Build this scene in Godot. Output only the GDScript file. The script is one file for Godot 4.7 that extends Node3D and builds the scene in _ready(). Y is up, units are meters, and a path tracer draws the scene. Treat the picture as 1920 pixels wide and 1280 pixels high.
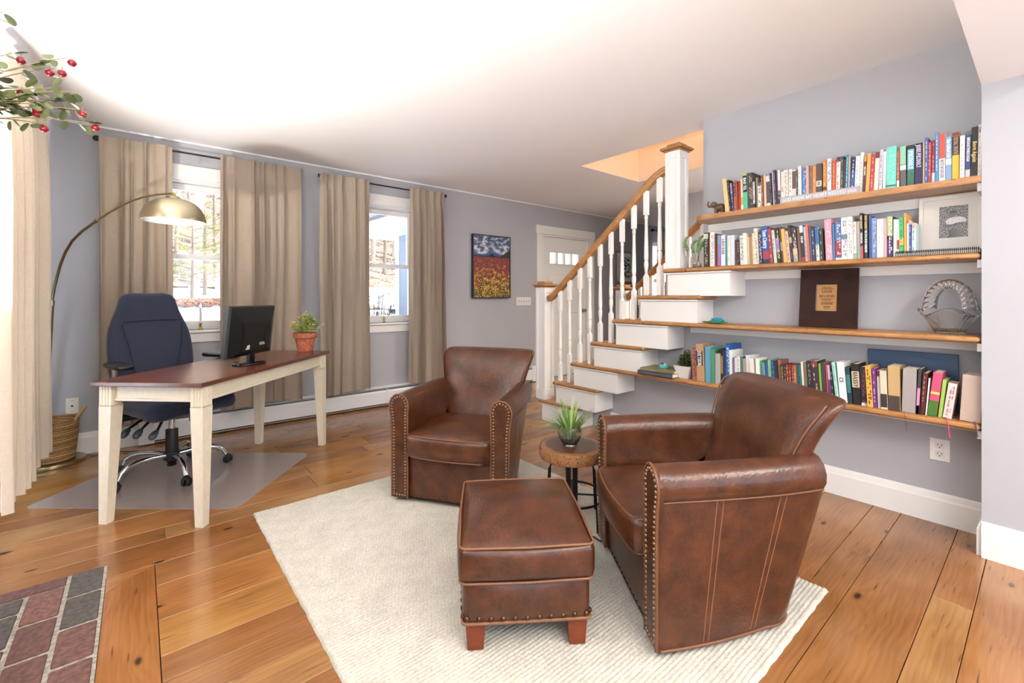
extends Node3D
# A study corner: desk by two curtained windows, two leather armchairs, stairs and bookshelves.
# Axes: +x runs along the window wall towards the front door, -z runs towards the window wall, y is up, metres.

const WZ := -4.58      # room face of the window wall
const SX := 3.16       # room face of the shelf wall
const CEIL := 2.44
const LX := -0.68      # room face of the left wall

class G:
	var v := PackedVector3Array()
	var n := PackedVector3Array()
	var uv := PackedVector2Array()
	var ix := PackedInt32Array()
	var xf := Transform3D()
	func pt(p: Vector3, nm := Vector3.UP, t := Vector2.ZERO) -> int:
		v.append(xf * p)
		n.append((xf.basis * nm).normalized())
		uv.append(t)
		return v.size() - 1
	func tri(a: int, b: int, c: int) -> void:
		var g := (v[b] - v[a]).cross(v[c] - v[a])
		if g.dot(n[a] + n[b] + n[c]) < 0.0:
			ix.append_array([a, b, c])
		else:
			ix.append_array([a, c, b])
	func quad(a: int, b: int, c: int, d: int) -> void:
		tri(a, b, c)
		tri(a, c, d)
	func flat(a: Vector3, b: Vector3, c: Vector3, d: Vector3, nm: Vector3) -> void:
		quad(pt(a, nm, Vector2(0, 1)), pt(b, nm, Vector2(1, 1)), pt(c, nm, Vector2(1, 0)), pt(d, nm, Vector2(0, 0)))
	func box(c: Vector3, s: Vector3, bev := 0.0) -> G:
		var h := s * 0.5
		bev = minf(bev, minf(h.x, minf(h.y, h.z)) * 0.95)
		var id := []
		for k in 8:
			var sg := Vector3(1 if k & 1 else -1, 1 if k & 2 else -1, 1 if k & 4 else -1)
			for ax in 3:
				var p := Vector3(sg.x * (h.x - bev), sg.y * (h.y - bev), sg.z * (h.z - bev))
				p[ax] = sg[ax] * h[ax]
				var nm := Vector3.ZERO
				nm[ax] = sg[ax]
				id.append(pt(c + p, nm))
		for ax in 3:
			var i := 1 << ((ax + 1) % 3)
			var j := 1 << ((ax + 2) % 3)
			for s2 in 2:
				var b0: int = (1 << ax) if s2 else 0
				quad(id[b0 * 3 + ax], id[(b0 | i) * 3 + ax], id[(b0 | i | j) * 3 + ax], id[(b0 | j) * 3 + ax])
			if bev > 0.0:
				var a1: int = (ax + 1) % 3
				var a2: int = (ax + 2) % 3
				for q in 4:
					var c0: int = (i if q & 1 else 0) | (j if q & 2 else 0)
					var c1: int = c0 | (1 << ax)
					quad(id[c0 * 3 + a1], id[c1 * 3 + a1], id[c1 * 3 + a2], id[c0 * 3 + a2])
		if bev > 0.0:
			for k in 8:
				tri(id[k * 3], id[k * 3 + 1], id[k * 3 + 2])
		return self
	# the box between two corners
	func bb(a: Vector3, b: Vector3, bev := 0.0) -> G:
		return box((a + b) * 0.5, (b - a).abs(), bev)
	# smooth normals for all triangles from index "from" on, joined where points coincide
	func smooth(from_ix := 0, from_v := 0) -> void:
		var acc := {}
		for t in range(from_ix, ix.size(), 3):
			var g := -(v[ix[t + 1]] - v[ix[t]]).cross(v[ix[t + 2]] - v[ix[t]])
			for k in 3:
				var key := Vector3i((v[ix[t + k]] * 20000.0).round())
				acc[key] = acc.get(key, Vector3.ZERO) + g
		for k in range(from_v, v.size()):
			var key := Vector3i((v[k] * 20000.0).round())
			var g: Vector3 = acc.get(key, Vector3.UP)
			if g.length_squared() > 1e-24:
				n[k] = g.normalized()
	# surface f(a, b), a and b in 0..1; faces turn outward when flip is false for a right-handed a x b
	func grid(nu: int, nv: int, f: Callable, flip := false, weld := true) -> G:
		var s := v.size()
		var si := ix.size()
		for j in nv + 1:
			for i in nu + 1:
				var t := Vector2(float(i) / nu, float(j) / nv)
				v.append(xf * (f.call(t.x, t.y) as Vector3))
				n.append(Vector3.ZERO)
				uv.append(t)
		for j in nv:
			for i in nu:
				var a := s + j * (nu + 1) + i
				var b := a + 1
				var c := a + nu + 2
				var d := a + nu + 1
				if flip:
					ix.append_array([a, b, c, a, c, d])
				else:
					ix.append_array([a, c, b, a, d, c])
		if weld:
			smooth(si, s)
		else:
			for t in range(si, ix.size(), 3):
				var g := -(v[ix[t + 1]] - v[ix[t]]).cross(v[ix[t + 2]] - v[ix[t]])
				for k in 3:
					n[ix[t + k]] += g
			for k in range(s, v.size()):
				n[k] = n[k].normalized()
		return self
	# turned shape: profile of (radius, height) from the bottom up; a doubled point keeps an edge crisp
	func lathe(pr: Array, seg := 20, at := Vector3.ZERO) -> G:
		grid(seg, pr.size() - 1, func(a: float, b: float) -> Vector3:
			var q: Vector2 = pr[roundi(b * (pr.size() - 1))]
			return at + Vector3(q.x * cos(a * TAU), q.y, -q.x * sin(a * TAU)), false, false)
		# close the normal seam
		var w := seg + 1
		var s := v.size() - w * pr.size()
		for j in pr.size():
			var m := (n[s + j * w] + n[s + j * w + seg]).normalized()
			n[s + j * w] = m
			n[s + j * w + seg] = m
		return self
	# round bar along points; r is a number or one radius for each point
	func tube(pts: Array, r, seg := 10, caps := true) -> G:
		var fr := []
		var up := Vector3.UP
		for k in pts.size():
			var d: Vector3 = (pts[mini(k + 1, pts.size() - 1)] - pts[maxi(k - 1, 0)]).normalized()
			if k == 0 and absf(d.dot(up)) > 0.9:
				up = Vector3.RIGHT
			var sd := d.cross(up).normalized()
			up = sd.cross(d).normalized()
			fr.append([sd, up])
		var m := pts.size() - 1
		grid(seg, m, func(a: float, b: float) -> Vector3:
			var k := roundi(b * m)
			var rr: float = r[k] if r is Array else r
			return pts[k] + (fr[k][0] * cos(a * TAU) + fr[k][1] * sin(a * TAU)) * rr, true)
		if caps:
			for e in 2:
				var k := m if e else 0
				var d: Vector3 = (pts[m] - pts[m - 1]).normalized() if e else (pts[0] - pts[1]).normalized()
				var rr: float = r[k] if r is Array else r
				var c0 := pt(pts[k], d)
				var ring := []
				for i in seg:
					var a := TAU * i / seg
					ring.append(pt(pts[k] + (fr[k][0] * cos(a) + fr[k][1] * sin(a)) * rr, d))
				for i in seg:
					tri(c0, ring[i], ring[(i + 1) % seg])
		return self
	# polygon in x, y pushed from z0 to z1
	func prism(poly: Array, z0: float, z1: float) -> G:
		var pp := PackedVector2Array(poly)
		var tr := Geometry2D.triangulate_polygon(pp)
		for e in 2:
			var z := z1 if e else z0
			var nm := Vector3(0, 0, 1 if z == maxf(z0, z1) else -1)
			var b := v.size()
			for p in pp:
				pt(Vector3(p.x, p.y, z), nm, p)
			for t in range(0, tr.size(), 3):
				tri(b + tr[t], b + tr[t + 1], b + tr[t + 2])
		var cw := Geometry2D.is_polygon_clockwise(pp)
		for i in pp.size():
			var a := pp[i]
			var c := pp[(i + 1) % pp.size()]
			var d := (c - a).normalized()
			var nm := Vector3(d.y, -d.x, 0) * (-1.0 if cw else 1.0)
			flat(Vector3(a.x, a.y, z0), Vector3(c.x, c.y, z0), Vector3(c.x, c.y, z1), Vector3(a.x, a.y, z1), nm)
		return self
	# soft block: rounded box whose faces bulge by puff
	func cushion(c: Vector3, s: Vector3, r: float, puff := Vector3.ZERO, m := 10, bend = null) -> G:
		var h := s * 0.5
		var si := ix.size()
		var sv := v.size()
		for ax in 3:
			for sg in [-1.0, 1.0]:
				var b := v.size()
				for j in m + 1:
					for i in m + 1:
						var q := Vector3.ZERO
						q[ax] = sg
						q[(ax + 1) % 3] = sin((2.0 * i / m - 1.0) * PI * 0.5) * 0.5 + (2.0 * i / m - 1.0) * 0.5
						q[(ax + 2) % 3] = sin((2.0 * j / m - 1.0) * PI * 0.5) * 0.5 + (2.0 * j / m - 1.0) * 0.5
						var p := q * h
						var core := p.clamp(-(h - Vector3.ONE * r), h - Vector3.ONE * r)
						p = core + (p - core).normalized() * r if p != core else p
						for k in 3:
							var w := 1.0
							for l in 3:
								if l != k:
									w *= 1.0 - q[l] * q[l]
							p[k] += puff[k] * w * signf(q[k]) * absf(q[k])
						if bend != null:
							p = bend.call(p, q)
						pt(c + p, q)
				for j in m:
					for i in m:
						quad(b + j * (m + 1) + i, b + j * (m + 1) + i + 1, b + (j + 1) * (m + 1) + i + 1, b + (j + 1) * (m + 1) + i)
		smooth(si, sv)
		return self
	func mesh() -> ArrayMesh:
		var a := []
		a.resize(Mesh.ARRAY_MAX)
		a[Mesh.ARRAY_VERTEX] = v
		a[Mesh.ARRAY_NORMAL] = n
		a[Mesh.ARRAY_TEX_UV] = uv
		a[Mesh.ARRAY_INDEX] = ix
		var m := ArrayMesh.new()
		m.add_surface_from_arrays(Mesh.PRIMITIVE_TRIANGLES, a)
		return m

var taken := {}
var M := {}
var font: SystemFont
var font_thin: SystemFont
var rng := RandomNumberGenerator.new()

func numbered(called: String, parent: Node) -> String:
	var key := str(parent.get_instance_id()) + called
	var k: int = taken.get(key, -1) + 1
	taken[key] = k
	return called if k == 0 else "%s_%03d" % [called, k]

func put(o: Node3D, called: String, parent: Node) -> Node3D:
	o.name = numbered(called, parent)
	parent.add_child(o, true)
	return o

# one named mesh
func part(called: String, g, m: Material, parent: Node = self) -> MeshInstance3D:
	var o := MeshInstance3D.new()
	o.mesh = g.mesh() if g is G else g
	o.material_override = m
	o.cast_shadow = GeometryInstance3D.SHADOW_CASTING_SETTING_ON
	put(o, called, parent)
	return o

func tag(o: Node, label: String, category: String, group := "") -> Node:
	o.set_meta("label", label)
	o.set_meta("category", category)
	if group != "":
		o.set_meta("group", group)
	return o

func thing(called: String, label: String, category: String, at := Vector3.ZERO, turn := 0.0, group := "") -> Node3D:
	var o := Node3D.new()
	put(o, called, self)
	o.position = at
	o.rotation.y = turn
	tag(o, label, category, group)
	return o

func struct(called: String, g = null, m: Material = null, label := "") -> Node3D:
	var o: Node3D
	if g == null:
		o = put(Node3D.new(), called, self)
	else:
		o = part(called, g, m)
	o.set_meta("kind", "structure")
	if label != "":
		o.set_meta("label", label)
	return o

func mat(c: Color, rough := 0.6, metal := 0.0, spec := 0.5) -> StandardMaterial3D:
	var m := StandardMaterial3D.new()
	m.albedo_color = c
	m.roughness = rough
	m.metallic = metal
	m.metallic_specular = spec
	return m

func hexmat(hex: String, rough := 0.6, metal := 0.0) -> StandardMaterial3D:
	var key := "%s_%.2f_%.1f" % [hex, rough, metal]
	if not M.has(key):
		M[key] = mat(Color(hex), rough, metal)
	return M[key]

func noise(freq: float, sd: int, oct := 4) -> FastNoiseLite:
	var f := FastNoiseLite.new()
	f.seed = sd
	f.frequency = freq
	f.fractal_octaves = oct
	f.noise_type = FastNoiseLite.TYPE_SIMPLEX_SMOOTH
	return f

# image from a function of the pixel (wrapping by the caller)
func paint(w: int, h: int, f: Callable) -> ImageTexture:
	var d := PackedByteArray()
	d.resize(w * h * 3)
	var k := 0
	for y in h:
		for x in w:
			var c: Color = f.call(x, y)
			d[k] = clampi(int(c.r * 255.0), 0, 255)
			d[k + 1] = clampi(int(c.g * 255.0), 0, 255)
			d[k + 2] = clampi(int(c.b * 255.0), 0, 255)
			k += 3
	return ImageTexture.create_from_image(Image.create_from_data(w, h, false, Image.FORMAT_RGB8, d))

# repeating noise as bytes; sx and sy below 1 stretch it
func nz(freq: float, sd: int, oct: int, w: int, h: int, sx := 1.0, sy := 1.0) -> PackedByteArray:
	var img := noise(freq, sd, oct).get_seamless_image(maxi(8, int(w * sx)), maxi(8, int(h * sy)))
	img.convert(Image.FORMAT_L8)
	img.resize(w, h, Image.INTERPOLATE_CUBIC)
	return img.get_data()

# c varied by two layers of noise
func mottled(c: Color, size: int, a: PackedByteArray, ka: float, b: PackedByteArray, kb: float, other := Color.BLACK, cut := 9.0) -> ImageTexture:
	var d := PackedByteArray()
	d.resize(size * size * 3)
	for i in size * size:
		var va := a[i] / 255.0 - 0.5
		var t := 255.0 * (1.0 + ka * va + kb * (b[i] / 255.0 - 0.5))
		var q := c if va < cut else other
		d[i * 3] = clampi(int(q.r * t), 0, 255)
		d[i * 3 + 1] = clampi(int(q.g * t), 0, 255)
		d[i * 3 + 2] = clampi(int(q.b * t), 0, 255)
	return ImageTexture.create_from_image(Image.create_from_data(size, size, false, Image.FORMAT_RGB8, d))

func wood_tex(dark: Color, mid: Color, light: Color, sd: int, knots: int, rings := 5.0, w := 512) -> ImageTexture:
	var h := w / 2
	var k := w / 1024.0
	var n1 := nz(0.0056 / k, sd, 3, w, h, 0.4, 1.0)
	var n2 := nz(0.10 / k, sd + 1, 3, w, h, 0.05, 1.0)
	var n3 := nz(0.065 / k, sd + 2, 2, w, h, 0.09, 1.0)
	var n4 := nz(0.0049 / k, sd + 3, 3, w, h, 0.57, 1.0)
	var r := RandomNumberGenerator.new()
	r.seed = sd
	var warp := PackedFloat32Array()
	warp.resize(w * h)
	var spot := PackedFloat32Array()
	spot.resize(w * h)
	for q in knots:
		var c := Vector2i(r.randi() % w, r.randi() % h)
		var sz := r.randf_range(5, 13) * k
		var reach := int(sz * 6.0)
		for y in range(-reach, reach + 1):
			for x in range(-reach * 2, reach * 2 + 1):
				var dd := x * x * 0.3 + y * y
				var i := posmod(c.y + y, h) * w + posmod(c.x + x, w)
				warp[i] += 14.0 * k * exp(-dd / (sz * sz * 7.0))
				spot[i] += exp(-dd / (sz * sz * 0.45))
	var d := PackedByteArray()
	d.resize(w * h * 3)
	for i in w * h:
		var y := i / w
		var ring := (y + warp[i] * 2.0 + 36.0 * k * (n1[i] / 255.0 - 0.5)) / h * rings * 6.0
		var g := absf(fposmod(ring, 1.0) - 0.5) * 2.0
		var t := 0.55 + 0.27 * (n2[i] / 255.0 - 0.5) - 0.11 * g * g + 0.55 * (n4[i] / 255.0 - 0.5)
		var c := mid.lerp(light, clampf((t - 0.5) * 2.0, 0, 1)) if t > 0.5 else mid.lerp(dark, clampf((0.5 - t) * 1.6, 0, 1))
		var crack := n3[i] / 255.0
		if crack > 0.80:
			c = c.lerp(dark * 0.55, minf((crack - 0.80) * 5.0, 0.7))
		if spot[i] > 0.01:
			c = c.lerp(dark * 0.35, minf(spot[i] * 1.2, 0.85))
		d[i * 3] = clampi(int(c.r * 255.0), 0, 255)
		d[i * 3 + 1] = clampi(int(c.g * 255.0), 0, 255)
		d[i * 3 + 2] = clampi(int(c.b * 255.0), 0, 255)
	return ImageTexture.create_from_image(Image.create_from_data(w, h, false, Image.FORMAT_RGB8, d))

func textured(tex: Texture2D, rough: float, scale: Vector3, world := false, tint := Color.WHITE, off := Vector3.ZERO) -> StandardMaterial3D:
	var m := mat(tint, rough)
	m.albedo_texture = tex
	m.uv1_triplanar = true
	m.uv1_world_triplanar = world
	m.uv1_scale = scale
	m.uv1_offset = off
	m.uv1_triplanar_sharpness = 8.0
	return m

func bump(m: StandardMaterial3D, tex: Texture2D, amount: float) -> void:
	m.normal_enabled = true
	m.normal_texture = tex
	m.normal_scale = amount

func glass(alpha := 0.06) -> StandardMaterial3D:
	var m := mat(Color(0.93, 0.96, 0.97, alpha), 0.02)
	m.transparency = BaseMaterial3D.TRANSPARENCY_ALPHA
	return m

# lettering: reads along "right", letters stand along "up"
func letters(text: String, size: float, at: Vector3, right: Vector3, up: Vector3, m: Material, parent: Node, called := "lettering", widest := 0.0, bold := true) -> void:
	var t := TextMesh.new()
	t.text = text
	t.font = font if bold else font_thin
	t.font_size = 24
	t.pixel_size = size / 18.0
	t.depth = 0.0008
	t.curve_step = 2.5
	var o := part(called, t, m, parent)
	var sx := 1.0
	var wide := t.get_aabb().size.x
	if widest > 0.0 and wide > widest:
		sx = widest / wide
	o.transform = Transform3D(Basis(right * sx, up, right.cross(up)), at)

const BOOKS := {
	"top": [1.706, 2.935, [
		[-1.357, 0.027, 0.223, -0.103, "e3cf8a", {}, "pale yellow book starting the row on the top shelf, next to black-yellow"],
		[-1.329, 0.011, 0.209, -0.081, "2a2418", {"p":"d8c850"}, "slim black-yellow book on the top shelf between pale yellow and violet ones"],
		[-1.317, 0.014, 0.187, -0.075, "4b3c8c", {"b":[[0.62,1,"8d83c4"]],"p":"ffffff"}, "violet book on the top shelf between black-yellow and orange ones"],
		[-1.3024, 0.0144, 0.195, -0.046, "c8622c", {"b":[[0.5,0.95,"4a3428"]],"p":"e0c8a0"}, "orange book on the top shelf between violet and rust ones"],
		[-1.287, 0.012, 0.191, -0.031, "b5482a", {}, "rust book on the top shelf between orange and red ones"],
		[-1.2744, 0.0134, 0.188, -0.011, "a8231f", {}, "red book on the top shelf between rust and cream ones"],
		[-1.259, 0.015, 0.198, -0.02, "ead9b0", {"b":[[0,0.16,"f2f0ea"],[0.18,0.42,"e0b030"]]}, "cream book on the top shelf between red and green-black ones"],
		[-1.243, 0.026, 0.229, -0.023, "4fbf90", {"b":[[0.48,0.94,"1c1c1e"],[0.94,1,"c8b83c"]],"t":["BAD TIL",0.5,0.92,"f4f4f0"]}, "green-black book on the top shelf between cream and dark brown ones"],
		[-1.216, 0.029, 0.229, -0.025, "4a3d3a", {"b":[[0.35,0.6,"7c4a48"]],"p":"b8a898"}, "thick dark brown book on the top shelf between green-black and black-white ones"],
		[-1.185, 0.013, 0.208, -0.024, "2c2a28", {"b":[[0.14,0.8,"d8d6d0"]],"p":"2c2a28"}, "black-white book on the top shelf between dark brown and olive ones"],
		[-1.17, 0.013, 0.192, -0.026, "8a8a70", {}, "olive book on the top shelf between black-white and cream ones"],
		[-1.1564, 0.0204, 0.156, -0.028, "efe6d6", {"b":[[0.88,1,"4a5a60"]],"p":"5a5048"}, "cream book on the top shelf between olive and rust brown ones"],
		[-1.135, 0.011, 0.198, -0.032, "8c3f22", {"p":"e0c0a0"}, "slim rust brown book on the top shelf between cream and tan ones"],
		[-1.1234, 0.0134, 0.197, -0.03, "e8c9a0", {}, "tan book on the top shelf between rust brown and grey ones"],
		[-1.108, 0.022, 0.19, -0.039, "5a4f58", {"b":[[0,0.12,"efeeea"],[0.8,1,"e6e4e2"]]}, "grey book on the top shelf between tan and dark green ones"],
		[-1.084, 0.01, 0.2, -0.048, "22302c", {"p":"b0b8b0"}, "slim dark green book on the top shelf between grey and white ones"],
		[-1.073, 0.007, 0.202, -0.045, "d8d4d8", {}, "slim white book on the top shelf between dark green and purple ones"],
		[-1.065, 0.013, 0.215, -0.047, "5c3a66", {"p":"c8b0d0"}, "purple book on the top shelf between white and slate ones"],
		[-1.051, 0.01, 0.207, -0.034, "4c4550", {}, "slim slate book on the top shelf between purple and white-black ones"],
		[-1.0404, 0.0124, 0.208, -0.029, "e9e7e6", {"b":[[0,0.42,"2a2a30"]],"p":"e8e8e8"}, "white-black book on the top shelf between slate and white ones"],
		[-1.027, 0.015, 0.195, -0.01, "efece4", {"t":["LOVE",0.3,0.62,"c0392b"]}, "white book on the top shelf between white-black and cream ones"],
		[-1.011, 0.021, 0.201, -0.01, "ece6da", {"p":"a8a098"}, "cream book on the top shelf between white and white ones"],
		[-0.989, 0.019, 0.202, 0.0, "f2efe6", {"p":"8a8278"}, "white book on the top shelf between cream and white-brown ones"],
		[-0.969, 0.02, 0.195, -0.003, "d9d3d2", {"b":[[0.42,0.95,"6b4844"]]}, "white-brown book on the top shelf between white and dark green ones"],
		[-0.948, 0.009, 0.186, -0.005, "3f4d46", {"p":"b8c0b0"}, "slim dark green book on the top shelf between white-brown and white ones"],
		[-0.937, 0.017, 0.207, -0.01, "f1eeea", {"p":"b0a8a0"}, "white book on the top shelf between dark green and blue ones"],
		[-0.918, 0.021, 0.19, 0.0, "4b7fc8", {"p":"b8d0f0"}, "blue book on the top shelf between white and pink ones"],
		[-0.896, 0.013, 0.201, -0.005, "dba89a", {}, "pink book on the top shelf between blue and brown ones"],
		[-0.882, 0.016, 0.197, 0.0, "9a7560", {"p":"6a4a3a"}, "brown book on the top shelf between pink and orange ones"],
		[-0.865, 0.017, 0.195, 0.0, "d98b4a", {"b":[[0,0.15,"d0483c"]],"p":"f0c890"}, "orange book on the top shelf between brown and dark brown ones"],
		[-0.847, 0.027, 0.2, -0.005, "5b4540", {"b":[[0.36,0.52,"e6dcc8"]],"t":["M",0.37,0.51,"3a2a26"]}, "dark brown book on the top shelf between orange and orange ones"],
		[-0.818, 0.018, 0.218, 0.0, "d38437", {"b":[[0.22,0.3,"5a3a20"]],"p":"f4d8a8"}, "orange book on the top shelf between dark brown and white ones"],
		[-0.798, 0.02, 0.219, 0.0, "f3f2f1", {"p":"707890"}, "white book on the top shelf between orange and red ones"],
		[-0.776, 0.018, 0.202, 0.01, "d9502c", {"p":"f0b080"}, "red book on the top shelf between white and cream-maroon ones"],
		[-0.7574, 0.0194, 0.217, 0.018, "ded6c8", {"b":[[0.88,1,"5c2434"]],"p":"7a7068"}, "cream-maroon book on the top shelf between red and charcoal ones"],
		[-0.737, 0.014, 0.217, 0.014, "423c3c", {"p":"c0b8b8"}, "charcoal book on the top shelf between cream-maroon and plum ones"],
		[-0.7224, 0.0074, 0.198, 0.015, "5b4248", {}, "slim plum book on the top shelf between charcoal and teal ones"],
		[-0.714, 0.012, 0.218, 0.028, "2b94a8", {"p":"c8e8f0"}, "teal book on the top shelf between plum and mauve grey ones"],
		[-0.701, 0.007, 0.214, 0.025, "b8a8a4", {}, "slim mauve grey book on the top shelf between teal and navy ones"],
		[-0.693, 0.019, 0.201, 0.04, "23335c", {"b":[[0.1,0.62,"3a64b0"]],"p":"d0e0f8"}, "navy book on the top shelf between mauve grey and white ones"],
		[-0.673, 0.018, 0.2, 0.037, "eceae6", {"b":[[0.0,0.2,"c8dce8"]],"p":"909898"}, "white book on the top shelf between navy and white ones"],
		[-0.654, 0.014, 0.217, 0.034, "f0ece6", {"p":"b8b0a8"}, "white book on the top shelf between white and brown ones"],
		[-0.6394, 0.0124, 0.192, 0.047, "5d3428", {"b":[[0.85,1,"e08a2c"]],"t":["THE HOPE",0.4,0.8,"f4ece0"]}, "brown book on the top shelf between white and orange ones"],
		[-0.626, 0.015, 0.202, 0.05, "efa850", {}, "orange book on the top shelf between brown and red ones"],
		[-0.61, 0.018, 0.192, 0.047, "cf3f46", {"p":"f0c0b8"}, "red book on the top shelf between orange and cream-maroon ones"],
		[-0.591, 0.018, 0.201, 0.044, "e0d8c6", {"b":[[0.84,1,"7c3034"]]}, "cream-maroon book on the top shelf between red and lilac white ones"],
		[-0.571, 0.014, 0.21, 0.036, "d2cfdc", {"p":"888098"}, "lilac white book on the top shelf between cream-maroon and white ones"],
		[-0.554, 0.011, 0.196, 0.023, "f2f0ec", {}, "slim white book on the top shelf between lilac white and turquoise ones"],
		[-0.541, 0.039, 0.216, 0.015, "66d6c0", {"b":[[0.06,0.1,"3a5a68"]],"p":"8ee4d2"}, "thick turquoise book on the top shelf between white and brick red ones"],
		[-0.5, 0.011, 0.194, 0.007, "b5583c", {"b":[[0,0.2,"e8e0d8"]],"p":"e8b898"}, "slim brick red book on the top shelf between turquoise and green-grey ones"],
		[-0.486, 0.024, 0.207, -0.006, "5c605e", {"b":[[0.55,1,"8fcaa6"],[0.42,0.54,"e8eeea"]]}, "green-grey book on the top shelf between brick red and blue-green ones"],
		[-0.459, 0.026, 0.204, 0.005, "2f6d52", {"b":[[0.4,0.9,"6fb7cf"],[0.9,1,"20242c"]],"t":["PICOULT",0.42,0.86,"eef6f8"]}, "blue-green book on the top shelf between green-grey and deep purple ones"],
		[-0.431, 0.028, 0.208, 0.0, "33285c", {"t":["JODI PICOULT",0.42,0.96,"e8e4f4"]}, "deep purple book on the top shelf between blue-green and straw ones"],
		[-0.402, 0.008, 0.204, 0.005, "d9c794", {}, "slim straw book on the top shelf between deep purple and blue violet ones"],
		[-0.3934, 0.0114, 0.222, 0.009, "5060a4", {"p":"d8dcf0"}, "slim blue violet book on the top shelf between straw and crimson ones"],
		[-0.3814, 0.0104, 0.199, 0.01, "b23a4a", {"p":"f0d0d0"}, "slim crimson book on the top shelf between blue violet and dark red ones"],
		[-0.37, 0.012, 0.207, 0.007, "93303a", {"b":[[0,0.24,"bfe0e4"]],"p":"e0b0b0"}, "dark red book on the top shelf between crimson and sky blue ones"],
		[-0.357, 0.012, 0.239, 0.004, "4a90cc", {"p":"d8ecf8"}, "sky blue book on the top shelf between dark red and red-white ones"],
		[-0.344, 0.022, 0.231, 0.0, "f3f1ee", {"b":[[0.48,1,"ef5040"]],"t":["WHITE MOUNTAINS",0.08,0.46,"4a4440"]}, "red-white book on the top shelf between sky blue and light blue ones"],
		[-0.321, 0.021, 0.211, 0.0, "7da4cc", {"b":[[0.36,0.5,"e6ecf0"]],"t":["The Gifted Life",0.52,0.94,"eef4fa"]}, "light blue book on the top shelf between red-white and maroon-yellow ones"],
		[-0.299, 0.024, 0.222, 0.005, "f2c02c", {"b":[[0.52,0.92,"2b2a40"],[0.92,1,"8a2f38"]],"t":["TOTAL TRUTH",0.54,0.9,"b8946a"]}, "maroon-yellow book on the top shelf between light blue and white ones"],
		[-0.273, 0.016, 0.2, 0.01, "efe9e6", {"p":"b0a8a8"}, "white book on the top shelf between maroon-yellow and blue ones"],
		[-0.256, 0.017, 0.199, 0.02, "2c4c84", {"b":[[0,0.2,"d8d4ce"]],"t":["BREAKTHROUGH",0.34,0.98,"f0f4fa"]}, "blue book on the top shelf between white and black ones"],
		[-0.238, 0.022, 0.231, 0.017, "262220", {"t":["Born Again",0.26,0.76,"ecd27a"]}, "black book on the top shelf between blue and white ones"],
		[-0.2154, 0.0114, 0.235, 0.016, "f4f2f0", {"t":["Grow",0.82,0.98,"2a2a2c"],"p":"e0a080"}, "slim white book on the top shelf between black and blue-green ones"],
		[-0.203, 0.006, 0.235, 0.014, "2f6cc0", {"b":[[0,0.45,"4a7a5c"]],"p":"d8e8f4"}, "slim blue-green book ending the row on the top shelf, next to white"],
	]],
	"second": [1.36, 2.935, [
		[-1.5, 0.032, 0.229, -0.009, "2f2d2a", {"b":[[0.82,0.97,"dcd8d0"]],"p":"b0a898"}, "thick black book starting the row on the second shelf down, next to orange"],
		[-1.4674, 0.0114, 0.217, -0.005, "d59a45", {}, "slim orange book on the second shelf down between black and white ones"],
		[-1.455, 0.029, 0.227, -0.008, "efeeee", {"p":"a0a0a8"}, "thick white book on the second shelf down between orange and maroon ones"],
		[-1.425, 0.011, 0.217, -0.011, "6b3a2e", {}, "slim maroon book on the second shelf down between white and brown ones"],
		[-1.4134, 0.0094, 0.208, 0.0, "9a5a4a", {}, "slim brown book on the second shelf down between maroon and lilac ones"],
		[-1.403, 0.014, 0.203, -0.003, "8f7fc0", {"b":[[0.7,1,"58b0cc"],[0,0.3,"b06ab0"]]}, "lilac book on the second shelf down between brown and white ones"],
		[-1.3884, 0.0284, 0.203, -0.004, "eef0f0", {"t":["LEVI DAR",0.3,0.95,"1c1c20"]}, "thick white book on the second shelf down between lilac and teal ones"],
		[-1.359, 0.016, 0.198, -0.007, "1f9aaa", {}, "teal book on the second shelf down between white and cream ones"],
		[-1.3424, 0.0184, 0.195, -0.008, "efe2cf", {"p":"e0a888"}, "cream book on the second shelf down between teal and pale blue ones"],
		[-1.323, 0.024, 0.196, -0.011, "d3deea", {}, "pale blue book on the second shelf down between cream and brown ones"],
		[-1.298, 0.017, 0.164, -0.015, "5c2f28", {}, "brown book on the second shelf down between pale blue and dark maroon ones"],
		[-1.28, 0.013, 0.159, -0.019, "3a2228", {"p":"d8c8b8"}, "dark maroon book on the second shelf down between brown and white ones"],
		[-1.265, 0.023, 0.188, -0.03, "efefee", {"p":"888890"}, "white book on the second shelf down between dark maroon and cream ones"],
		[-1.2414, 0.0224, 0.2, -0.031, "efe8d4", {}, "cream book on the second shelf down between white and beige ones"],
		[-1.218, 0.009, 0.177, -0.035, "d0c8b8", {}, "slim beige book on the second shelf down between cream and olive tan ones"],
		[-1.208, 0.019, 0.179, -0.039, "b08c4a", {}, "olive tan book on the second shelf down between beige and cream ones"],
		[-1.1884, 0.0144, 0.195, -0.04, "f2ead6", {"p":"b8a890"}, "cream book on the second shelf down between olive tan and ivory ones"],
		[-1.173, 0.02, 0.222, -0.043, "efe4c8", {"p":"9a8868"}, "ivory book on the second shelf down between cream and navy ones"],
		[-1.152, 0.02, 0.198, -0.046, "28385c", {"p":"b8c4d8"}, "navy book on the second shelf down between ivory and blue ones"],
		[-1.127, 0.038, 0.224, -0.069, "1f5aa8", {"b":[[0.12,0.35,"b0344c"],[0,0.12,"22304c"]],"t":["Tom Clancy",0.42,0.92,"f4f6fa"]}, "thick blue book on the second shelf down between navy and red ones"],
		[-1.087, 0.018, 0.213, -0.076, "b0404c", {"p":"f0d8d0"}, "red book on the second shelf down between blue and pale green ones"],
		[-1.065, 0.016, 0.201, -0.085, "c8d8c0", {"p":"5a7a58"}, "pale green book on the second shelf down between red and black ones"],
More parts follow.
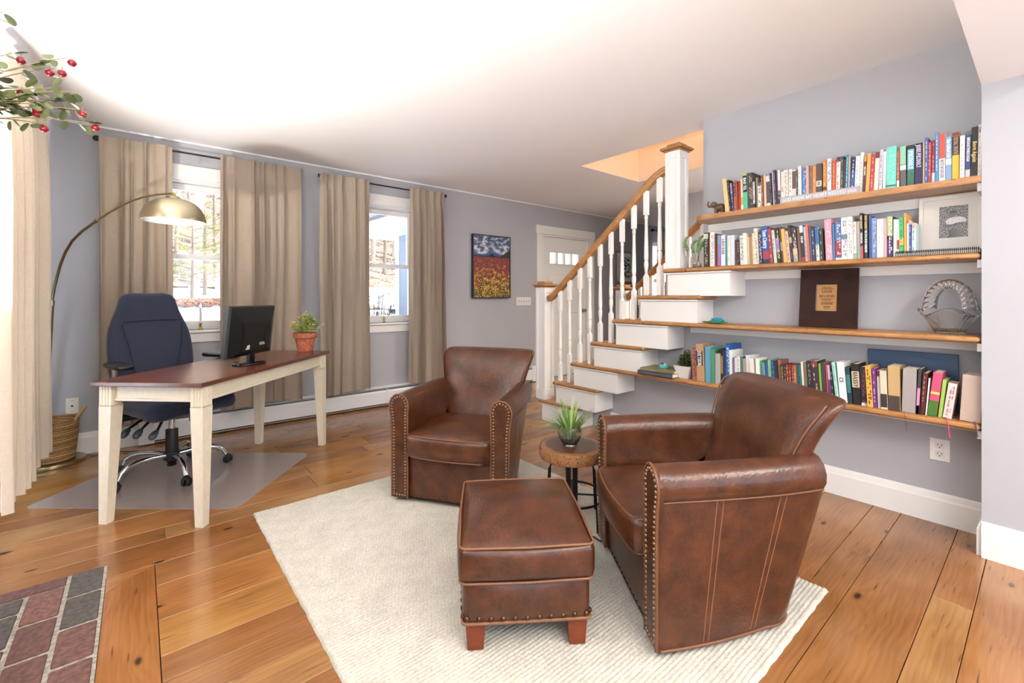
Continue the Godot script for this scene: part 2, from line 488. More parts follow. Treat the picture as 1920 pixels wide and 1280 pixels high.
		[-1.0484, 0.0204, 0.212, -0.08, "2a2422", {"b":[[0.3,0.7,"9a7ac0"]],"p":"d8c890"}, "black book on the second shelf down between pale green and brown ones"],
		[-1.027, 0.015, 0.215, -0.084, "6a4a3c", {"t":["GRAHAM",0.3,0.62,"e8dcc8"]}, "brown book on the second shelf down between black and yellow orange ones"],
		[-1.01, 0.016, 0.202, -0.089, "eeb45c", {}, "yellow orange book on the second shelf down between brown and pale pink ones"],
		[-0.9934, 0.0154, 0.188, -0.09, "dcc4c4", {"p":"706068"}, "pale pink book on the second shelf down between yellow orange and black ones"],
		[-0.9774, 0.0164, 0.22, -0.086, "33302e", {"b":[[0.52,0.68,"d8c890"]],"p":"b05a3a"}, "black book on the second shelf down between pale pink and charcoal ones"],
		[-0.959, 0.024, 0.203, -0.074, "3a3638", {"b":[[0,0.2,"9aa088"],[0.2,0.4,"e0b890"]],"p":"d0c8c0"}, "charcoal book on the second shelf down between black and brown ones"],
		[-0.934, 0.013, 0.198, -0.066, "7a5548", {}, "brown book on the second shelf down between charcoal and white-black ones"],
		[-0.92, 0.018, 0.211, -0.069, "2c2a2a", {"b":[[0.8,1,"efeeec"],[0.0,0.13,"b04048"]],"t":["DEAN",0.5,0.72,"f4f4f4"]}, "white-black book on the second shelf down between brown and grey ones"],
		[-0.9014, 0.0124, 0.202, -0.064, "b8b4b0", {"p":"5a5858"}, "grey book on the second shelf down between white-black and salmon ones"],
		[-0.888, 0.012, 0.211, -0.067, "e8705e", {}, "salmon book on the second shelf down between grey and slate blue ones"],
		[-0.875, 0.01, 0.201, -0.05, "505a78", {}, "slim slate blue book on the second shelf down between salmon and navy ones"],
		[-0.864, 0.016, 0.187, -0.053, "2f3a5c", {"p":"c8d0e0"}, "navy book on the second shelf down between slate blue and blue-white ones"],
		[-0.846, 0.017, 0.19, -0.053, "e8e6e0", {"b":[[0.5,1,"1f78c8"],[0.44,0.5,"9adcdc"]],"p":"4a4a4a"}, "blue-white book on the second shelf down between navy and black ones"],
		[-0.828, 0.017, 0.182, -0.033, "2e332f", {"p":"d8b880"}, "black book on the second shelf down between blue-white and pink ones"],
		[-0.803, 0.033, 0.23, -0.039, "f0a0b4", {"p":"fbd0da"}, "thick pink book on the second shelf down between black and blue ones"],
		[-0.769, 0.01, 0.199, -0.02, "3f7fb4", {}, "slim blue book on the second shelf down between pink and blue-red ones"],
		[-0.758, 0.029, 0.212, -0.014, "5878b0", {"b":[[0.08,0.5,"b03848"],[0,0.06,"f0ece4"]],"p":"d0dcf0"}, "thick blue-red book on the second shelf down between blue and white ones"],
		[-0.728, 0.026, 0.229, -0.017, "f0f2f3", {"b":[[0.48,0.6,"5a8290"]],"p":"7a8a96"}, "white book on the second shelf down between blue-red and white ones"],
		[-0.701, 0.024, 0.229, -0.019, "f1efec", {"p":"b0aca4"}, "white book on the second shelf down between white and cream ones"],
		[-0.676, 0.014, 0.2, -0.015, "e6e2d0", {"b":[[0,0.16,"a0b080"]],"p":"6a6a58"}, "cream book on the second shelf down between white and pale pink ones"],
		[-0.661, 0.015, 0.201, -0.015, "d8ccd0", {"b":[[0,0.35,"98d8cc"]]}, "pale pink book on the second shelf down between cream and black ones"],
		[-0.645, 0.013, 0.241, -0.018, "23201e", {"b":[[0,0.28,"cc5060"]],"t":["DAVE RAMSEY",0.62,0.97,"e8d890"],"t2":["FINANCIAL",0.3,0.6,"f0f0f0"]}, "black book on the second shelf down between pale pink and black ones"],
		[-0.6314, 0.0164, 0.233, -0.004, "1f1d1c", {"t":["DAVE RAMSEY",0.66,0.97,"e8c070"],"t2":["THE TOTAL MONEY MAKEOVER",0.14,0.64,"f4f4f4"]}, "black book on the second shelf down between black and blue ones"],
		[-0.61, 0.011, 0.225, -0.009, "2f5a9c", {}, "slim blue book on the second shelf down between black and periwinkle ones"],
		[-0.5984, 0.0214, 0.209, -0.01, "7f98d0", {"p":"c8d4f0"}, "periwinkle book on the second shelf down between blue and cream ones"],
		[-0.576, 0.027, 0.2, -0.005, "f0e8de", {"p":"d8ccc0"}, "cream book on the second shelf down between periwinkle and mauve ones"],
		[-0.548, 0.011, 0.201, -0.008, "cda8b0", {}, "slim mauve book on the second shelf down between cream and green-purple ones"],
		[-0.536, 0.023, 0.209, -0.011, "4a3060", {"b":[[0.44,1,"b8cc80"],[0.44,0.53,"e8dfc8"]],"p":"e8e0f0"}, "green-purple book on the second shelf down between mauve and white ones"],
		[-0.511, 0.012, 0.19, 0.0, "efece8", {}, "white book on the second shelf down between green-purple and white-red ones"],
		[-0.498, 0.009, 0.19, -0.005, "ece6e0", {"b":[[0.2,0.45,"a04038"]]}, "slim white-red book on the second shelf down between white and green ones"],
		[-0.488, 0.018, 0.197, -0.01, "3cc070", {"b":[[0.3,0.48,"e8c050"]],"p":"1f7040"}, "green book on the second shelf down between white-red and orange ones"],
		[-0.469, 0.008, 0.215, -0.005, "f0a83c", {}, "slim orange book on the second shelf down between green and cream-red ones"],
		[-0.46, 0.008, 0.181, 0.0, "f0e2d6", {"b":[[0.9,1,"e04830"]]}, "slim cream-red book on the second shelf down between orange and blue ones"],
		[-0.451, 0.009, 0.157, -0.006, "3c5cb8", {"p":"c8d4f0"}, "slim blue book on the second shelf down between cream-red and pastel aqua ones"],
		[-0.441, 0.015, 0.163, 0.006, "c8e0dc", {"b":[[0.8,1,"e8b8a4"]],"p":"4a7a90"}, "pastel aqua book ending the row on the second shelf down, next to blue"],
	]],
	"lowest": [0.585, 2.93, [
		[-1.583, 0.037, 0.218, -0.046, "b86a5c", {"p":"7c3c34"}, "thick dusty pink book starting the row on the lowest shelf, next to tan-black"],
		[-1.543, 0.046, 0.253, -0.04, "c89a68", {"b":[[0.42,0.82,"1f2230"]],"t":["DICTION",0.43,0.81,"f0eee8"]}, "thick tan-black book on the lowest shelf between dusty pink and light blue ones"],
		[-1.493, 0.042, 0.239, -0.017, "5fa8cc", {}, "thick light blue book on the lowest shelf between tan-black and green ones"],
		[-1.449, 0.026, 0.225, -0.009, "4a9460", {}, "green book on the lowest shelf between light blue and grey ones"],
		[-1.421, 0.032, 0.2, -0.005, "b0b0ac", {}, "thick grey book on the lowest shelf between green and black-gold ones"],
		[-1.388, 0.017, 0.235, -0.008, "2c2418", {"b":[[0.3,0.8,"9a7838"]]}, "black-gold book on the lowest shelf between grey and navy ones"],
		[-1.37, 0.013, 0.23, -0.01, "1c2c50", {}, "navy book on the lowest shelf between black-gold and blue ones"],
		[-1.356, 0.025, 0.266, -0.012, "1f62b8", {"p":"d0e4f8"}, "blue book on the lowest shelf between navy and white ones"],
		[-1.329, 0.02, 0.23, -0.019, "f0f0f0", {}, "white book on the lowest shelf between blue and slate grey ones"],
		[-1.308, 0.014, 0.183, -0.022, "6c7080", {}, "slate grey book on the lowest shelf between white and white ones"],
		[-1.293, 0.018, 0.185, -0.025, "efefee", {}, "white book on the lowest shelf between slate grey and ivory ones"],
		[-1.273, 0.017, 0.196, -0.034, "efeadc", {"p":"5a6a50"}, "ivory book on the lowest shelf between white and teal ones"],
		[-1.255, 0.015, 0.195, -0.037, "2f7f8c", {}, "teal book on the lowest shelf between ivory and tan ones"],
		[-1.239, 0.016, 0.185, -0.04, "b89468", {"b":[[0,0.35,"4a3c30"]]}, "tan book on the lowest shelf between teal and pale blue ones"],
		[-1.222, 0.024, 0.206, -0.043, "dfe8f0", {}, "pale blue book on the lowest shelf between tan and cream ones"],
		[-1.196, 0.027, 0.191, -0.051, "f0e8d8", {}, "cream book on the lowest shelf between pale blue and white ones"],
		[-1.162, 0.02, 0.195, -0.041, "f2f0ea", {}, "white book on the lowest shelf between cream and green ones"],
		[-1.14, 0.016, 0.181, -0.05, "2f9c50", {}, "green book on the lowest shelf between white and grey blue ones"],
		[-1.122, 0.014, 0.174, -0.059, "6c8cb4", {}, "grey blue book on the lowest shelf between green and blue ones"],
		[-1.107, 0.011, 0.182, -0.038, "2f5c9c", {}, "slim blue book on the lowest shelf between grey blue and sage ones"],
		[-1.094, 0.017, 0.192, -0.047, "7fb48c", {"b":[[0,0.4,"d8b850"]]}, "sage book on the lowest shelf between blue and deep blue ones"],
		[-1.075, 0.02, 0.191, -0.055, "1f5c8c", {"p":"50c8c8"}, "deep blue book on the lowest shelf between sage and charcoal ones"],
		[-1.053, 0.015, 0.191, -0.063, "24303c", {}, "charcoal book on the lowest shelf between deep blue and brick ones"],
		[-1.036, 0.015, 0.195, -0.067, "a05c44", {}, "brick book on the lowest shelf between charcoal and dark olive ones"],
		[-1.019, 0.014, 0.173, -0.052, "3a3c28", {"p":"c8b060"}, "dark olive book on the lowest shelf between brick and forest green ones"],
		[-1.004, 0.013, 0.175, -0.057, "2c3424", {"p":"c8b060"}, "forest green book on the lowest shelf between dark olive and red ones"],
		[-0.99, 0.011, 0.174, -0.061, "a03030", {"p":"f0d0a0"}, "slim red book on the lowest shelf between forest green and dark red ones"],
		[-0.978, 0.011, 0.175, -0.057, "8c2c30", {"p":"f0d0a0"}, "slim dark red book on the lowest shelf between red and scarlet ones"],
		[-0.966, 0.012, 0.175, -0.051, "a83a34", {"p":"f0d0a0"}, "scarlet book on the lowest shelf between dark red and rust orange ones"],
		[-0.953, 0.013, 0.176, -0.051, "b8642c", {"p":"f0d8a0"}, "rust orange book on the lowest shelf between scarlet and dark teal ones"],
		[-0.939, 0.014, 0.181, -0.055, "1f5c6c", {}, "dark teal book on the lowest shelf between rust orange and teal ones"],
		[-0.924, 0.012, 0.183, -0.059, "2c7c84", {}, "teal book on the lowest shelf between dark teal and cream ones"],
		[-0.91, 0.011, 0.201, -0.065, "efe6c4", {}, "slim cream book on the lowest shelf between teal and olive-purple ones"],
		[-0.898, 0.012, 0.197, -0.051, "7c6a50", {"b":[[0,0.3,"6a4a90"]]}, "olive-purple book on the lowest shelf between cream and black ones"],
		[-0.884, 0.021, 0.209, -0.059, "2c2c30", {"p":"8a8a90"}, "black book on the lowest shelf between olive-purple and maroon-yellow ones"],
		[-0.861, 0.031, 0.212, -0.052, "3c2c34", {"b":[[0,0.26,"e4c438"],[0.85,1,"8a3438"]],"p":"c8a890"}, "thick maroon-yellow book on the lowest shelf between black and lime ones"],
		[-0.828, 0.011, 0.199, -0.06, "84b83c", {}, "slim lime book on the lowest shelf between maroon-yellow and dark brown ones"],
		[-0.815, 0.02, 0.204, -0.054, "4c3c40", {}, "dark brown book on the lowest shelf between lime and raspberry ones"],
		[-0.794, 0.009, 0.201, -0.057, "c03c60", {}, "slim raspberry book on the lowest shelf between dark brown and lavender ones"],
		[-0.783, 0.011, 0.196, -0.065, "d8d0e4", {"b":[[0.2,0.6,"6a3c8c"]]}, "slim lavender book on the lowest shelf between raspberry and black ones"],
		[-0.77, 0.011, 0.198, -0.073, "26221e", {"p":"e0c890"}, "slim black book on the lowest shelf between lavender and aqua ones"],
		[-0.752, 0.015, 0.217, -0.101, "a8dcd0", {"p":"5aa89c"}, "aqua book on the lowest shelf between black and white ones"],
		[-0.734, 0.032, 0.22, -0.077, "eceeee", {"t":["CS",0.5,0.62,"3a3a40"]}, "thick white book on the lowest shelf between aqua and black-teal ones"],
		[-0.699, 0.018, 0.194, -0.072, "1f3c40", {"b":[[0.3,0.8,"2f7c80"]]}, "black-teal book on the lowest shelf between white and black ones"],
		[-0.678, 0.034, 0.216, -0.051, "1e1c1c", {"b":[[0.42,0.82,"d8c4a0"]],"t":["MASSY",0.44,0.8,"3a2a24"]}, "thick black book on the lowest shelf between black-teal and dark plum ones"],
		[-0.642, 0.025, 0.204, -0.044, "2a2226", {"b":[[0,0.08,"efe9e4"]],"p":"8a4a50"}, "dark plum book on the lowest shelf between black and orange yellow ones"],
		[-0.615, 0.024, 0.212, -0.052, "eeb03c", {"p":"5a3c20"}, "orange yellow book on the lowest shelf between dark plum and purple ones"],
		[-0.59, 0.015, 0.203, -0.039, "7a2c8c", {"p":"e8d0f0"}, "purple book on the lowest shelf between orange yellow and cream-maroon ones"],
		[-0.573, 0.012, 0.192, -0.031, "d8d0c0", {"b":[[0.85,1,"6a2c2c"]]}, "cream-maroon book on the lowest shelf between purple and parchment ones"],
		[-0.559, 0.027, 0.197, -0.03, "dcd0b4", {"b":[[0.05,0.4,"3a302c"]]}, "parchment book on the lowest shelf between cream-maroon and tan-brown ones"],
		[-0.529, 0.046, 0.224, -0.018, "c8a468", {"b":[[0,0.34,"4a3c38"]]}, "thick tan-brown book on the lowest shelf between parchment and grey ones"],
		[-0.479, 0.052, 0.217, 0.023, "a8a09e", {}, "thick grey book on the lowest shelf between tan-brown and black-pink ones"],
		[-0.426, 0.012, 0.222, 0.045, "3c3a38", {"b":[[0,0.58,"d890c0"],[0,0.2,"e8d8e0"]]}, "black-pink book on the lowest shelf between grey and maroon ones"],
		[-0.412, 0.018, 0.204, 0.059, "5c1c14", {"p":"b88a60"}, "maroon book on the lowest shelf between black-pink and white ones"],
		[-0.392, 0.006, 0.182, 0.071, "efefef", {}, "slim white book on the lowest shelf between maroon and pink-green ones"],
		[-0.385, 0.033, 0.212, 0.108, "e04c78", {"b":[[0,0.36,"3f7c1c"],[0.5,0.56,"f0d860"]]}, "thick pink-green book on the lowest shelf between white and lime ones"],
		[-0.347, 0.014, 0.181, 0.094, "9ccc4c", {}, "lime book on the lowest shelf between pink-green and pale pink ones"],
		[-0.331, 0.03, 0.168, 0.125, "f0d4d0", {"p":"b08a88"}, "thick pale pink book on the lowest shelf between lime and tan worn ones"],
		[-0.273, 0.068, 0.214, 0.051, "c8b0a0", {}, "thick tan worn book on the lowest shelf between pale pink and white ones"],
		[-0.203, 0.006, 0.265, 0.044, "efe9dc", {"b":[[0.86,0.93,"c89a3c"]]}, "slim white book ending the row on the lowest shelf, next to tan worn"],
	]],
}

func _ready() -> void:
	rng.seed = 7
	set_view()
	make_materials()
	build_shell()
	build_windows()
	build_door()
	build_unseen_lamps()
	build_stairs()
	build_outside()
	build_desk_area()
	build_curtains()
	build_seating()
	build_shelves()
	build_books()
	build_ornaments()
	build_wall_things()

func set_view() -> void:
	var cam := Camera3D.new()
	cam.name = "camera"
	add_child(cam)
	var nr := 0.05
	cam.position = Vector3(0, 1.16, 0)
	cam.rotation.y = -atan2(701.0, 842.0)
	cam.set_frustum(nr * 1280.0 / 842.0, Vector2(0, -84.0 / 842.0 * nr), nr, 300.0)
	cam.current = true

	var sky_mat := ProceduralSkyMaterial.new()
	sky_mat.sky_top_color = Color(0.78, 0.87, 1.0)
	sky_mat.sky_horizon_color = Color(0.95, 0.97, 1.0)
	sky_mat.sky_curve = 0.25
	sky_mat.ground_bottom_color = Color(0.86, 0.89, 0.95)
	sky_mat.ground_horizon_color = Color(0.90, 0.93, 0.98)
	sky_mat.sky_energy_multiplier = 1.0
	var sky := Sky.new()
	sky.sky_material = sky_mat
	var env := Environment.new()
	env.background_mode = Environment.BG_SKY
	env.sky = sky
	env.background_energy_multiplier = 1.8
	env.tonemap_mode = Environment.TONE_MAPPER_LINEAR
	env.tonemap_exposure = 2.35
	env.sdfgi_enabled = true
	env.ssao_enabled = true
	env.ssil_enabled = true
	var we := WorldEnvironment.new()
	we.name = "environment"
	we.environment = env
	add_child(we)

	# winter sun behind the house: it lights the snow and the woods, not the window wall
	var sun := DirectionalLight3D.new()
	sun.name = "sun"
	sun.light_energy = 3.2
	sun.light_color = Color(1.0, 0.95, 0.86)
	sun.light_angular_distance = 0.6
	sun.shadow_enabled = true
	add_child(sun)
	sun.look_at_from_position(Vector3(9, 9, 2.5), Vector3(0, 0, 0))

func make_materials() -> void:
	font = SystemFont.new()
	font.font_names = PackedStringArray(["Droid Sans"])
	font.font_weight = 700
	font_thin = SystemFont.new()
	font_thin.font_names = PackedStringArray(["Droid Sans"])
	M.wall = mat(Color(0.675, 0.68, 0.70), 0.75)
	M.ceiling = mat(Color(0.94, 0.935, 0.94), 0.85)
	M.white = mat(Color(0.90, 0.895, 0.88), 0.42)
	M.metal_white = mat(Color(0.90, 0.91, 0.92), 0.4)
	M.dark_slot = mat(Color(0.16, 0.17, 0.17), 0.7)
	M.well = mat(Color(0.87, 0.80, 0.72), 0.8)
	M.black = mat(Color(0.035, 0.035, 0.04), 0.45)
	M.black_gloss = mat(Color(0.03, 0.03, 0.035), 0.15)
	M.brass = mat(Color(0.66, 0.60, 0.46), 0.28, 1.0)
	M.chrome = mat(Color(0.80, 0.81, 0.83), 0.16, 1.0)
	M.pane = glass()
	var oak := wood_tex(Color(0.43, 0.29, 0.165), Color(0.605, 0.44, 0.262), Color(0.70, 0.545, 0.355), 3, 6, 5.0, 1024)
	var plank_tints := [Color(1, 1, 1), Color(0.90, 0.84, 0.80), Color(1.0, 0.97, 0.86), Color(0.86, 0.78, 0.72), Color(0.97, 0.90, 0.84), Color(1.0, 0.94, 0.80), Color(0.80, 0.72, 0.66), Color(0.93, 0.88, 0.82)]
	M.planks = []
	for k in 8:
		var m := textured(oak, 0.18, Vector3(0.62, 0.62, 1.55), true, plank_tints[k], Vector3(0.37 * k, 0.0, 0.29 * k))
		m.metallic_specular = 0.7
		M.planks.append(m)
	M.plank_z = textured(oak, 0.18, Vector3(0.62, 0.62, 1.55), false, Color(0.95, 0.86, 0.78))
	M.tread = textured(wood_tex(Color(0.48, 0.31, 0.17), Color(0.66, 0.47, 0.28), Color(0.75, 0.57, 0.36), 11, 3, 3.0), 0.35, Vector3(1.2, 2.0, 2.0), false)
	M.leather = make_leather()
	M.linen = make_linen(Color(0.70, 0.645, 0.58), 5)
	M.linen_pale = make_linen(Color(0.90, 0.86, 0.79), 6)

func make_leather() -> StandardMaterial3D:
	var w := 1024
	var a := nz(0.006, 21, 4, w, w)
	var b := nz(0.03, 22, 4, w, w)
	var r := RandomNumberGenerator.new()
	r.seed = 5
	var marks := PackedFloat32Array()
	marks.resize(w * w)
	for k in 320:   # scuffs and scratches
		var p := Vector2(r.randf() * w, r.randf() * w)
		var d := Vector2.from_angle(r.randf() * TAU)
		var curl := r.randf_range(-0.03, 0.03)
		var s := r.randf_range(0.12, 0.6)
		for q in r.randi_range(12, 75):
			d = d.rotated(curl)
			p += d
			var i := posmod(int(p.y), w) * w + posmod(int(p.x), w)
			marks[i] = maxf(marks[i], s)
	var d := PackedByteArray()
	d.resize(w * w * 3)
	for i in w * w:
		var t := 0.5 + 0.6 * (a[i] / 255.0 - 0.5) + 0.3 * (b[i] / 255.0 - 0.5)
		var q := Color(0.175, 0.088, 0.048).lerp(Color(0.395, 0.215, 0.11), clampf(t, 0, 1)).lerp(Color(0.55, 0.37, 0.23), marks[i] * 0.95)
		d[i * 3] = int(q.r * 255.0)
		d[i * 3 + 1] = int(q.g * 255.0)
		d[i * 3 + 2] = int(q.b * 255.0)
	var m := textured(ImageTexture.create_from_image(Image.create_from_data(w, w, false, Image.FORMAT_RGB8, d)), 0.31, Vector3.ONE * 1.35)
	m.metallic_specular = 0.5
	var hn := noise(0.09, 23, 3).get_seamless_image(512, 512)
	hn.convert(Image.FORMAT_RGB8)
	hn.bump_map_to_normal_map(2.0)
	bump(m, ImageTexture.create_from_image(hn), 0.25)
	return m

func make_linen(c: Color, sd: int) -> StandardMaterial3D:
	var m := textured(mottled(c, 512, nz(0.36, sd, 2, 512, 512, 1.0, 0.05), 0.07, nz(0.36, sd + 40, 2, 512, 512, 0.05, 1.0), 0.07), 0.9, Vector3.ONE * 2.2)
	m.backlight_enabled = true
	m.backlight = Color(0.62, 0.55, 0.46)
	return m

# ------------------------------------------------------------------ the room
func build_shell() -> void:
	# floor: every board is a piece
	var fl := struct("floor", null, null, "wide oak floorboards of mixed tones with dark knots")
	part("subfloor", G.new().bb(Vector3(LX - 0.15, -0.14, WZ - 0.14), Vector3(8.7, -0.022, 3.3)), mat(Color(0.10, 0.06, 0.035), 0.9), fl)
	var seams := [-4.58, -4.42, -4.22, -4.0, -3.87, -3.66, -3.43, -3.30, -3.09, -2.86, -2.72, -2.489, -2.299, -2.047, -1.837, -1.712, -1.58, -1.44, -1.25, -1.02, -0.86, -0.633, -0.515, -0.298, -0.184, 0.05, 0.19, 0.42, 0.62, 0.80, 1.02, 1.2, 1.42, 1.6, 1.84, 2.0, 2.22, 2.4, 2.6, 2.83, 3.0, 3.2]
	var r := RandomNumberGenerator.new()
	r.seed = 12
	for k in seams.size() - 1:
		var z0: float = seams[k]
		var z1: float = seams[k + 1]
		var left := 0.055 if z0 > -2.5 and z0 < 0.9 else LX
		var right := 8.6 if z0 < -0.2 else 2.9
		var x := left
		var cut := left + r.randf_range(0.7, 2.4)
		while x < right - 0.01:
			var e := minf(cut, right)
			if right - e < 0.3:
				e = right
			var b := G.new()
			b.bb(Vector3(x + 0.0006, -0.022, z0 + 0.0007), Vector3(e - 0.0006, 0.0, z1 - 0.0007), 0.0022)
			part("plank", b, M.planks[r.randi() % 8], fl)
			x = e
			cut = e + r.randf_range(1.3, 2.6)
	# the boards that frame the hearth: one along z with a mitred end, and the wedge beside it
	var g := G.new()
	g.xf = Transform3D(Basis(Vector3(1, 0, 0), Vector3(0, 0, 1), Vector3(0, -1, 0)), Vector3.ZERO)
	g.prism([Vector2(2.362, -0.1), Vector2(2.486, 0.0535), Vector2(-0.9, 0.0535), Vector2(-0.9, -0.1)], 0.0, 0.022)
	var bd := part("border_board", g, M.plank_z, fl)
	bd.basis = Basis(Vector3(0, 0, -1), Vector3(0, 1, 0), Vector3(1, 0, 0))
	g = G.new()
	g.xf = Transform3D(Basis(Vector3(1, 0, 0), Vector3(0, 0, -1), Vector3(0, 1, 0)), Vector3.ZERO)
	g.prism([Vector2(-0.1, 2.364), Vector2(0.052, 2.488), Vector2(-0.1, 2.488)], -0.022, 0.0)
	part("border_board", g, M.planks[4], fl)

	# hearth of bricks, flush with the boards
	var he := struct("hearth", null, null, "red and charcoal brick hearth laid in grey mortar beside the boards")
	part("mortar", G.new().bb(Vector3(LX, -0.022, -2.605), Vector3(-0.102, 0.001, 0.9)), rough_stone(Color(0.60, 0.58, 0.54), 31), he)
	var bm := []
	for c in [Color(0.40, 0.285, 0.26), Color(0.375, 0.265, 0.245), Color(0.43, 0.305, 0.275), Color(0.30, 0.285, 0.27)]:
		bm.append(rough_stone(c, 32 + bm.size()))
	var lay := func(x0: float, x1: float, z0: float, z1: float, dark: bool) -> void:
		var t := r.randf() * 0.002
		part("brick", G.new().bb(Vector3(x0, -0.02, z0), Vector3(x1, 0.005 + t, z1), 0.004), bm[3 if dark else r.randi() % 3], he)
	# a course along the far edge, then columns of bricks laid lengthways, every second one shifted by half
	for k in 3:
		lay.call(maxf(-0.428 - 0.215 * k, LX + 0.003), -0.224 - 0.215 * k, -2.604, -2.531, k == 1)
	for c in 5:
		var xr := -0.112 - 0.1125 * c
		var z := -2.604 if c == 0 else -2.519
		var e := -2.418 if c % 2 == 0 else -2.313
		var n := 0
		while z < 0.88:
			lay.call(xr - 0.099, xr, z, minf(e, 0.89), (c == 0 and n == 0) or (c == 2 and n < 2) or r.randf() < 0.10)
			z = e + 0.015
			e = z + 0.200
			n += 1

	# window wall with openings: x0, x1, y0, y1
	var holes := [[0.035, 0.775, 0.88, 2.14], [1.66, 2.40, 0.88, 2.14], [4.37, 5.35, 0.0, 2.045], [7.10, 7.95, 0.75, 2.14]]
	g = G.new()
	var px := LX - 0.15
	for h in holes:
		g.bb(Vector3(px, 0, WZ - 0.14), Vector3(h[0], CEIL, WZ))
		if h[2] > 0.0:
			g.bb(Vector3(h[0], 0, WZ - 0.14), Vector3(h[1], h[2], WZ))
		g.bb(Vector3(h[0], h[3], WZ - 0.14), Vector3(h[1], CEIL, WZ))
		px = h[1]
	g.bb(Vector3(px, 0, WZ - 0.14), Vector3(8.75, CEIL, WZ))
	struct("wall_back", g, M.wall)
	# left wall with a glazed door opening and added side windows
	g = G.new()
	g.bb(Vector3(LX - 0.15, 0, WZ), Vector3(LX, CEIL, -4.12))
	g.bb(Vector3(LX - 0.15, 2.12, -4.12), Vector3(LX, CEIL, -2.64))
	g.bb(Vector3(LX - 0.15, 0, -2.64), Vector3(LX, CEIL, 0.45))
	g.bb(Vector3(LX - 0.15, 0, 0.45), Vector3(LX, 0.25, 3.2))
	g.bb(Vector3(LX - 0.15, 2.3, 0.45), Vector3(LX, CEIL, 3.2))
	struct("wall_left", g, M.wall)
	# shelf wall: full height right of the stairs, stepped below them
	g = G.new()
	g.bb(Vector3(SX, 0, -1.62), Vector3(3.33, CEIL, -0.2))
	for k in range(1, 8):
		g.bb(Vector3(SX, 0, NOSE[k] + 0.051), Vector3(3.33, TOP[k] - 0.032, NOSE[k + 1] + 0.051 if k < 7 else -1.62))
	struct("wall_right", g, M.wall)
	# the wall that stands proud of it, and what carries the beam
	g = G.new()
	g.bb(Vector3(2.9, 0, -0.2), Vector3(3.33, CEIL, 3.2))
	struct("wall_pier", g, M.wall)
	g = G.new()
	g.bb(Vector3(LX, 2.105, -0.2), Vector3(2.9, CEIL, 0.16))
	struct("wall_beam", g, M.ceiling)
	# wall behind the viewer, its unseen window sized to light the room
	g = G.new()
	g.bb(Vector3(LX - 0.15, 0, 3.2), Vector3(-0.35, CEIL, 3.34))
	g.bb(Vector3(2.6, 0, 3.2), Vector3(3.33, CEIL, 3.34))
	g.bb(Vector3(-0.35, 0, 3.2), Vector3(2.6, 0.25, 3.34))
	g.bb(Vector3(-0.35, 2.3, 3.2), Vector3(2.6, CEIL, 3.34))
	struct("wall_front", g, M.wall)
	# hall beyond the stairs
	g = G.new()
	g.bb(Vector3(5.25, 0, -3.2), Vector3(5.4, CEIL, -0.2))
	struct("wall_hall", g, M.wall)
	g = G.new()
	g.bb(Vector3(8.6, 0, WZ), Vector3(8.75, CEIL, -0.2))
	g.bb(Vector3(3.33, 0, -0.2), Vector3(8.75, CEIL, -0.05))
	struct("wall_end", g, M.wall)

	# ceiling with the stair opening
	g = G.new()
	var c0 := CEIL
	var c1 := CEIL + 0.26
	g.bb(Vector3(LX - 0.15, c0, WZ - 0.14), Vector3(3.335, c1, 3.34))
	g.bb(Vector3(3.335, c0, WZ - 0.14), Vector3(8.75, c1, -2.948))
	g.bb(Vector3(4.295, c0, -2.948), Vector3(8.75, c1, -0.05))
	struct("ceiling", g, M.ceiling)
	g = G.new()
	g.bb(Vector3(3.33, c0 + 0.001, -3.05), Vector3(4.30, 4.7, -2.947))
	g.bb(Vector3(4.294, c0 + 0.001, -3.05), Vector3(4.40, 4.7, -0.05))
	g.bb(Vector3(3.20, c1, -3.05), Vector3(3.334, 4.7, -0.05))
	g.bb(Vector3(3.20, c0, -0.2), Vector3(4.40, 4.7, -0.05))
	g.bb(Vector3(3.20, 4.7, -3.05), Vector3(4.40, 4.8, -0.05))
	struct("wall_stairwell", g, M.well)

	# crown line and baseboards
	var base := [Vector2(0, 0), Vector2(0.016, 0), Vector2(0.016, 0.118), Vector2(0.012, 0.128), Vector2(0.008, 0.146), Vector2(0.004, 0.155), Vector2(0, 0.157)]
	struct("baseboard_right", run(base, Vector3(SX, 0, -0.2), Vector3(SX, 0, -2.45)), M.white)
	struct("baseboard_pier", run(base, Vector3(2.9, 0, 3.2), Vector3(2.9, 0, -0.2)), M.white)
	var ret := run(base, Vector3(2.9, 0, -0.2), Vector3(3.144, 0, -0.2))
	struct("baseboard_return", ret, M.white)
	struct("baseboard_back", run(base, Vector3(0.0, 0, WZ), Vector3(LX, 0, WZ)), M.white)
	struct("baseboard_left", run(base, Vector3(LX, 0, WZ), Vector3(LX, 0, -4.2)), M.white)
	struct("trim_1", G.new().bb(Vector3(LX, CEIL - 0.012, WZ), Vector3(8.6, CEIL, WZ + 0.012)), M.ceiling)

# moulding with the profile (out from the wall, up) from a to b, standing on the left hand of the way when the wall is on the right
func run(profile: Array, a: Vector3, b: Vector3) -> G:
	var d := (b - a).normalized()
	var out := Vector3(d.z, 0, -d.x)
	var g := G.new()
	g.xf = Transform3D(Basis(out, Vector3.UP, d), a)
	g.prism(profile, 0.0, (b - a).length())
	return g

func rough_stone(c: Color, sd: int) -> StandardMaterial3D:
	var tex := mottled(c, 256, nz(0.03, sd, 4, 256, 256), 0.5, nz(0.2, sd + 9, 2, 256, 256), 0.3)
	return textured(tex, 0.8, Vector3.ONE * 5.0, true)

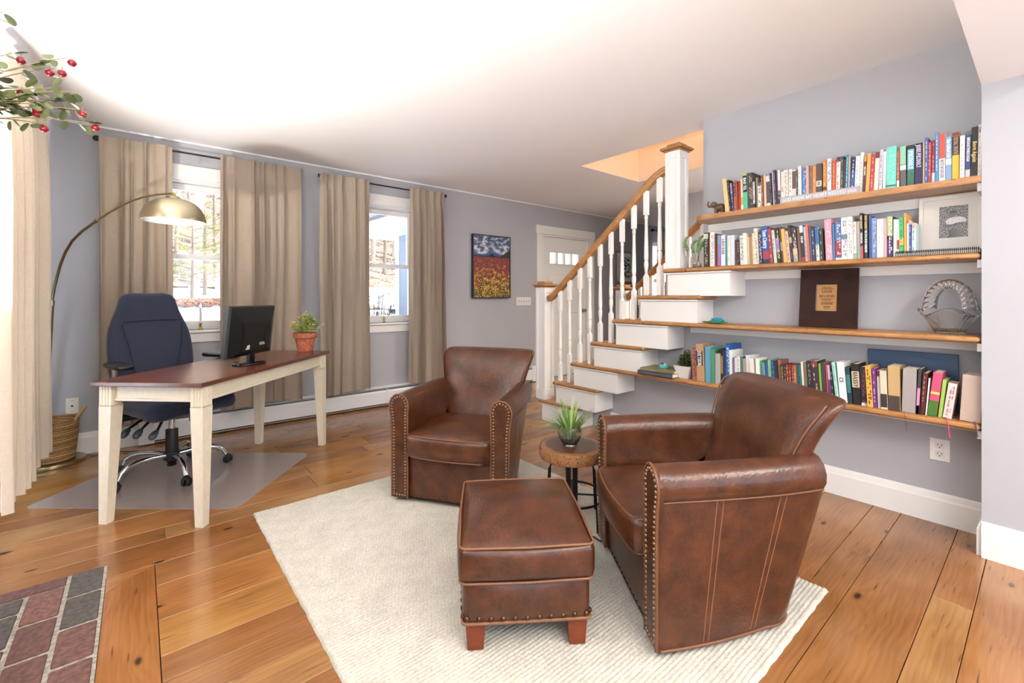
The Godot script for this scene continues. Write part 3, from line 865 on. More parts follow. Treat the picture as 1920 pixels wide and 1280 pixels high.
# ------------------------------------------------------------------ windows and front door
func build_windows() -> void:
	var no := 1
	for w in [[0.035, 0.775], [1.66, 2.40]]:
		var o := struct("window_%d" % no, null, null, "white double-hung window with two panes")
		no += 1
		var x0: float = w[0]
		var x1: float = w[1]
		var y0 := 0.88
		var y1 := 2.14
		part("head_casing", G.new().bb(Vector3(x0 - 0.12, y1 - 0.01, WZ), Vector3(x1 + 0.12, y1 + 0.105, WZ + 0.02), 0.003), M.white, o)
		part("head_ledge", G.new().bb(Vector3(x0 - 0.13, y1 - 0.022, WZ), Vector3(x1 + 0.13, y1 - 0.004, WZ + 0.028), 0.006), M.white, o)
		for s in 2:
			var xa := x0 - 0.10 if s == 0 else x1
			part("side_casing", G.new().bb(Vector3(xa, y0, WZ), Vector3(xa + 0.10, y1 - 0.02, WZ + 0.018), 0.003), M.white, o)
			var xj := x0 if s == 0 else x1 - 0.018
			part("jamb", G.new().bb(Vector3(xj, y0, WZ - 0.14), Vector3(xj + 0.018, y1, WZ)), M.white, o)
		part("head_jamb", G.new().bb(Vector3(x0, y1 - 0.03, WZ - 0.14), Vector3(x1, y1, WZ), 0.002), M.white, o)
		part("stool", G.new().bb(Vector3(x0 - 0.13, y0 - 0.024, WZ - 0.06), Vector3(x1 + 0.13, y0, WZ + 0.035), 0.008), M.white, o)
		part("apron", G.new().bb(Vector3(x0 - 0.10, y0 - 0.10, WZ), Vector3(x1 + 0.10, y0 - 0.024, WZ + 0.016), 0.003), M.white, o)
		for s in 2:   # upper sash outside, lower sash inside
			var a := 1.475 if s == 0 else y0
			var b := y1 - 0.03 if s == 0 else 1.515
			var zc := WZ - 0.105 if s == 0 else WZ - 0.072
			var t := 0.034
			var lo := 0.04 if s == 0 else 0.075
			var hi := 0.055 if s == 0 else 0.04
			var sa := put(Node3D.new(), "sash", o)
			part("stile", G.new().bb(Vector3(x0 + 0.018, a, zc - t / 2), Vector3(x0 + 0.058, b, zc + t / 2), 0.004), M.white, sa)
			part("stile", G.new().bb(Vector3(x1 - 0.058, a, zc - t / 2), Vector3(x1 - 0.018, b, zc + t / 2), 0.004), M.white, sa)
			part("rail", G.new().bb(Vector3(x0 + 0.058, a, zc - t / 2), Vector3(x1 - 0.058, a + lo, zc + t / 2), 0.004), M.white, sa)
			part("rail", G.new().bb(Vector3(x0 + 0.058, b - hi, zc - t / 2), Vector3(x1 - 0.058, b, zc + t / 2), 0.004), M.white, sa)
			part("pane", G.new().bb(Vector3(x0 + 0.05, a + lo - 0.01, zc - 0.002), Vector3(x1 - 0.05, b - hi + 0.01, zc + 0.002)), M.pane, sa)
		part("sash_lock", G.new().box(Vector3((x0 + x1) / 2, 1.52, WZ - 0.08), Vector3(0.06, 0.014, 0.03), 0.005), M.white, o)
	# glazed door on the left wall, behind the pale curtain
	var o := struct("window_3", null, null, "white framed glass patio door behind the pale curtain")
	for z in [-4.12, -3.42, -2.71]:
		part("stile", G.new().bb(Vector3(LX - 0.09, 0.02, z), Vector3(LX - 0.04, 2.12, z + 0.07), 0.004), M.white, o)
	part("rail", G.new().bb(Vector3(LX - 0.09, 0.0, -4.12), Vector3(LX - 0.04, 0.10, -2.64), 0.004), M.white, o)
	part("rail", G.new().bb(Vector3(LX - 0.09, 2.04, -4.12), Vector3(LX - 0.04, 2.12, -2.64), 0.004), M.white, o)
	part("pane", G.new().bb(Vector3(LX - 0.068, 0.08, -4.08), Vector3(LX - 0.064, 2.06, -2.68)), M.pane, o)
	# unseen wide window behind the viewer, sized to light the room
	o = struct("window_4", null, null, "unseen wide white framed window behind the viewer, sized to light the room")
	for x in [-0.35, 0.60, 1.58, 2.54]:
		part("stile", G.new().bb(Vector3(x, 0.25, 3.23), Vector3(x + 0.06, 2.3, 3.29), 0.004), M.white, o)
	part("rail", G.new().bb(Vector3(-0.35, 0.25, 3.23), Vector3(2.6, 0.32, 3.29), 0.004), M.white, o)
	part("rail", G.new().bb(Vector3(-0.35, 2.23, 3.23), Vector3(2.6, 2.3, 3.29), 0.004), M.white, o)
	part("pane", G.new().bb(Vector3(-0.33, 0.27, 3.258), Vector3(2.58, 2.28, 3.262)), M.pane, o)
	o = struct("window_6", null, null, "added white framed side windows behind the viewer, letting in fill daylight")  # added glazing out of view, to fill the room with daylight
	for z in [0.45, 1.34, 2.24, 3.14]:
		part("stile", G.new().bb(Vector3(LX - 0.1, 0.25, z), Vector3(LX - 0.04, 2.3, z + 0.06), 0.004), M.white, o)
	part("rail", G.new().bb(Vector3(LX - 0.1, 0.25, 0.51), Vector3(LX - 0.04, 0.32, 3.14), 0.004), M.white, o)
	part("rail", G.new().bb(Vector3(LX - 0.1, 2.23, 0.51), Vector3(LX - 0.04, 2.3, 3.14), 0.004), M.white, o)
	part("pane", G.new().bb(Vector3(LX - 0.072, 0.27, 0.5), Vector3(LX - 0.068, 2.28, 3.18)), M.pane, o)
	# hall window
	o = struct("window_5", null, null, "white hall window beyond the stairs")
	for x in [7.10, 7.89]:
		part("stile", G.new().bb(Vector3(x, 0.75, WZ - 0.1), Vector3(x + 0.06, 2.14, WZ - 0.05), 0.004), M.white, o)
	for y in [0.75, 1.42, 2.08]:
		part("rail", G.new().bb(Vector3(7.16, y, WZ - 0.1), Vector3(7.89, y + 0.06, WZ - 0.05), 0.004), M.white, o)
	part("pane", G.new().bb(Vector3(7.15, 0.8, WZ - 0.078), Vector3(7.9, 2.1, WZ - 0.074)), M.pane, o)

# unseen ceiling lights and added uplighters, placed to brighten room and hall
func build_unseen_lamps() -> void:
	var em := mat(Color(1, 0.97, 0.92), 0.5)
	em.emission_enabled = true
	em.emission = Color(1.0, 0.94, 0.86)
	em.emission_energy_multiplier = 1.5
	for k in 3:  # unseen panels: two light the foreground, one the hall
		var o := thing("unseen_ceiling_light", ["unseen flush ceiling light by the side windows behind, placed to light the foreground", "unseen flush ceiling light by the pier wall behind, placed to light the foreground", "unseen flush ceiling light in the hall beyond the stairs, placed to light it"][k], "lamp", [Vector3(0.35, CEIL, 1.5), Vector3(1.85, CEIL, 1.5), Vector3(4.80, CEIL, -1.25)][k], 0.0, "unseen flush ceiling lights")
		part("frame", G.new().bb(Vector3(-0.64, -0.03, -0.34), Vector3(0.64, 0.0, 0.34), 0.004), M.white, o)
		part("diffuser", G.new().bb(Vector3(-0.60, -0.034, -0.30), Vector3(0.60, -0.029, 0.30)), em, o)
		var l := AreaLight3D.new()
		l.name = "unseen_ceiling_light_glow"
		l.area_size = Vector2(1.2, 0.6)
		l.light_color = Color(1.0, 0.975, 0.94)
		l.light_energy = [3.1, 3.1, 4.5][k]
		l.area_range = 14.0
		l.shadow_enabled = true
		o.add_child(l)
		l.position = Vector3(0, -0.04, 0)
		l.rotation.x = -PI / 2
	for k in 2:  # added uplighters out of view, fill light for the ceiling
		var t := thing("added_uplighter", ["added black floor uplighter out of view between the hearth and the patio door", "added black floor uplighter out of view on the hearth bricks beyond the mantel"][k], "lamp", [Vector3(-0.565, 0, -2.72), Vector3(-0.52, 0.009, -0.62)][k])
		part("base", G.new().lathe([Vector2(0, 0), Vector2(0.10, 0), Vector2(0.10, 0.02), Vector2(0.02, 0.03), Vector2(0, 0.03)], 28), M.black, t)
		part("pole", G.new().tube([Vector3(0, 0.02, 0), Vector3(0, 1.0, 0)], 0.012, 12), M.black, t)
		part("bowl", G.new().lathe([Vector2(0.015, 0.99), Vector2(0.07, 1.02), Vector2(0.098, 1.08), Vector2(0.10, 1.085), Vector2(0.092, 1.085), Vector2(0.06, 1.035), Vector2(0, 1.02)], 32), M.black, t)
		part("diffuser", G.new().lathe([Vector2(0.088, 1.076), Vector2(0.0, 1.079)], 28), em, t)
		var a := AreaLight3D.new()
		a.name = "added_uplighter_glow"
		a.area_size = Vector2(0.15, 0.15)
		a.light_color = Color(1.0, 0.975, 0.94)
		a.light_energy = [3.2, 5.2][k]
		a.area_range = 14.0
		a.shadow_enabled = true
		t.add_child(a)
		a.position = Vector3(0, 1.09, 0)
		a.rotation.x = PI / 2

func build_door() -> void:
	var o := struct("door_1", null, null, "white panelled front door with four small panes at the top")
	for s in 2:
		var xa := 4.25 if s == 0 else 5.35
		part("casing", G.new().bb(Vector3(xa, 0, WZ), Vector3(xa + 0.12, 2.04, WZ + 0.02), 0.003), M.white, o)
		var xj := 4.37 if s == 0 else 5.33
		part("jamb", G.new().bb(Vector3(xj, 0, WZ - 0.14), Vector3(xj + 0.02, 2.045, WZ), 0.002), M.white, o)
	part("head_casing", G.new().bb(Vector3(4.235, 2.04, WZ), Vector3(5.485, 2.16, WZ + 0.026), 0.004), M.white, o)
	part("head_jamb", G.new().bb(Vector3(4.39, 2.02, WZ - 0.14), Vector3(5.33, 2.045, WZ), 0.002), M.white, o)
	var z0 := WZ - 0.085
	var z1 := WZ - 0.04
	# leaf with a pane opening 4.56..5.16 by 1.64..1.80
	var g := G.new()
	g.bb(Vector3(4.393, 0.01, z0), Vector3(5.327, 1.63, z1), 0.002)
	g.bb(Vector3(4.393, 1.81, z0), Vector3(5.327, 2.017, z1), 0.002)
	g.bb(Vector3(4.393, 1.63, z0), Vector3(4.555, 1.81, z1))
	g.bb(Vector3(5.165, 1.63, z0), Vector3(5.327, 1.81, z1))
	var leaf := part("leaf", g, M.white, o)
	for k in 3:
		part("glazing_bar", G.new().box(Vector3(4.707 + 0.1525 * k, 1.72, (z0 + z1) / 2), Vector3(0.03, 0.18, 0.046), 0.003), M.white, o)
	for k in 4:
		part("pane", G.new().box(Vector3(4.63 + 0.1525 * k, 1.72, z0 + 0.02), Vector3(0.13, 0.178, 0.004)), M.pane, o)
	g = G.new()
	for r4 in [[4.545, 5.175, 1.62, 1.64], [4.545, 5.175, 1.80, 1.82]]:
		g.bb(Vector3(r4[0], r4[2], z1), Vector3(r4[1], r4[3], z1 + 0.008), 0.003)
	part("pane_frame", g, M.white, o)
	for row in [[0.22, 0.78], [0.92, 1.48]]:
		for col in [4.53, 4.90]:
			part("panel", G.new().bb(Vector3(col, row[0], z1 - 0.002), Vector3(col + 0.29, row[1], z1 + 0.010), 0.009), M.white, o)
	part("door_knob", G.new().lathe([Vector2(0.0, 0), Vector2(0.026, 0), Vector2(0.026, 0.006), Vector2(0.010, 0.012), Vector2(0.010, 0.035), Vector2(0.024, 0.045), Vector2(0.026, 0.056), Vector2(0.016, 0.068), Vector2(0, 0.070)], 16), M.brass, o).transform = Transform3D(Basis(Vector3.RIGHT, PI / 2), Vector3(5.26, 0.95, z1))

# ------------------------------------------------------------------ stairs
const NOSE: Array[float] = [-3.34, -3.105, -2.92, -2.702, -2.478, -2.252, -2.022, -1.80, -1.577, -1.354, -1.13, -0.91, -0.69]
const TOP: Array[float] = [0.0, 0.197, 0.390, 0.585, 0.782, 0.980, 1.170, 1.360, 1.555, 1.75, 1.945, 2.14, 2.335]

func build_stairs() -> void:
	var st := thing("staircase", "white staircase with oak treads climbing along the shelf wall", "staircase")
	for k in range(1, 12):
		var ze := -2.43 + 0.2213 * (k - 2)
		var b := NOSE[k]
		if k <= 7:
			part("tread", G.new().bb(Vector3(2.90, TOP[k] - 0.03, b), Vector3(3.96, TOP[k], NOSE[k + 1] + 0.06 if k < 7 else -1.6215), 0.013), M.tread, st)
			if k != 3 and k != 5 and k != 7:
				part("tread_return", G.new().bb(Vector3(2.90, TOP[k] - 0.03, NOSE[k + 1] + 0.03), Vector3(3.15, TOP[k] - 0.0004, ze + 0.035), 0.013), M.tread, st)
			# white block under the tread
			part("riser_block", G.new().bb(Vector3(2.925, TOP[k - 1] - (0.0 if k == 1 else 0.006), b + 0.032), Vector3(SX - 0.001, TOP[k] - 0.031, ze), 0.003), M.white, st)
			part("cove", G.new().bb(Vector3(2.912, TOP[k] - 0.044, b + 0.022), Vector3(SX - 0.002, TOP[k] - 0.030, ze + 0.012), 0.006), M.white, st)
			part("riser", G.new().bb(Vector3(SX, TOP[k - 1], b + 0.03), Vector3(3.96, TOP[k] - 0.03, b + 0.05)), M.white, st)
		else:
			part("tread", G.new().bb(Vector3(3.335, TOP[k] - 0.03, b), Vector3(3.96, TOP[k], NOSE[k + 1] + 0.06), 0.013), M.tread, st)
			part("riser", G.new().bb(Vector3(3.335, TOP[k - 1], b + 0.03), Vector3(3.96, TOP[k] - 0.03, b + 0.05)), M.white, st)
	# far string
	var pg := [Vector2(3.10, 0.0), Vector2(3.10, 0.25), Vector2(0.70, 2.36), Vector2(0.70, 2.0), Vector2(2.75, 0.0)]
	var g := G.new()
	g.xf = Transform3D(Basis(Vector3(0, 0, -1), Vector3(0, 1, 0), Vector3(1, 0, 0)), Vector3.ZERO)
	g.prism(pg, 3.961, 3.99)
	part("string", g, M.white, st)

	var near := thing("stair_railing", "oak handrail on white turned balusters at the open side of the stairs", "railing")
	newel(near, Vector3(2.98, TOP[1], -3.089), 1.05, 0.062)
	newel(near, Vector3(2.98, TOP[7], -1.726), 0.835, 0.058)
	rail(near, 2.975, [Vector2(-3.025, 1.135), Vector2(-3.0, 1.145), Vector2(-2.96, 1.168), Vector2(-2.90, 1.212), Vector2(-2.60, 1.46), Vector2(-2.20, 1.79), Vector2(-2.0, 1.962), Vector2(-1.93, 2.02), Vector2(-1.88, 2.052), Vector2(-1.83, 2.075), Vector2(-1.785, 2.085)])
	var zs := [-2.88, -2.765, -2.641, -2.53, -2.417, -2.306, -2.196, -2.085, -1.975, -1.861]
	for k in zs.size():
		var z: float = zs[k]
		var y0: float = TOP[2 + k / 2]
		var y1 := 1.212 + 0.826 * (z + 2.90) - 0.022
		if k == 9:
			y1 = 2.035
		near_baluster(near, Vector3(2.975, y0, z), y1 - y0)
	var far := thing("stair_railing", "far oak handrail on the hall side of the stairs, behind the white balusters", "railing")
	newel(far, Vector3(3.87, 0.39, -2.84), 0.835, 0.058)
	rail(far, 3.87, [Vector2(-2.79, 1.14), Vector2(-2.2, 1.65), Vector2(-1.4, 2.34)])
	var z := -2.64
	while z < -1.6:
		var ytop := 1.14 + 0.863 * (z + 2.79) - 0.02
		var st_no := 2
		while NOSE[st_no + 1] < z:
			st_no += 1
		near_baluster(far, Vector3(3.87, TOP[st_no], z), ytop - TOP[st_no])
		z += 0.13

func newel(parent: Node3D, at: Vector3, h: float, r: float) -> void:
	var o := put(Node3D.new(), "newel_post", parent)
	o.position = at
	var g := G.new().bb(Vector3(-r + 0.011, 0, -r + 0.011), Vector3(r - 0.011, h, r - 0.011))
	var w := 0.026
	for sx in [-1, 1]:
		for sz in [-1, 1]:
			g.box(Vector3(sx * (r - w / 2), h / 2, sz * (r - w / 2)), Vector3(w, h, w), 0.002)
	for y in [[0.0, 0.09], [h - 0.05, h]]:
		g.bb(Vector3(-r, y[0], -r + w), Vector3(r, y[1], r - w))
		g.bb(Vector3(-r + w, y[0], -r), Vector3(r - w, y[1], r))
	part("post", g, M.white, o)
	var c := G.new()
	c.bb(Vector3(-r - 0.012, h, -r - 0.012), Vector3(r + 0.012, h + 0.012, r + 0.012), 0.005)
	c.bb(Vector3(-r - 0.03, h + 0.012, -r - 0.03), Vector3(r + 0.03, h + 0.032, r + 0.03), 0.008)
	c.bb(Vector3(-r + 0.006, h + 0.032, -r + 0.006), Vector3(r - 0.006, h + 0.058, r - 0.006), 0.006)
	part("cap", c, M.tread, o)

func near_baluster(parent: Node3D, at: Vector3, h: float) -> void:
	var o := put(Node3D.new(), "baluster", parent)
	o.position = at
	var top := minf(0.165, h * 0.3)
	var mid := minf(0.49, h * 0.6)
	var base := h - top - mid
	var r := 0.017
	part("base_block", G.new().box(Vector3(0, base / 2, 0), Vector3(r * 2, base, r * 2), 0.003), M.white, o)
	part("top_block", G.new().box(Vector3(0, h - top / 2, 0), Vector3(r * 2, top + 0.02, r * 2), 0.003), M.white, o)
	var pr := []
	for q in [[0.0, 0.0165], [0.0, 0.0165], [0.03, 0.0105], [0.05, 0.0095], [0.09, 0.0115], [0.14, 0.0155], [0.19, 0.017], [0.225, 0.0145], [0.24, 0.0115], [0.25, 0.0115], [0.26, 0.0155], [0.275, 0.0155], [0.28, 0.0135], [0.30, 0.0165], [0.5, 0.0145], [0.75, 0.0115], [0.90, 0.0105], [0.91, 0.0105], [0.92, 0.014], [0.94, 0.014], [0.95, 0.0115], [0.975, 0.0125], [1.0, 0.0165]]:
		pr.append(Vector2(q[1], base + mid * q[0]))
	part("spindle", G.new().lathe(pr, 12), M.white, o)

func rail(parent: Node3D, x: float, pts: Array) -> void:
	# moulded section (across, up)
	var sec := [Vector2(-0.018, -0.022), Vector2(0.018, -0.022), Vector2(0.022, -0.010), Vector2(0.020, -0.002), Vector2(0.031, 0.008), Vector2(0.032, 0.018), Vector2(0.024, 0.030), Vector2(0.010, 0.036), Vector2(-0.010, 0.036), Vector2(-0.024, 0.030), Vector2(-0.032, 0.018), Vector2(-0.031, 0.008), Vector2(-0.020, -0.002), Vector2(-0.022, -0.010)]
	var m := pts.size() - 1
	var g := G.new()
	g.grid(sec.size(), m, func(a: float, b: float) -> Vector3:
		var k := roundi(b * m)
		var q: Vector2 = sec[roundi(a * sec.size()) % sec.size()]
		var d: Vector2 = (pts[mini(k + 1, m)] - pts[maxi(k - 1, 0)]).normalized()
		return Vector3(x + q.x, pts[k].y + q.y * d.x, pts[k].x - q.y * d.y), true)
	for e in [0, m]:
		var d: Vector2 = (pts[mini(e + 1, m)] - pts[maxi(e - 1, 0)]).normalized()
		var nm := Vector3(0, d.y, d.x) * (1.0 if e else -1.0)
		var c := g.pt(Vector3(x, pts[e].y, pts[e].x), nm)
		var ring := []
		for q: Vector2 in sec:
			ring.append(g.pt(Vector3(x + q.x, pts[e].y + q.y * d.x, pts[e].x - q.y * d.y), nm))
		for i in ring.size():
			g.tri(c, ring[i], ring[(i + 1) % ring.size()])
	part("handrail", g, M.tread, parent)

# ------------------------------------------------------------------ desk corner
func build_desk_area() -> void:
	# ---- desk
	var turn := atan2(0.725, 0.689)      # local x runs along the desk, away from the viewer
	var dk := thing("writing_desk", "cream painted desk with a red-brown wooden top on tapered legs", "desk", Vector3(0.492, 0, -3.385), turn)
	var cherry := textured(wood_tex(Color(0.27, 0.135, 0.09), Color(0.36, 0.19, 0.13), Color(0.42, 0.235, 0.165), 41, 0, 6.0), 0.27, Vector3(1.0, 1.0, 2.0))
	var cream := textured(brushed(Color(0.85, 0.815, 0.73), 44, 0.03), 0.5, Vector3.ONE * 2.0)
	cherry.metallic_specular = 0.8
	part("desk_top", G.new().bb(Vector3(-0.675, 0.708, -0.295), Vector3(0.675, 0.731, 0.295), 0.004), cherry, dk)
	var lx := 0.612
	var lz := 0.245
	for sx in [-1, 1]:
		for sz in [-1, 1]:
			var g := G.new()
			g.box(Vector3(sx * lx, 0.655, sz * lz), Vector3(0.068, 0.106, 0.068), 0.003)
			for k in 3:   # raised flutes on the block
				g.box(Vector3(sx * (lx + 0.035), 0.655, sz * (lz + 0.016 * (k - 1))), Vector3(0.006, 0.10, 0.008), 0.002)
				g.box(Vector3(sx * (lx + 0.016 * (k - 1)), 0.655, sz * (lz + 0.035)), Vector3(0.008, 0.10, 0.006), 0.002)
			# taper: outer faces stay upright, inner faces slope
			var a := 0.034
			var top := [Vector2(-a, -a), Vector2(a, -a), Vector2(a, a), Vector2(-a, a)]
			var ox: float = sx * (lx + a)
			var oz: float = sz * (lz + a)
			var b := 0.042
			var bot := []
			for q: Vector2 in top:
				bot.append(Vector2(ox - sx * b * (0.5 - q.x * sx / a * 0.5), oz - sz * b * (0.5 - q.y * sz / a * 0.5)))
			for i in 4:
				var j := (i + 1) % 4
				var t0 := Vector3(sx * lx + top[i].x, 0.602, sz * lz + top[i].y)
				var t1 := Vector3(sx * lx + top[j].x, 0.602, sz * lz + top[j].y)
				var b0 := Vector3(bot[i].x, 0.0, bot[i].y)
				var b1 := Vector3(bot[j].x, 0.0, bot[j].y)
				g.flat(b0, b1, t1, t0, Vector3((top[i].x + top[j].x), 0, (top[i].y + top[j].y)).normalized())
			g.flat(Vector3(bot[0].x, 0, bot[0].y), Vector3(bot[1].x, 0, bot[1].y), Vector3(bot[2].x, 0, bot[2].y), Vector3(bot[3].x, 0, bot[3].y), Vector3.DOWN)
			part("leg", g, cream, dk)
	for s in [-1, 1]:
		part("apron", G.new().bb(Vector3(-lx + 0.034, 0.625, s * lz - 0.011), Vector3(lx - 0.034, 0.708, s * lz + 0.011)).bb(Vector3(-lx + 0.034, 0.625, s * (lz + 0.014) - 0.006), Vector3(lx - 0.034, 0.640, s * (lz + 0.014) + 0.006), 0.004), cream, dk)
		part("apron", G.new().bb(Vector3(s * lx - 0.011, 0.625, -lz + 0.034), Vector3(s * lx + 0.011, 0.708, lz - 0.034)).bb(Vector3(s * (lx + 0.014) - 0.006, 0.625, -lz + 0.034), Vector3(s * (lx + 0.014) + 0.006, 0.640, lz - 0.034), 0.004), cream, dk)

	# ---- monitor, its back towards the room
	var mo := thing("computer_monitor", "black computer monitor seen from behind, standing on the desk", "monitor", Vector3(0.548, 0.7315, -3.288), turn)
	var plastic := mat(Color(0.045, 0.047, 0.052), 0.38)
	part("foot", G.new().grid(36, 6, func(a: float, b: float) -> Vector3:
		var r: float = [0.0, 0.97, 1.0, 1.0, 0.95, 0.6, 0.0][roundi(b * 6)]
		var y: float = [0.0, 0.0, 0.003, 0.008, 0.013, 0.016, 0.017][roundi(b * 6)]
		return Vector3(r * 0.115 * cos(a * TAU), y, -r * 0.085 * sin(a * TAU))), M.black_gloss, mo)
	part("neck", G.new().bb(Vector3(-0.028, 0.012, -0.006), Vector3(0.028, 0.14, 0.022), 0.008), M.black_gloss, mo)
	var lean := Transform3D(Basis(Vector3.RIGHT, deg_to_rad(6.0)), Vector3(0, 0.055, 0.0))   # top leans towards the room side
	var sh := G.new()
	sh.xf = lean
	# shell: flat rim, then a dished back that steps out to a raised middle
	var lv := [[0.225, 0.0, 0.315, -0.030], [0.225, 0.0, 0.315, -0.006], [0.215, 0.006, 0.309, 0.004], [0.150, 0.03, 0.225, 0.034], [0.135, 0.035, 0.215, 0.036]]
	for k in 4:
		var p0: Array = lv[k]
		var p1: Array = lv[k + 1]
		var c0 := [Vector3(-p0[0], p0[1], p0[3]), Vector3(p0[0], p0[1], p0[3]), Vector3(p0[0], p0[2], p0[3]), Vector3(-p0[0], p0[2], p0[3])]
		var c1 := [Vector3(-p1[0], p1[1], p1[3]), Vector3(p1[0], p1[1], p1[3]), Vector3(p1[0], p1[2], p1[3]), Vector3(-p1[0], p1[2], p1[3])]
		for i in 4:
			var j := (i + 1) % 4
			var nm: Vector3 = (c0[j] - c0[i]).cross(c1[i] - c0[i]).normalized() if k > 0 else ((c0[i] + c0[j]) * 0.5 - Vector3(0, 0.158, -0.03)).normalized()
			sh.flat(c0[i], c0[j], c1[j], c1[i], nm)
	sh.flat(Vector3(-0.135, 0.035, 0.036), Vector3(0.135, 0.035, 0.036), Vector3(0.135, 0.215, 0.036), Vector3(-0.135, 0.215, 0.036), Vector3(0, 0, 1))
	sh.flat(Vector3(-0.225, 0, -0.030), Vector3(0.225, 0, -0.030), Vector3(0.225, 0.315, -0.030), Vector3(-0.225, 0.315, -0.030), Vector3(0, 0, -1))
	part("shell", sh, plastic, mo)
	var scr := G.new()
	scr.xf = lean
	scr.bb(Vector3(-0.21, 0.018, -0.0312), Vector3(0.21, 0.30, -0.0302))
	part("screen", scr, M.black_gloss, mo)
	for s in [-1, 1]:
		var hub := G.new()
		hub.xf = lean
		var poly := []
		for k in 13:
			var a := -PI / 2 + PI * k / 12.0
			poly.append(Vector2(s * (0.135 - 0.055 * cos(a)), 0.118 + 0.082 * sin(a)))
		hub.prism(poly, 0.034, 0.040)
		part("hinge_cover", hub, plastic, mo)
	var port := G.new()
	port.xf = lean
	port.bb(Vector3(-0.11, 0.048, 0.036), Vector3(-0.06, 0.075, 0.0368))
	part("sticker", port, mat(Color(0.80, 0.80, 0.78), 0.6), mo)
	port = G.new()
	port.xf = lean
	port.bb(Vector3(0.035, 0.066, 0.036), Vector3(0.105, 0.084, 0.0368))
	part("sticker", port, mat(Color(0.62, 0.62, 0.62), 0.5), mo)

	# ---- plant in terracotta
	var clay := rough_stone(Color(0.66, 0.38, 0.27), 51)
	clay.uv1_world_triplanar = false
	var tp := thing("potted_plant", "yellow-green leafy plant in a terracotta pot at the desk end", "plant", Vector3(1.02, 0.7315, -3.79))
	part("pot", G.new().lathe([Vector2(0, 0), Vector2(0.056, 0), Vector2(0.056, 0), Vector2(0.075, 0.102), Vector2(0.075, 0.102), Vector2(0.087, 0.104), Vector2(0.090, 0.14), Vector2(0.086, 0.143), Vector2(0.078, 0.14), Vector2(0.074, 0.118), Vector2(0, 0.118)], 28), clay, tp)
	part("soil", G.new().lathe([Vector2(0.075, 0.119), Vector2(0.04, 0.128), Vector2(0, 0.13)], 16), mat(Color(0.12, 0.08, 0.05), 0.95), tp)
	var r := RandomNumberGenerator.new()
	r.seed = 4
	var leaf_y := [hexmat("d6da78", 0.6), hexmat("ebeba4", 0.6), hexmat("94b455", 0.6)]
	for s in 34:
		var a := r.randf() * TAU
		var sp := r.randf() ** 0.6 * 0.125
		var tip := Vector3(cos(a) * sp, 0.19 + 0.09 * (1.0 - sp / 0.12) + r.randf() * 0.03, sin(a) * sp)
		var root := Vector3(cos(a) * sp * 0.4, 0.12, sin(a) * sp * 0.4)
		var sprig := put(Node3D.new(), "sprig", tp)
		part("stem", G.new().tube([root, root.lerp(tip, 0.5) + Vector3(0, 0.01, 0), tip], 0.0012, 5), hexmat("6d8a3c", 0.6), sprig)
		var lf := G.new()
		for q in 8:
			var t := 0.35 + 0.65 * q / 7.0
			var p := root.lerp(tip, t)
			for w in 3:
				var an := r.randf() * TAU
				leaf(lf, p, Vector3(cos(an), r.randf_range(0.0, 0.7), sin(an)).normalized(), 0.021 + r.randf() * 0.010, 0.012)
		part("leaves", lf, leaf_y[r.randi() % 3 if sp > 0.03 else r.randi() % 2], sprig)
	build_office_chair()

	# ---- clear floor mat under the chair
	var mm := mat(Color(0.70, 0.655, 0.64, 0.50), 0.22)
	mm.transparency = BaseMaterial3D.TRANSPARENCY_ALPHA
	var g2 := G.new()
	var cx := Vector2(-0.51, -3.60)
	var ex := Vector2(0.92, 0.78).normalized()
	var ey := Vector2(ex.y, -ex.x)
	var poly2 := []
	for c4 in [[0.02, 0.02, PI], [1.19, 0.02, -PI / 2], [1.19, 0.90, 0.0], [0.02, 0.90, PI / 2]]:
		var rr := 0.06 if c4[0] > 1.0 else 0.03
		for k in 7:
			var a: float = c4[2] + PI / 2 * k / 6.0
			var q: Vector2 = cx + ex * (c4[0] + (rr if c4[0] < 0.5 else -rr) + rr * cos(a)) + ey * (c4[1] + (rr if c4[1] < 0.5 else -rr) + rr * sin(a))
			poly2.append(Vector2(q.x, -q.y))
	g2.xf = Transform3D(Basis(Vector3(1, 0, 0), Vector3(0, 0, -1), Vector3(0, 1, 0)), Vector3.ZERO)
	g2.prism(poly2, 0.0004, 0.003)
	tag(part("chair_mat", g2, mm), "translucent plastic chair mat on the floor under the desk", "mat")

	# ---- arc floor lamp
	var lb := Vector3(-0.463, 0, -4.445)
	var e := Vector3(0.579, 0, 0.815)
	var la := thing("floor_lamp", "brass arc floor lamp with a dome shade over the office chair", "lamp", lb)
	part("base", G.new().lathe([Vector2(0, 0), Vector2(0.172, 0), Vector2(0.176, 0.003), Vector2(0.176, 0.022), Vector2(0.173, 0.025), Vector2(0.173, 0.025), Vector2(0, 0.026)], 48), M.brass, la)
	part("pole", G.new().tube([e * -0.06 + Vector3(0, 0.02, 0), e * -0.058 + Vector3(0, 0.286, 0), e * -0.021 + Vector3(0, 0.773, 0), e * 0.005 + Vector3(0, 1.13, 0)], 0.0125, 14), M.brass, la)
	var arc := [Vector2(0.005, 1.13), Vector2(0.03, 1.225), Vector2(0.056, 1.30), Vector2(0.09, 1.385), Vector2(0.135, 1.465), Vector2(0.20, 1.54), Vector2(0.30, 1.607), Vector2(0.43, 1.668), Vector2(0.54, 1.716), Vector2(0.65, 1.757), Vector2(0.75, 1.786), Vector2(0.85, 1.805), Vector2(0.97, 1.814), Vector2(1.08, 1.812)]
	var c1 := []
	for q: Vector2 in arc:
		c1.append(e * q.x + Vector3(0, q.y, 0))
	part("arm", G.new().tube(c1.slice(0, 8), 0.0085, 12), M.brass, la)
	part("arm", G.new().tube(c1.slice(7), 0.006, 12), M.brass, la)
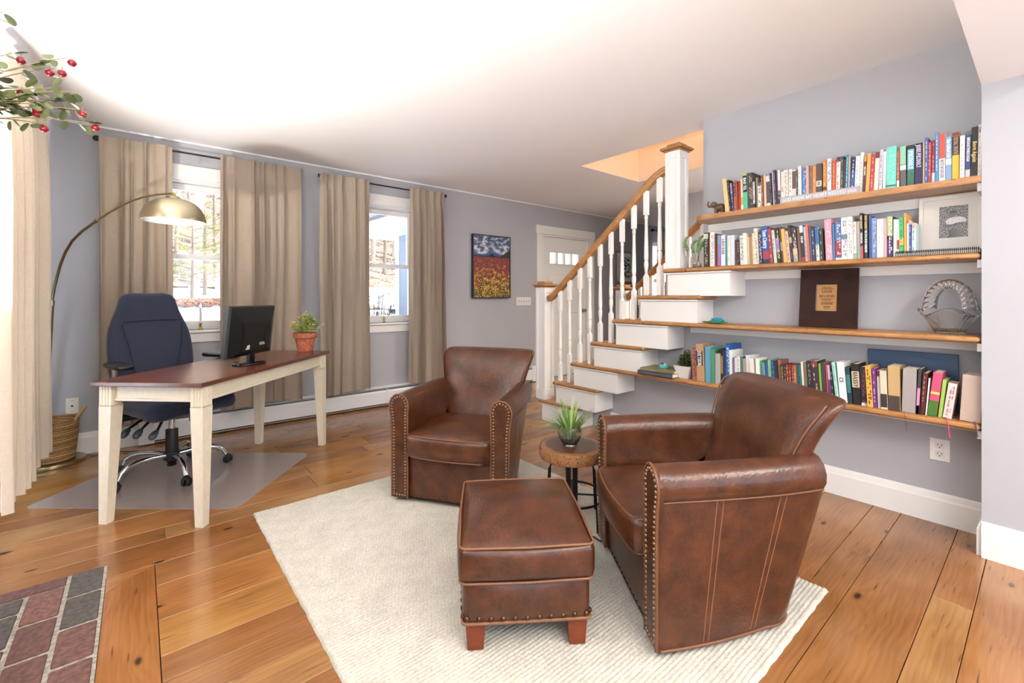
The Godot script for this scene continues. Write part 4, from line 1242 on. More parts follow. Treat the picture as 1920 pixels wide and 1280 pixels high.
	part("joint", G.new().tube([c1[0] - Vector3(0, 0.03, 0), c1[0] + Vector3(0, 0.004, 0)], 0.0145, 14), M.brass, la)
	part("joint", G.new().tube([c1[7] - (c1[8] - c1[7]) * 0.12, c1[7] + (c1[8] - c1[7]) * 0.12], 0.0115, 14), M.brass, la)
	var sh2 := put(Node3D.new(), "lamp_shade", la)
	sh2.position = e * 1.10 + Vector3(0, 1.635, 0)
	var dome := []
	for k in 15:
		var a := PI / 2 * k / 14.0
		dome.append(Vector2(0.170 * cos(a) ** 0.8, 0.145 * sin(a)))
	part("dome", G.new().lathe(dome, 44), mat(Color(0.72, 0.68, 0.57), 0.30, 1.0), sh2)
	var inner := []
	for k in 15:
		var a := PI / 2 * k / 14.0
		inner.append(Vector2(0.167 * cos(a) ** 0.8, 0.141 * sin(a)))
	part("lining", G.new().lathe(inner, 44), mat(Color(0.90, 0.91, 0.93), 0.5), sh2)
	part("cap", G.new().lathe([Vector2(0.042, 0.132), Vector2(0.040, 0.146), Vector2(0.024, 0.160), Vector2(0.010, 0.165), Vector2(0.008, 0.182), Vector2(0, 0.184)], 24), M.brass, sh2)
	part("bulb", G.new().lathe([Vector2(0, 0.02), Vector2(0.02, 0.025), Vector2(0.03, 0.05), Vector2(0.02, 0.085), Vector2(0.013, 0.10), Vector2(0.013, 0.135)], 18), mat(Color(0.94, 0.94, 0.92), 0.4), sh2)
	# ---- woven basket on the lamp's foot
	var bk := thing("woven_basket", "round woven seagrass basket standing on the lamp's brass foot", "basket", lb + Vector3(0.0, 0.0265, 0.0))
	var straw := [hexmat("b08a58", 0.85), hexmat("a07a4a", 0.85), hexmat("bc9a68", 0.85)]
	for k in 17:
		var y := 0.010 + 0.0165 * k
		var rad := 0.112 + 0.020 * sin(minf(k / 16.0, 1.0) * PI * 0.5)
		var tw := G.new()
		for strand in 2:
			var pts := []
			for q in 97:
				var a := TAU * q / 96.0
				var ph := a * 30.0 + PI * strand + k * 1.3
				var rr := rad + 0.0045 * cos(ph)
				pts.append(Vector3(rr * cos(a), y + 0.0045 * sin(ph), rr * sin(a)))
			tw.tube(pts, 0.0062, 5, false)
		part("coil", tw, straw[k % 3], bk)
	part("bottom", G.new().lathe([Vector2(0, 0.001), Vector2(0.11, 0.001), Vector2(0.11, 0.008), Vector2(0, 0.008)], 24), straw[1], bk)
	var hd := G.new()
	var hdir := Vector3(0.95, 0, 0.1).normalized()
	var hs := Vector3(-0.1, 0, 0.95).normalized()
	var hp := []
	for q in 25:
		var a := PI * q / 24.0
		hp.append(hdir * (0.125 + 0.045 * sin(a)) + hs * (0.05 * cos(a)) + Vector3(0, 0.265 + 0.082 * sin(a), 0))
	hd.tube(hp, 0.0095, 8)
	part("handle", hd, hexmat("c4a070", 0.8), bk)
	# ---- cable on the floor by the skirting
	var cb := G.new()
	cb.tube([Vector3(-0.30, 0.006, -4.50), Vector3(-0.22, 0.006, -4.46), Vector3(-0.16, 0.006, -4.49), Vector3(-0.10, 0.006, -4.45), Vector3(-0.04, 0.006, -4.40), Vector3(0.04, 0.006, -4.36)], 0.003, 6)
	tag(part("extension_cord", cb, M.black), "thin black cord running along the skirting by the basket", "cord")

func brushed(c: Color, sd: int, k := 0.10) -> ImageTexture:
	return mottled(c, 256, nz(0.15, sd, 3, 256, 256, 1.0, 0.13), k, nz(0.05, sd + 1, 2, 256, 256), 0.04)

# a pointed oval leaf with a folded middle and some thickness
func leaf(g: G, at: Vector3, d: Vector3, ln: float, wd: float, up := Vector3.UP) -> void:
	var s := d.cross(up)
	if s.length() < 0.1:
		s = d.cross(Vector3.RIGHT)
	s = s.normalized()
	var nm := s.cross(d).normalized()
	var th := nm * 0.0004
	var pts := [at, at + d * ln * 0.35 + s * wd * 0.5 + nm * wd * 0.12, at + d * ln * 0.75 + s * wd * 0.36 + nm * wd * 0.08, at + d * ln, at + d * ln * 0.75 - s * wd * 0.36 + nm * wd * 0.08, at + d * ln * 0.35 - s * wd * 0.5 + nm * wd * 0.12]
	for f in 2:
		var sg := 1.0 if f == 0 else -1.0
		var id := []
		for k in 6:
			var q: Vector3 = pts[k]
			id.append(g.pt(q + th * sg, (nm + s * (0.35 if k in [4, 5] else (-0.35 if k in [1, 2] else 0.0))) * sg))
		g.quad(id[0], id[1], id[2], id[3])
		g.quad(id[0], id[3], id[4], id[5])

func build_office_chair() -> void:
	var face := Vector3(0.42, 0, 0.907)
	var turn := atan2(face.x, face.z)      # local +z is where the sitter looks
	var ch := thing("office_chair", "navy blue high-back office chair on a five-star chrome base", "chair", Vector3(0.17, 0.003, -3.69), turn)
	var cloth := textured(brushed(Color(0.12, 0.155, 0.235), 61), 0.85, Vector3.ONE * 6.0)
	cloth.rim_enabled = true
	cloth.rim = 0.35
	var dark := mat(Color(0.03, 0.03, 0.035), 0.5)
	part("hub", G.new().lathe([Vector2(0, 0.055), Vector2(0.026, 0.055), Vector2(0.026, 0.09), Vector2(0.042, 0.092), Vector2(0.045, 0.10), Vector2(0.045, 0.145), Vector2(0.038, 0.15), Vector2(0.036, 0.15), Vector2(0.034, 0.29), Vector2(0, 0.29)], 24), M.black, ch)
	part("gas_column", G.new().lathe([Vector2(0.0, 0.28), Vector2(0.018, 0.28), Vector2(0.018, 0.40), Vector2(0, 0.40)], 18), M.chrome, ch)
	var spokes := [Vector2(-0.281, 0.153), Vector2(0.058, 0.31), Vector2(0.33, 0.007), Vector2(0.112, -0.256), Vector2(-0.279, -0.206)]
	for k in 5:
		var w: Vector2 = spokes[k].normalized()
		var d := Vector3(w.x, 0, w.y).rotated(Vector3.UP, -turn)
		var rad := 0.30
		var lg := put(Node3D.new(), "base_leg", ch)
		part("arm", G.new().tube([d * 0.03 + Vector3(0, 0.125, 0), d * 0.12 + Vector3(0, 0.138, 0), d * 0.20 + Vector3(0, 0.136, 0), d * 0.25 + Vector3(0, 0.122, 0), d * 0.282 + Vector3(0, 0.098, 0), d * 0.30 + Vector3(0, 0.062, 0)], [0.017, 0.017, 0.0165, 0.016, 0.015, 0.0135], 12), M.chrome, lg)
		var ca := put(Node3D.new(), "caster", lg)
		ca.position = d * (rad + 0.012)
		var sd := d.rotated(Vector3.UP, 0.9)
		for s in [-1, 1]:
			var wh := G.new()
			wh.xf = Transform3D(Basis(Quaternion(Vector3.UP, sd)), Vector3(0, 0.026, 0) + sd * (0.014 * s))
			wh.lathe([Vector2(0, -0.009), Vector2(0.022, -0.009), Vector2(0.0255, -0.004), Vector2(0.0255, 0.004), Vector2(0.022, 0.009), Vector2(0, 0.009)], 18)
			part("wheel", wh, M.black, ca)
		part("hood", G.new().cushion(Vector3(0, 0.046, 0), Vector3(0.036, 0.032, 0.036), 0.012, Vector3.ZERO, 4), M.black, ca)
	# mechanism, levers and knob
	part("mechanism", G.new().bb(Vector3(-0.10, 0.385, -0.16), Vector3(0.10, 0.43, 0.14), 0.01), dark, ch)
	var grey := mat(Color(0.22, 0.26, 0.30), 0.2)
	for k in 3:
		var lv := put(Node3D.new(), "lever", ch)
		var zc := [-0.075, -0.01, 0.09][k] as float
		var a := Vector3(-0.09, 0.40, zc)
		var b := Vector3(-0.215 + 0.035 * k, 0.345 - 0.005 * k, zc + 0.035)
		var c := b + Vector3(-0.05, -0.042, 0.02)
		part("rod", G.new().tube([a, b], 0.008, 8), M.black, lv)
		part("grip", G.new().tube([b, b.lerp(c, 0.2), b.lerp(c, 0.55), b.lerp(c, 0.85), c], [0.009, 0.016, 0.021, 0.017, 0.005], 14), grey, lv)
	part("tension_knob", G.new().lathe([Vector2(0, 0.325), Vector2(0.034, 0.325), Vector2(0.038, 0.33), Vector2(0.038, 0.385), Vector2(0, 0.385)], 20, Vector3(0.115, 0, 0.06)), dark, ch)
	# seat: waterfall front edge
	part("seat", G.new().cushion(Vector3(0, 0.478, 0.03), Vector3(0.52, 0.10, 0.50), 0.045, Vector3(0.02, 0.015, 0.02), 14, func(p: Vector3, q: Vector3) -> Vector3:
		p.y -= 0.035 * maxf(0.0, q.z - 0.4)
		p.x *= 1.0 - 0.12 * maxf(0.0, -q.z)
		return p), cloth, ch)
	part("seat_pan", G.new().bb(Vector3(-0.20, 0.425, -0.18), Vector3(0.20, 0.442, 0.22), 0.01), dark, ch)
	# back: narrow waist low, wide at the shoulders, tapering head
	var lv2 := [[0.50, 0.17, -0.215], [0.54, 0.205, -0.222], [0.62, 0.232, -0.226], [0.70, 0.245, -0.238], [0.78, 0.247, -0.25], [0.86, 0.243, -0.265], [0.93, 0.232, -0.28], [0.99, 0.212, -0.292], [1.05, 0.188, -0.30], [1.10, 0.172, -0.305], [1.145, 0.158, -0.31], [1.17, 0.135, -0.314], [1.182, 0.09, -0.317]]
	part("backrest", loft(lv2, 0.105, 0.04, 0.030), cloth, ch)
	# seams of the cover
	var seam := hexmat("161d30", 0.9)
	for s in [-1, 1]:
		part("seam", G.new().tube([Vector3(s * 0.115, 0.56, -0.158), Vector3(s * 0.13, 0.70, -0.165), Vector3(s * 0.155, 0.84, -0.178), Vector3(s * 0.175, 0.975, -0.214)], 0.0028, 5), seam, ch)
	part("seam", G.new().tube([Vector3(-0.165, 0.995, -0.222), Vector3(-0.08, 0.998, -0.238), Vector3(0, 0.998, -0.243), Vector3(0.08, 0.998, -0.238), Vector3(0.165, 0.995, -0.222)], 0.0028, 5), seam, ch)
	part("back_bar", G.new().tube([Vector3(0, 0.41, -0.10), Vector3(0, 0.415, -0.24), Vector3(0, 0.46, -0.30), Vector3(0, 0.62, -0.31)], 0.022, 10), dark, ch)
	for s in [-1, 1]:
		var ar := put(Node3D.new(), "armrest", ch)
		part("bracket", G.new().tube([Vector3(s * 0.15, 0.42, 0.0), Vector3(s * 0.28, 0.425, 0.0), Vector3(s * 0.305, 0.45, 0.0), Vector3(s * 0.305, 0.60, 0.0)], 0.02, 10), dark, ar)
		part("post", G.new().tube([Vector3(s * 0.305, 0.58, 0.0), Vector3(s * 0.305, 0.73, 0.0)], 0.0135, 12), M.chrome, ar)
		part("arm_pad", G.new().cushion(Vector3(s * 0.30, 0.745, 0.03), Vector3(0.085, 0.032, 0.26), 0.015, Vector3(0.012, 0.002, 0.01), 8, func(p: Vector3, q: Vector3) -> Vector3:
			p.x += 0.02 * s * q.z
			return p), M.black, ar)

# a padded upright body: levels of [height, half width, z of its middle]; deep is its depth, dish how far the middle sits back
func loft(lv: Array, deep: float, dish: float, bulge: float, folds := 0.0) -> G:
	var fine := []
	for i in lv.size() - 1:
		for q in 3:
			var row := []
			for j in 3:
				row.append(cubic_interpolate(lv[i][j], lv[i + 1][j], lv[maxi(i - 1, 0)][j], lv[mini(i + 2, lv.size() - 1)][j], q / 3.0))
			fine.append(row)
	fine.append(lv[-1])
	lv = fine
	var m := lv.size() - 1
	var g := G.new()
	var seg := 84
	var f := func(a: float, b: float) -> Vector3:
		var k := roundi(b * (m + 2))
		var row: Array = lv[clampi(k - 1, 0, m)]
		var sc := 0.0 if k == 0 or k == m + 2 else 1.0
		var ang := a * TAU
		var cx := signf(cos(ang)) * absf(cos(ang)) ** 0.62
		var cz := signf(sin(ang)) * absf(sin(ang)) ** 0.75
		var thick := deep * 0.5 * sqrt(clampf(1.0 - pow(maxf(0.0, (k - 1.0 - m + 6.0) / 6.4), 2.0), 0.05, 1.0))
		var x: float = cx * row[1] * sc
		var z: float = row[2] + cz * thick * sc
		var u := cx
		z += dish * (u * u - 0.35) * sc
		if cz > 0.2:
			z += bulge * 0.3 * (1.0 - u * u) * sc
			if folds > 0.0:
				var hb := exp(-pow((row[0] - 0.57) / 0.075, 2.0)) * exp(-pow(u / 0.42, 2.0))
				z += folds * hb * sin(u * 26.0 + row[0] * 9.0) * sc
		return Vector3(x, row[0], z)
	g.grid(seg, m + 2, f, true)
	return g

# ------------------------------------------------------------------ curtains
# a hanging panel in its own axes: x along the rod, z out into the room, from y0 up to y1
func curtain(called: String, label: String, w0: float, w1: float, y0: float, y1: float, folds: float, sd: int, m: Material, depth := 0.042, pinch := true) -> Node3D:
	var r := RandomNumberGenerator.new()
	r.seed = sd
	var ph := []
	for k in 8:
		ph.append(r.randf() * TAU)
	var nu := int(folds * 16.0)
	var nv := 34
	var wave := func(s: float, v: float) -> Vector3:
		var q := s * folds * TAU + 1.3 * sin(s * 9.0 + ph[0]) + 0.7 * sin(s * 21.0 + ph[1])
		var drop := 1.0 - v
		var amp: float = depth * (0.62 + 0.38 * minf(1.0, drop * 3.0)) * (0.8 + 0.35 * sin(s * 13.0 + ph[2]))
		var z := amp * (sin(q) + 0.28 * sin(2.0 * q + ph[3]) * minf(1.0, drop * 6.0))
		z += 0.006 * sin(q * 0.5 + drop * 5.0 + ph[4]) * drop
		if pinch:
			var band := exp(-pow((drop - 0.05) / 0.022, 2.0))
			z *= 1.0 - 0.55 * band
			z += 0.012 * exp(-pow((drop - 0.018) / 0.016, 2.0)) * maxf(0.0, sin(q * 1.0 + 0.6))
		var w := lerpf(w1, w0, drop)
		var x := (s - 0.5) * w + 0.012 * cos(q) * (0.3 + 0.7 * drop) + 0.008 * sin(drop * 4.0 + ph[5] + s * 6.0) * drop
		var y := lerpf(y0 + 0.012 * sin(s * 5.0 + ph[6]), y1 - 0.006 * absf(sin(q * 0.5)), v)
		return Vector3(x, y, z)
	var g := G.new()
	g.grid(nu * 2 + 1, nv, func(a: float, b: float) -> Vector3:
		var i := roundi(a * (nu * 2 + 1))
		var s := float(i) / nu if i <= nu else 1.0 - float(i - nu - 1) / nu
		var p: Vector3 = wave.call(s, b)
		p.z += 0.0014 if i <= nu else -0.0014
		return p)
	# hem: top and bottom edges closed
	for e in 2:
		var b := float(e)
		for i in nu:
			var p: Vector3 = wave.call(float(i) / nu, b)
			var q: Vector3 = wave.call(float(i + 1) / nu, b)
			var t := Vector3(0, 0, 0.0014)
			g.flat(p - t, q - t, q + t, p + t, Vector3.UP if e else Vector3.DOWN)
	var o := part(called, g, m)
	tag(o, label, "curtain", "")
	return o

func build_curtains() -> void:
	var z := -4.492
	var list := [
		[-0.01, 0.43, 0.43, 5.0, "beige linen curtain beside the lamp arm, on the lamp side of its window"],
		[0.845, 0.66, 0.64, 6.6, "beige linen curtain hanging behind the computer monitor and the desk"],
		[1.57, 0.475, 0.475, 5.0, "beige linen curtain behind the terracotta pot, on the desk side of its window"],
		[2.485, 0.46, 0.425, 5.2, "beige linen curtain between the window and the landscape picture"]]
	for k in 4:
		var c: Array = list[k]
		var o := curtain("curtain", c[4], c[1], c[2], 0.21, 2.348, c[3], 70 + k, M.linen)
		o.position = Vector3(c[0], 0, z + 0.042)
		o.set_meta("group", "beige window curtains")
	for k in 2:
		var x0: float = [-0.235, 1.345][k]
		var x1: float = [1.13, 2.73][k]
		var rd := thing("curtain_rod", ["thin black curtain rod over the window by the lamp", "thin black curtain rod over the window nearer the picture"][k], "curtain rod", Vector3(0, 2.325, z))
		part("rod", G.new().tube([Vector3(x0, 0, 0), Vector3(x1, 0, 0)], 0.0075, 10), M.black, rd)
		for x in [x0, x1]:
			var fb := G.new()
			fb.xf = Transform3D(Basis(Vector3.BACK, PI / 2), Vector3(x, 0, 0))
			fb.lathe([Vector2(0, -0.022), Vector2(0.012, -0.020), Vector2(0.019, -0.010), Vector2(0.021, 0.0), Vector2(0.019, 0.010), Vector2(0.012, 0.020), Vector2(0, 0.022)], 16)
			part("finial", fb, M.black, rd)
			var bx: float = x + (0.05 if x == x0 else -0.05)
			part("bracket", G.new().tube([Vector3(bx, 0, 0), Vector3(bx, -0.012, WZ - z + 0.012)], 0.005, 8).box(Vector3(bx, -0.012, WZ - z + 0.005), Vector3(0.02, 0.05, 0.01), 0.003), M.black, rd)
	# pale curtain of the patio door: its axis runs along z
	var o := curtain("curtain", "pale cream curtain of the patio door, beside the basket", 1.22, 1.20, 0.14, 2.36, 9.0, 91, M.linen_pale, 0.036, false)
	o.position = Vector3(-0.485, 0, -3.68)
	o.rotation.y = PI / 2
	var rd := thing("curtain_rod", "black rod of the patio door above the pale cream curtain", "curtain rod", Vector3(-0.535, 2.33, 0))
	part("rod", G.new().tube([Vector3(0, 0, -4.33), Vector3(0, 0, -2.75)], 0.0075, 10), M.black, rd)
	for zz in [-4.31, -2.8]:
		part("bracket", G.new().tube([Vector3(0, 0, zz), Vector3(LX + 0.535, -0.01, zz)], 0.005, 8), M.black, rd)
	# far curtain of the hall window
	o = curtain("curtain", "white curtain at the hall window, seen between the balusters", 0.36, 0.34, 0.2, 2.33, 4.0, 95, M.linen_pale)
	o.position = Vector3(7.18, 0, z + 0.042)
	rd = thing("curtain_rod", "black curtain rod of the hall window behind the balusters", "curtain rod", Vector3(0, 2.33, z))
	part("rod", G.new().tube([Vector3(6.96, 0, 0), Vector3(8.2, 0, 0)], 0.0075, 10), M.black, rd)
	part("finial", G.new().lathe([Vector2(0, -0.03), Vector2(0.022, -0.018), Vector2(0.03, 0), Vector2(0.022, 0.018), Vector2(0, 0.03)], 14, Vector3(6.96, 0, 0)), M.black, rd)
	part("bracket", G.new().tube([Vector3(7.0, 0, 0), Vector3(7.0, 0, WZ - z)], 0.005, 8), M.black, rd)

# ------------------------------------------------------------------ leather seats, stool and rug
func build_seating() -> void:
	# ---- rug: ribbed wool, real relief
	var rx0 := 0.47
	var rx1 := 2.085
	var rz0 := -2.712
	var rz1 := -0.562
	var rg := thing("area_rug", "cream ribbed wool rug under the leather seats", "rug")
	var g := G.new()
	var pile := noise(1.2, 77, 2)
	g.grid(300, 540, func(a: float, b: float) -> Vector3:
		var x := lerpf(rx0, rx1, a)
		var z := lerpf(rz1, rz0, b)
		var row := z / 0.0142
		var y := 0.0065 + 0.0068 * sqrt(absf(sin(PI * row))) * (0.80 + 0.20 * sin(TAU * x / 0.0150 + PI * floor(row)))
		if a == 0.0 or a == 1.0 or b == 0.0 or b == 1.0:
			y = 0.001
		else:
			y += 0.0006 * pile.get_noise_2d(x * 40.0, z * 40.0)
		var e := 0.0025 * pile.get_noise_2d(x * 9.0 + 40.0, z * 9.0)
		return Vector3(x + e, y, z + e), false, false)
	var wool := mottled(Color(0.73, 0.715, 0.67), 256, nz(0.08, 78, 4, 256, 256), 0.16, nz(0.01, 79, 3, 256, 256), 0.08)
	part("pile", g, textured(wool, 0.95, Vector3.ONE * 3.0, true), rg)

	armchair("leather_armchair", "brown leather swivel armchair beside the desk, facing the ottoman's end", Vector3(1.296, 0.0145, -2.095), atan2(0.838, -0.545), 0.0)
	armchair("leather_armchair", "brown leather swivel armchair with a creased back, in front of the bookshelves", Vector3(1.47, 0.0145, -1.075), atan2(0.809, 0.588), 0.009)

	# ---- ottoman
	var ot := thing("leather_ottoman", "brown leather ottoman with nailhead trim and wooden block legs", "ottoman", Vector3(1.117, 0.0145, -1.294), atan2(0.58, -0.815))
	part("cushion", G.new().cushion(Vector3(0, 0.285, 0), Vector3(0.445, 0.118, 0.535), 0.024, Vector3(0.013, 0.044, 0.013), 16), M.leather, ot)
	part("base", G.new().cushion(Vector3(0, 0.160, 0), Vector3(0.415, 0.140, 0.505), 0.014, Vector3(0.018, 0.0, 0.018), 12), M.leather, ot)
	var welt := mat(Color(0.47, 0.30, 0.19), 0.45)
	for y in [0.341, 0.229]:
		var w := 0.219
		var d := 0.264
		part("piping", G.new().tube(ring_path(w, d, 0.022, y, 0.006), 0.0042, 7, false), welt, ot)
	part("hem", G.new().tube(ring_path(0.209, 0.254, 0.014, 0.094, 0.0), 0.006, 7, false), welt, ot)
	var wood := textured(wood_tex(Color(0.26, 0.10, 0.05), Color(0.42, 0.18, 0.08), Color(0.50, 0.24, 0.11), 81, 0, 4.0), 0.3, Vector3.ONE * 3.0)
	for sx in [-1, 1]:
		for sz in [-1, 1]:
			var lg := G.new()
			var t := [Vector2(0, 0), Vector2(0.066, 0), Vector2(0.066, 0.066), Vector2(0, 0.066)]
			var b := [Vector2(0.006, 0.006), Vector2(0.058, 0.006), Vector2(0.058, 0.058), Vector2(0.006, 0.058)]
			var o := Vector3(sx * 0.200, 0, sz * 0.246)
			for i in 4:
				var j := (i + 1) % 4
				var p := [Vector3(-sx * b[i].x, 0, -sz * b[i].y), Vector3(-sx * b[j].x, 0, -sz * b[j].y), Vector3(-sx * t[j].x, 0.095, -sz * t[j].y), Vector3(-sx * t[i].x, 0.095, -sz * t[i].y)]
				var md := (Vector3(p[2]) + Vector3(p[3])) * 0.5 - Vector3(-sx * 0.033, 0.095, -sz * 0.033)
				lg.flat(o + p[0], o + p[1], o + p[2], o + p[3], md.normalized())
			lg.flat(o + Vector3(-sx * 0.006, 0, -sz * 0.006), o + Vector3(-sx * 0.058, 0, -sz * 0.006), o + Vector3(-sx * 0.058, 0, -sz * 0.058), o + Vector3(-sx * 0.006, 0, -sz * 0.058), Vector3.DOWN)
			part("leg", lg, wood, ot)
	var nail := G.new().lathe([Vector2(0.0086, 0), Vector2(0.0083, 0.0025), Vector2(0.0062, 0.0056), Vector2(0.0032, 0.0072), Vector2(0, 0.0077)], 10).mesh()
	var bronze := mat(Color(0.36, 0.26, 0.21), 0.3, 0.9)
	for s in 4:
		var count := 11 if s < 2 else 13
		for k in count:
			var q := (k / float(count - 1) - 0.5) * 2.0
			var o := part("nailhead", nail, bronze, ot)
			var out := Vector3(0, 0, 1 if s == 0 else -1) if s < 2 else Vector3(1 if s == 2 else -1, 0, 0)
			var pos := Vector3(q * 0.195, 0.111, out.z * 0.2535) if s < 2 else Vector3(out.x * 0.2085, 0.111, q * 0.24)
			pos += out * 0.007 * (1.0 - q * q)
			o.transform = Transform3D(Basis(Quaternion(Vector3.UP, out)), pos)

	# ---- stool with a bark-edged slab
	var sc := Vector3(1.71, 0.0145, -1.575)
	var sl := thing("side_table", "small round live-edge wooden side table on black iron legs", "table", sc)
	var slab := G.new()
	var bark := noise(1.0, 83, 3)
	slab.grid(64, 8, func(a: float, b: float) -> Vector3:
		var k := roundi(b * 8)
		var rr: float = [0.0, 0.8, 0.985, 1.0, 1.0, 0.995, 0.975, 0.6, 0.0][k]
		var y: float = [0.328, 0.328, 0.328, 0.334, 0.358, 0.380, 0.386, 0.387, 0.387][k]
		var q := 0.163 * rr * (1.0 + 0.035 * bark.get_noise_2d(cos(a * TAU) * 1.6, sin(a * TAU) * 1.6) + (0.02 * bark.get_noise_2d(cos(a * TAU) * 9.0, sin(a * TAU) * 9.0 + y * 40.0) if k in [3, 4, 5] else 0.0))
		return Vector3(q * cos(a * TAU), y, -q * sin(a * TAU)))
	var en := noise(0.02, 84, 3)
	var slab_tex := paint(512, 512, func(x: int, y: int) -> Color:
		# end grain seen from above; triplanar x, z over 0.4 m
		var p := Vector2(x, y) / 512.0 * 0.4
		p = Vector2(p.x - 0.4 if p.x > 0.2 else p.x, p.y - 0.4 if p.y > 0.2 else p.y)
		var rad := p.length() + 0.012 * en.get_noise_2d(x, y)
		var ringy := 0.5 + 0.5 * sin(rad * 900.0)
		var c := Color(0.30, 0.20, 0.13).lerp(Color(0.22, 0.145, 0.095), ringy * 0.5)
		if rad > 0.125:
			c = c.lerp(Color(0.50, 0.34, 0.20), clampf((rad - 0.125) * 60.0, 0, 1))
		return c)
	part("slab", slab, textured(slab_tex, 0.35, Vector3.ONE * 2.5), sl)
	part("bark_edge", bark_ring(bark), textured(mottled(Color(0.56, 0.38, 0.22), 256, nz(0.16, 86, 3, 256, 256, 1.0, 0.22), 0.5, nz(0.05, 87, 3, 256, 256), 0.3, Color(0.17, 0.09, 0.05), 0.2), 0.6, Vector3.ONE * 4.0), sl)
	var iron := mat(Color(0.025, 0.025, 0.028), 0.45, 0.3)
	var toward := Vector3(-0.735, 0, 0.678)
	var side := Vector3(toward.z, 0, -toward.x)
	for s in [-1, 1]:
		var st := G.new()
		st.xf = Transform3D(Basis(side, Vector3.UP, toward), Vector3.ZERO)
		st.box(Vector3(s * 0.017, 0.19, 0.02), Vector3(0.026, 0.31, 0.007), 0.002)
		part("strap", st, iron, sl)
	for k in 4:
		var a := PI / 4 + PI / 2 * k
		var d := side * cos(a) + toward * sin(a)
		part("leg", G.new().tube([d * 0.10 + Vector3(0, 0.328, 0), d * 0.142 + Vector3(0, 0.322, 0), d * 0.157 + Vector3(0, 0.30, 0), d * 0.167 + Vector3(0, 0.14, 0), d * 0.175 + Vector3(0, 0.0045, 0)], 0.0045, 8), iron, sl)
	var rp := []
	for k in 49:
		rp.append(Vector3(0.163 * cos(TAU * k / 48.0), 0.135, 0.163 * sin(TAU * k / 48.0)))
	part("foot_ring", G.new().tube(rp, 0.006, 8, false), iron, sl)
	part("foot_bar", G.new().tube([side * -0.163 + Vector3(0, 0.135, 0), side * 0.163 + Vector3(0, 0.135, 0)], 0.005, 8).tube([toward * -0.163 + Vector3(0, 0.135, 0), toward * 0.163 + Vector3(0, 0.135, 0)], 0.005, 8), iron, sl)
	# ---- grassy plant in a faceted glass
	var pl := thing("potted_plant", "spiky green grass plant in a faceted clear glass on the side table", "plant", sc + Vector3(-0.015, 0.3875, 0.0))
	var gl := clear_glass()
	var gm := G.new()
	var ring := [[0.030, 0.0], [0.032, 0.008], [0.050, 0.05], [0.054, 0.075], [0.048, 0.10], [0.045, 0.10], [0.050, 0.074], [0.045, 0.05], [0.028, 0.012], [0.0, 0.012]]
	gm.grid(8, ring.size() - 1, func(a: float, b: float) -> Vector3:
		var q: Array = ring[roundi(b * (ring.size() - 1))]
		var an := a * TAU + PI / 8
		return Vector3(q[0] * 1.2 * cos(an), q[1] * 0.95, -q[0] * 1.2 * sin(an)), false, false)
	part("glass", gm, gl, pl)
	var pb := G.new()
	var r := RandomNumberGenerator.new()
	r.seed = 15
	for k in 26:
		var a := r.randf() * TAU
		var q := sqrt(r.randf()) * 0.024
		pb.cushion(Vector3(q * cos(a), 0.020 + r.randf() * 0.008, q * sin(a)), Vector3(0.012, 0.009, 0.010), 0.004, Vector3.ZERO, 3)
	part("pebbles", pb, mat(Color(0.26, 0.20, 0.15), 0.6), pl).set_meta("kind", "stuff")
	var greens := [hexmat("6f9040", 0.5), hexmat("8fae5a", 0.5), hexmat("557a35", 0.5), hexmat("a4bd74", 0.5)]
	for m: StandardMaterial3D in greens:
		m.backlight_enabled = true
		m.backlight = Color(0.3, 0.35, 0.12)
	for k in 110:
		var a := r.randf() * TAU
		var out := r.randf()
		var reach := 0.045 + 0.14 * out + (0.05 if r.randf() < 0.2 else 0.0)
		var up := 0.20 - 0.11 * out * out + r.randf() * 0.03
		var d := Vector3(cos(a), 0, sin(a))
		var p0 := d * 0.012 + Vector3(0, 0.03, 0)
		var p1 := d * (0.02 + reach * 0.35) + Vector3(0, 0.03 + up * 0.75, 0)
		var p2 := d * reach + Vector3(0, 0.03 + up * (1.0 - 0.62 * out), 0)
		blade(pl, p0, p1, p2, 0.0036, greens[r.randi() % 4])
	# ---- cord beside it
	var cb := G.new().tube([Vector3(1.60, 0.018, -1.42), Vector3(1.655, 0.018, -1.43), Vector3(1.665, 0.018, -1.39), Vector3(1.66, 0.018, -1.35), Vector3(1.69, 0.018, -1.32), Vector3(1.74, 0.018, -1.30)], 0.004, 6)
	tag(part("extension_cord", cb, M.black), "short black cord lying on the rug by the side table", "cord")

func bark_ring(bark: FastNoiseLite) -> G:
	var g := G.new()
	g.grid(96, 4, func(a: float, b: float) -> Vector3:
		var k := roundi(b * 4)
		var y: float = [0.330, 0.337, 0.358, 0.379, 0.3845][k]
		var q: float = 0.163 * (1.0 + 0.035 * bark.get_noise_2d(cos(a * TAU) * 1.6, sin(a * TAU) * 1.6)) + [0.0, 0.0022, 0.0028, 0.0022, 0.0][k] + 0.0012 * bark.get_noise_2d(a * 60.0, y * 90.0)
		return Vector3(q * cos(a * TAU), y, -q * sin(a * TAU)))
	return g

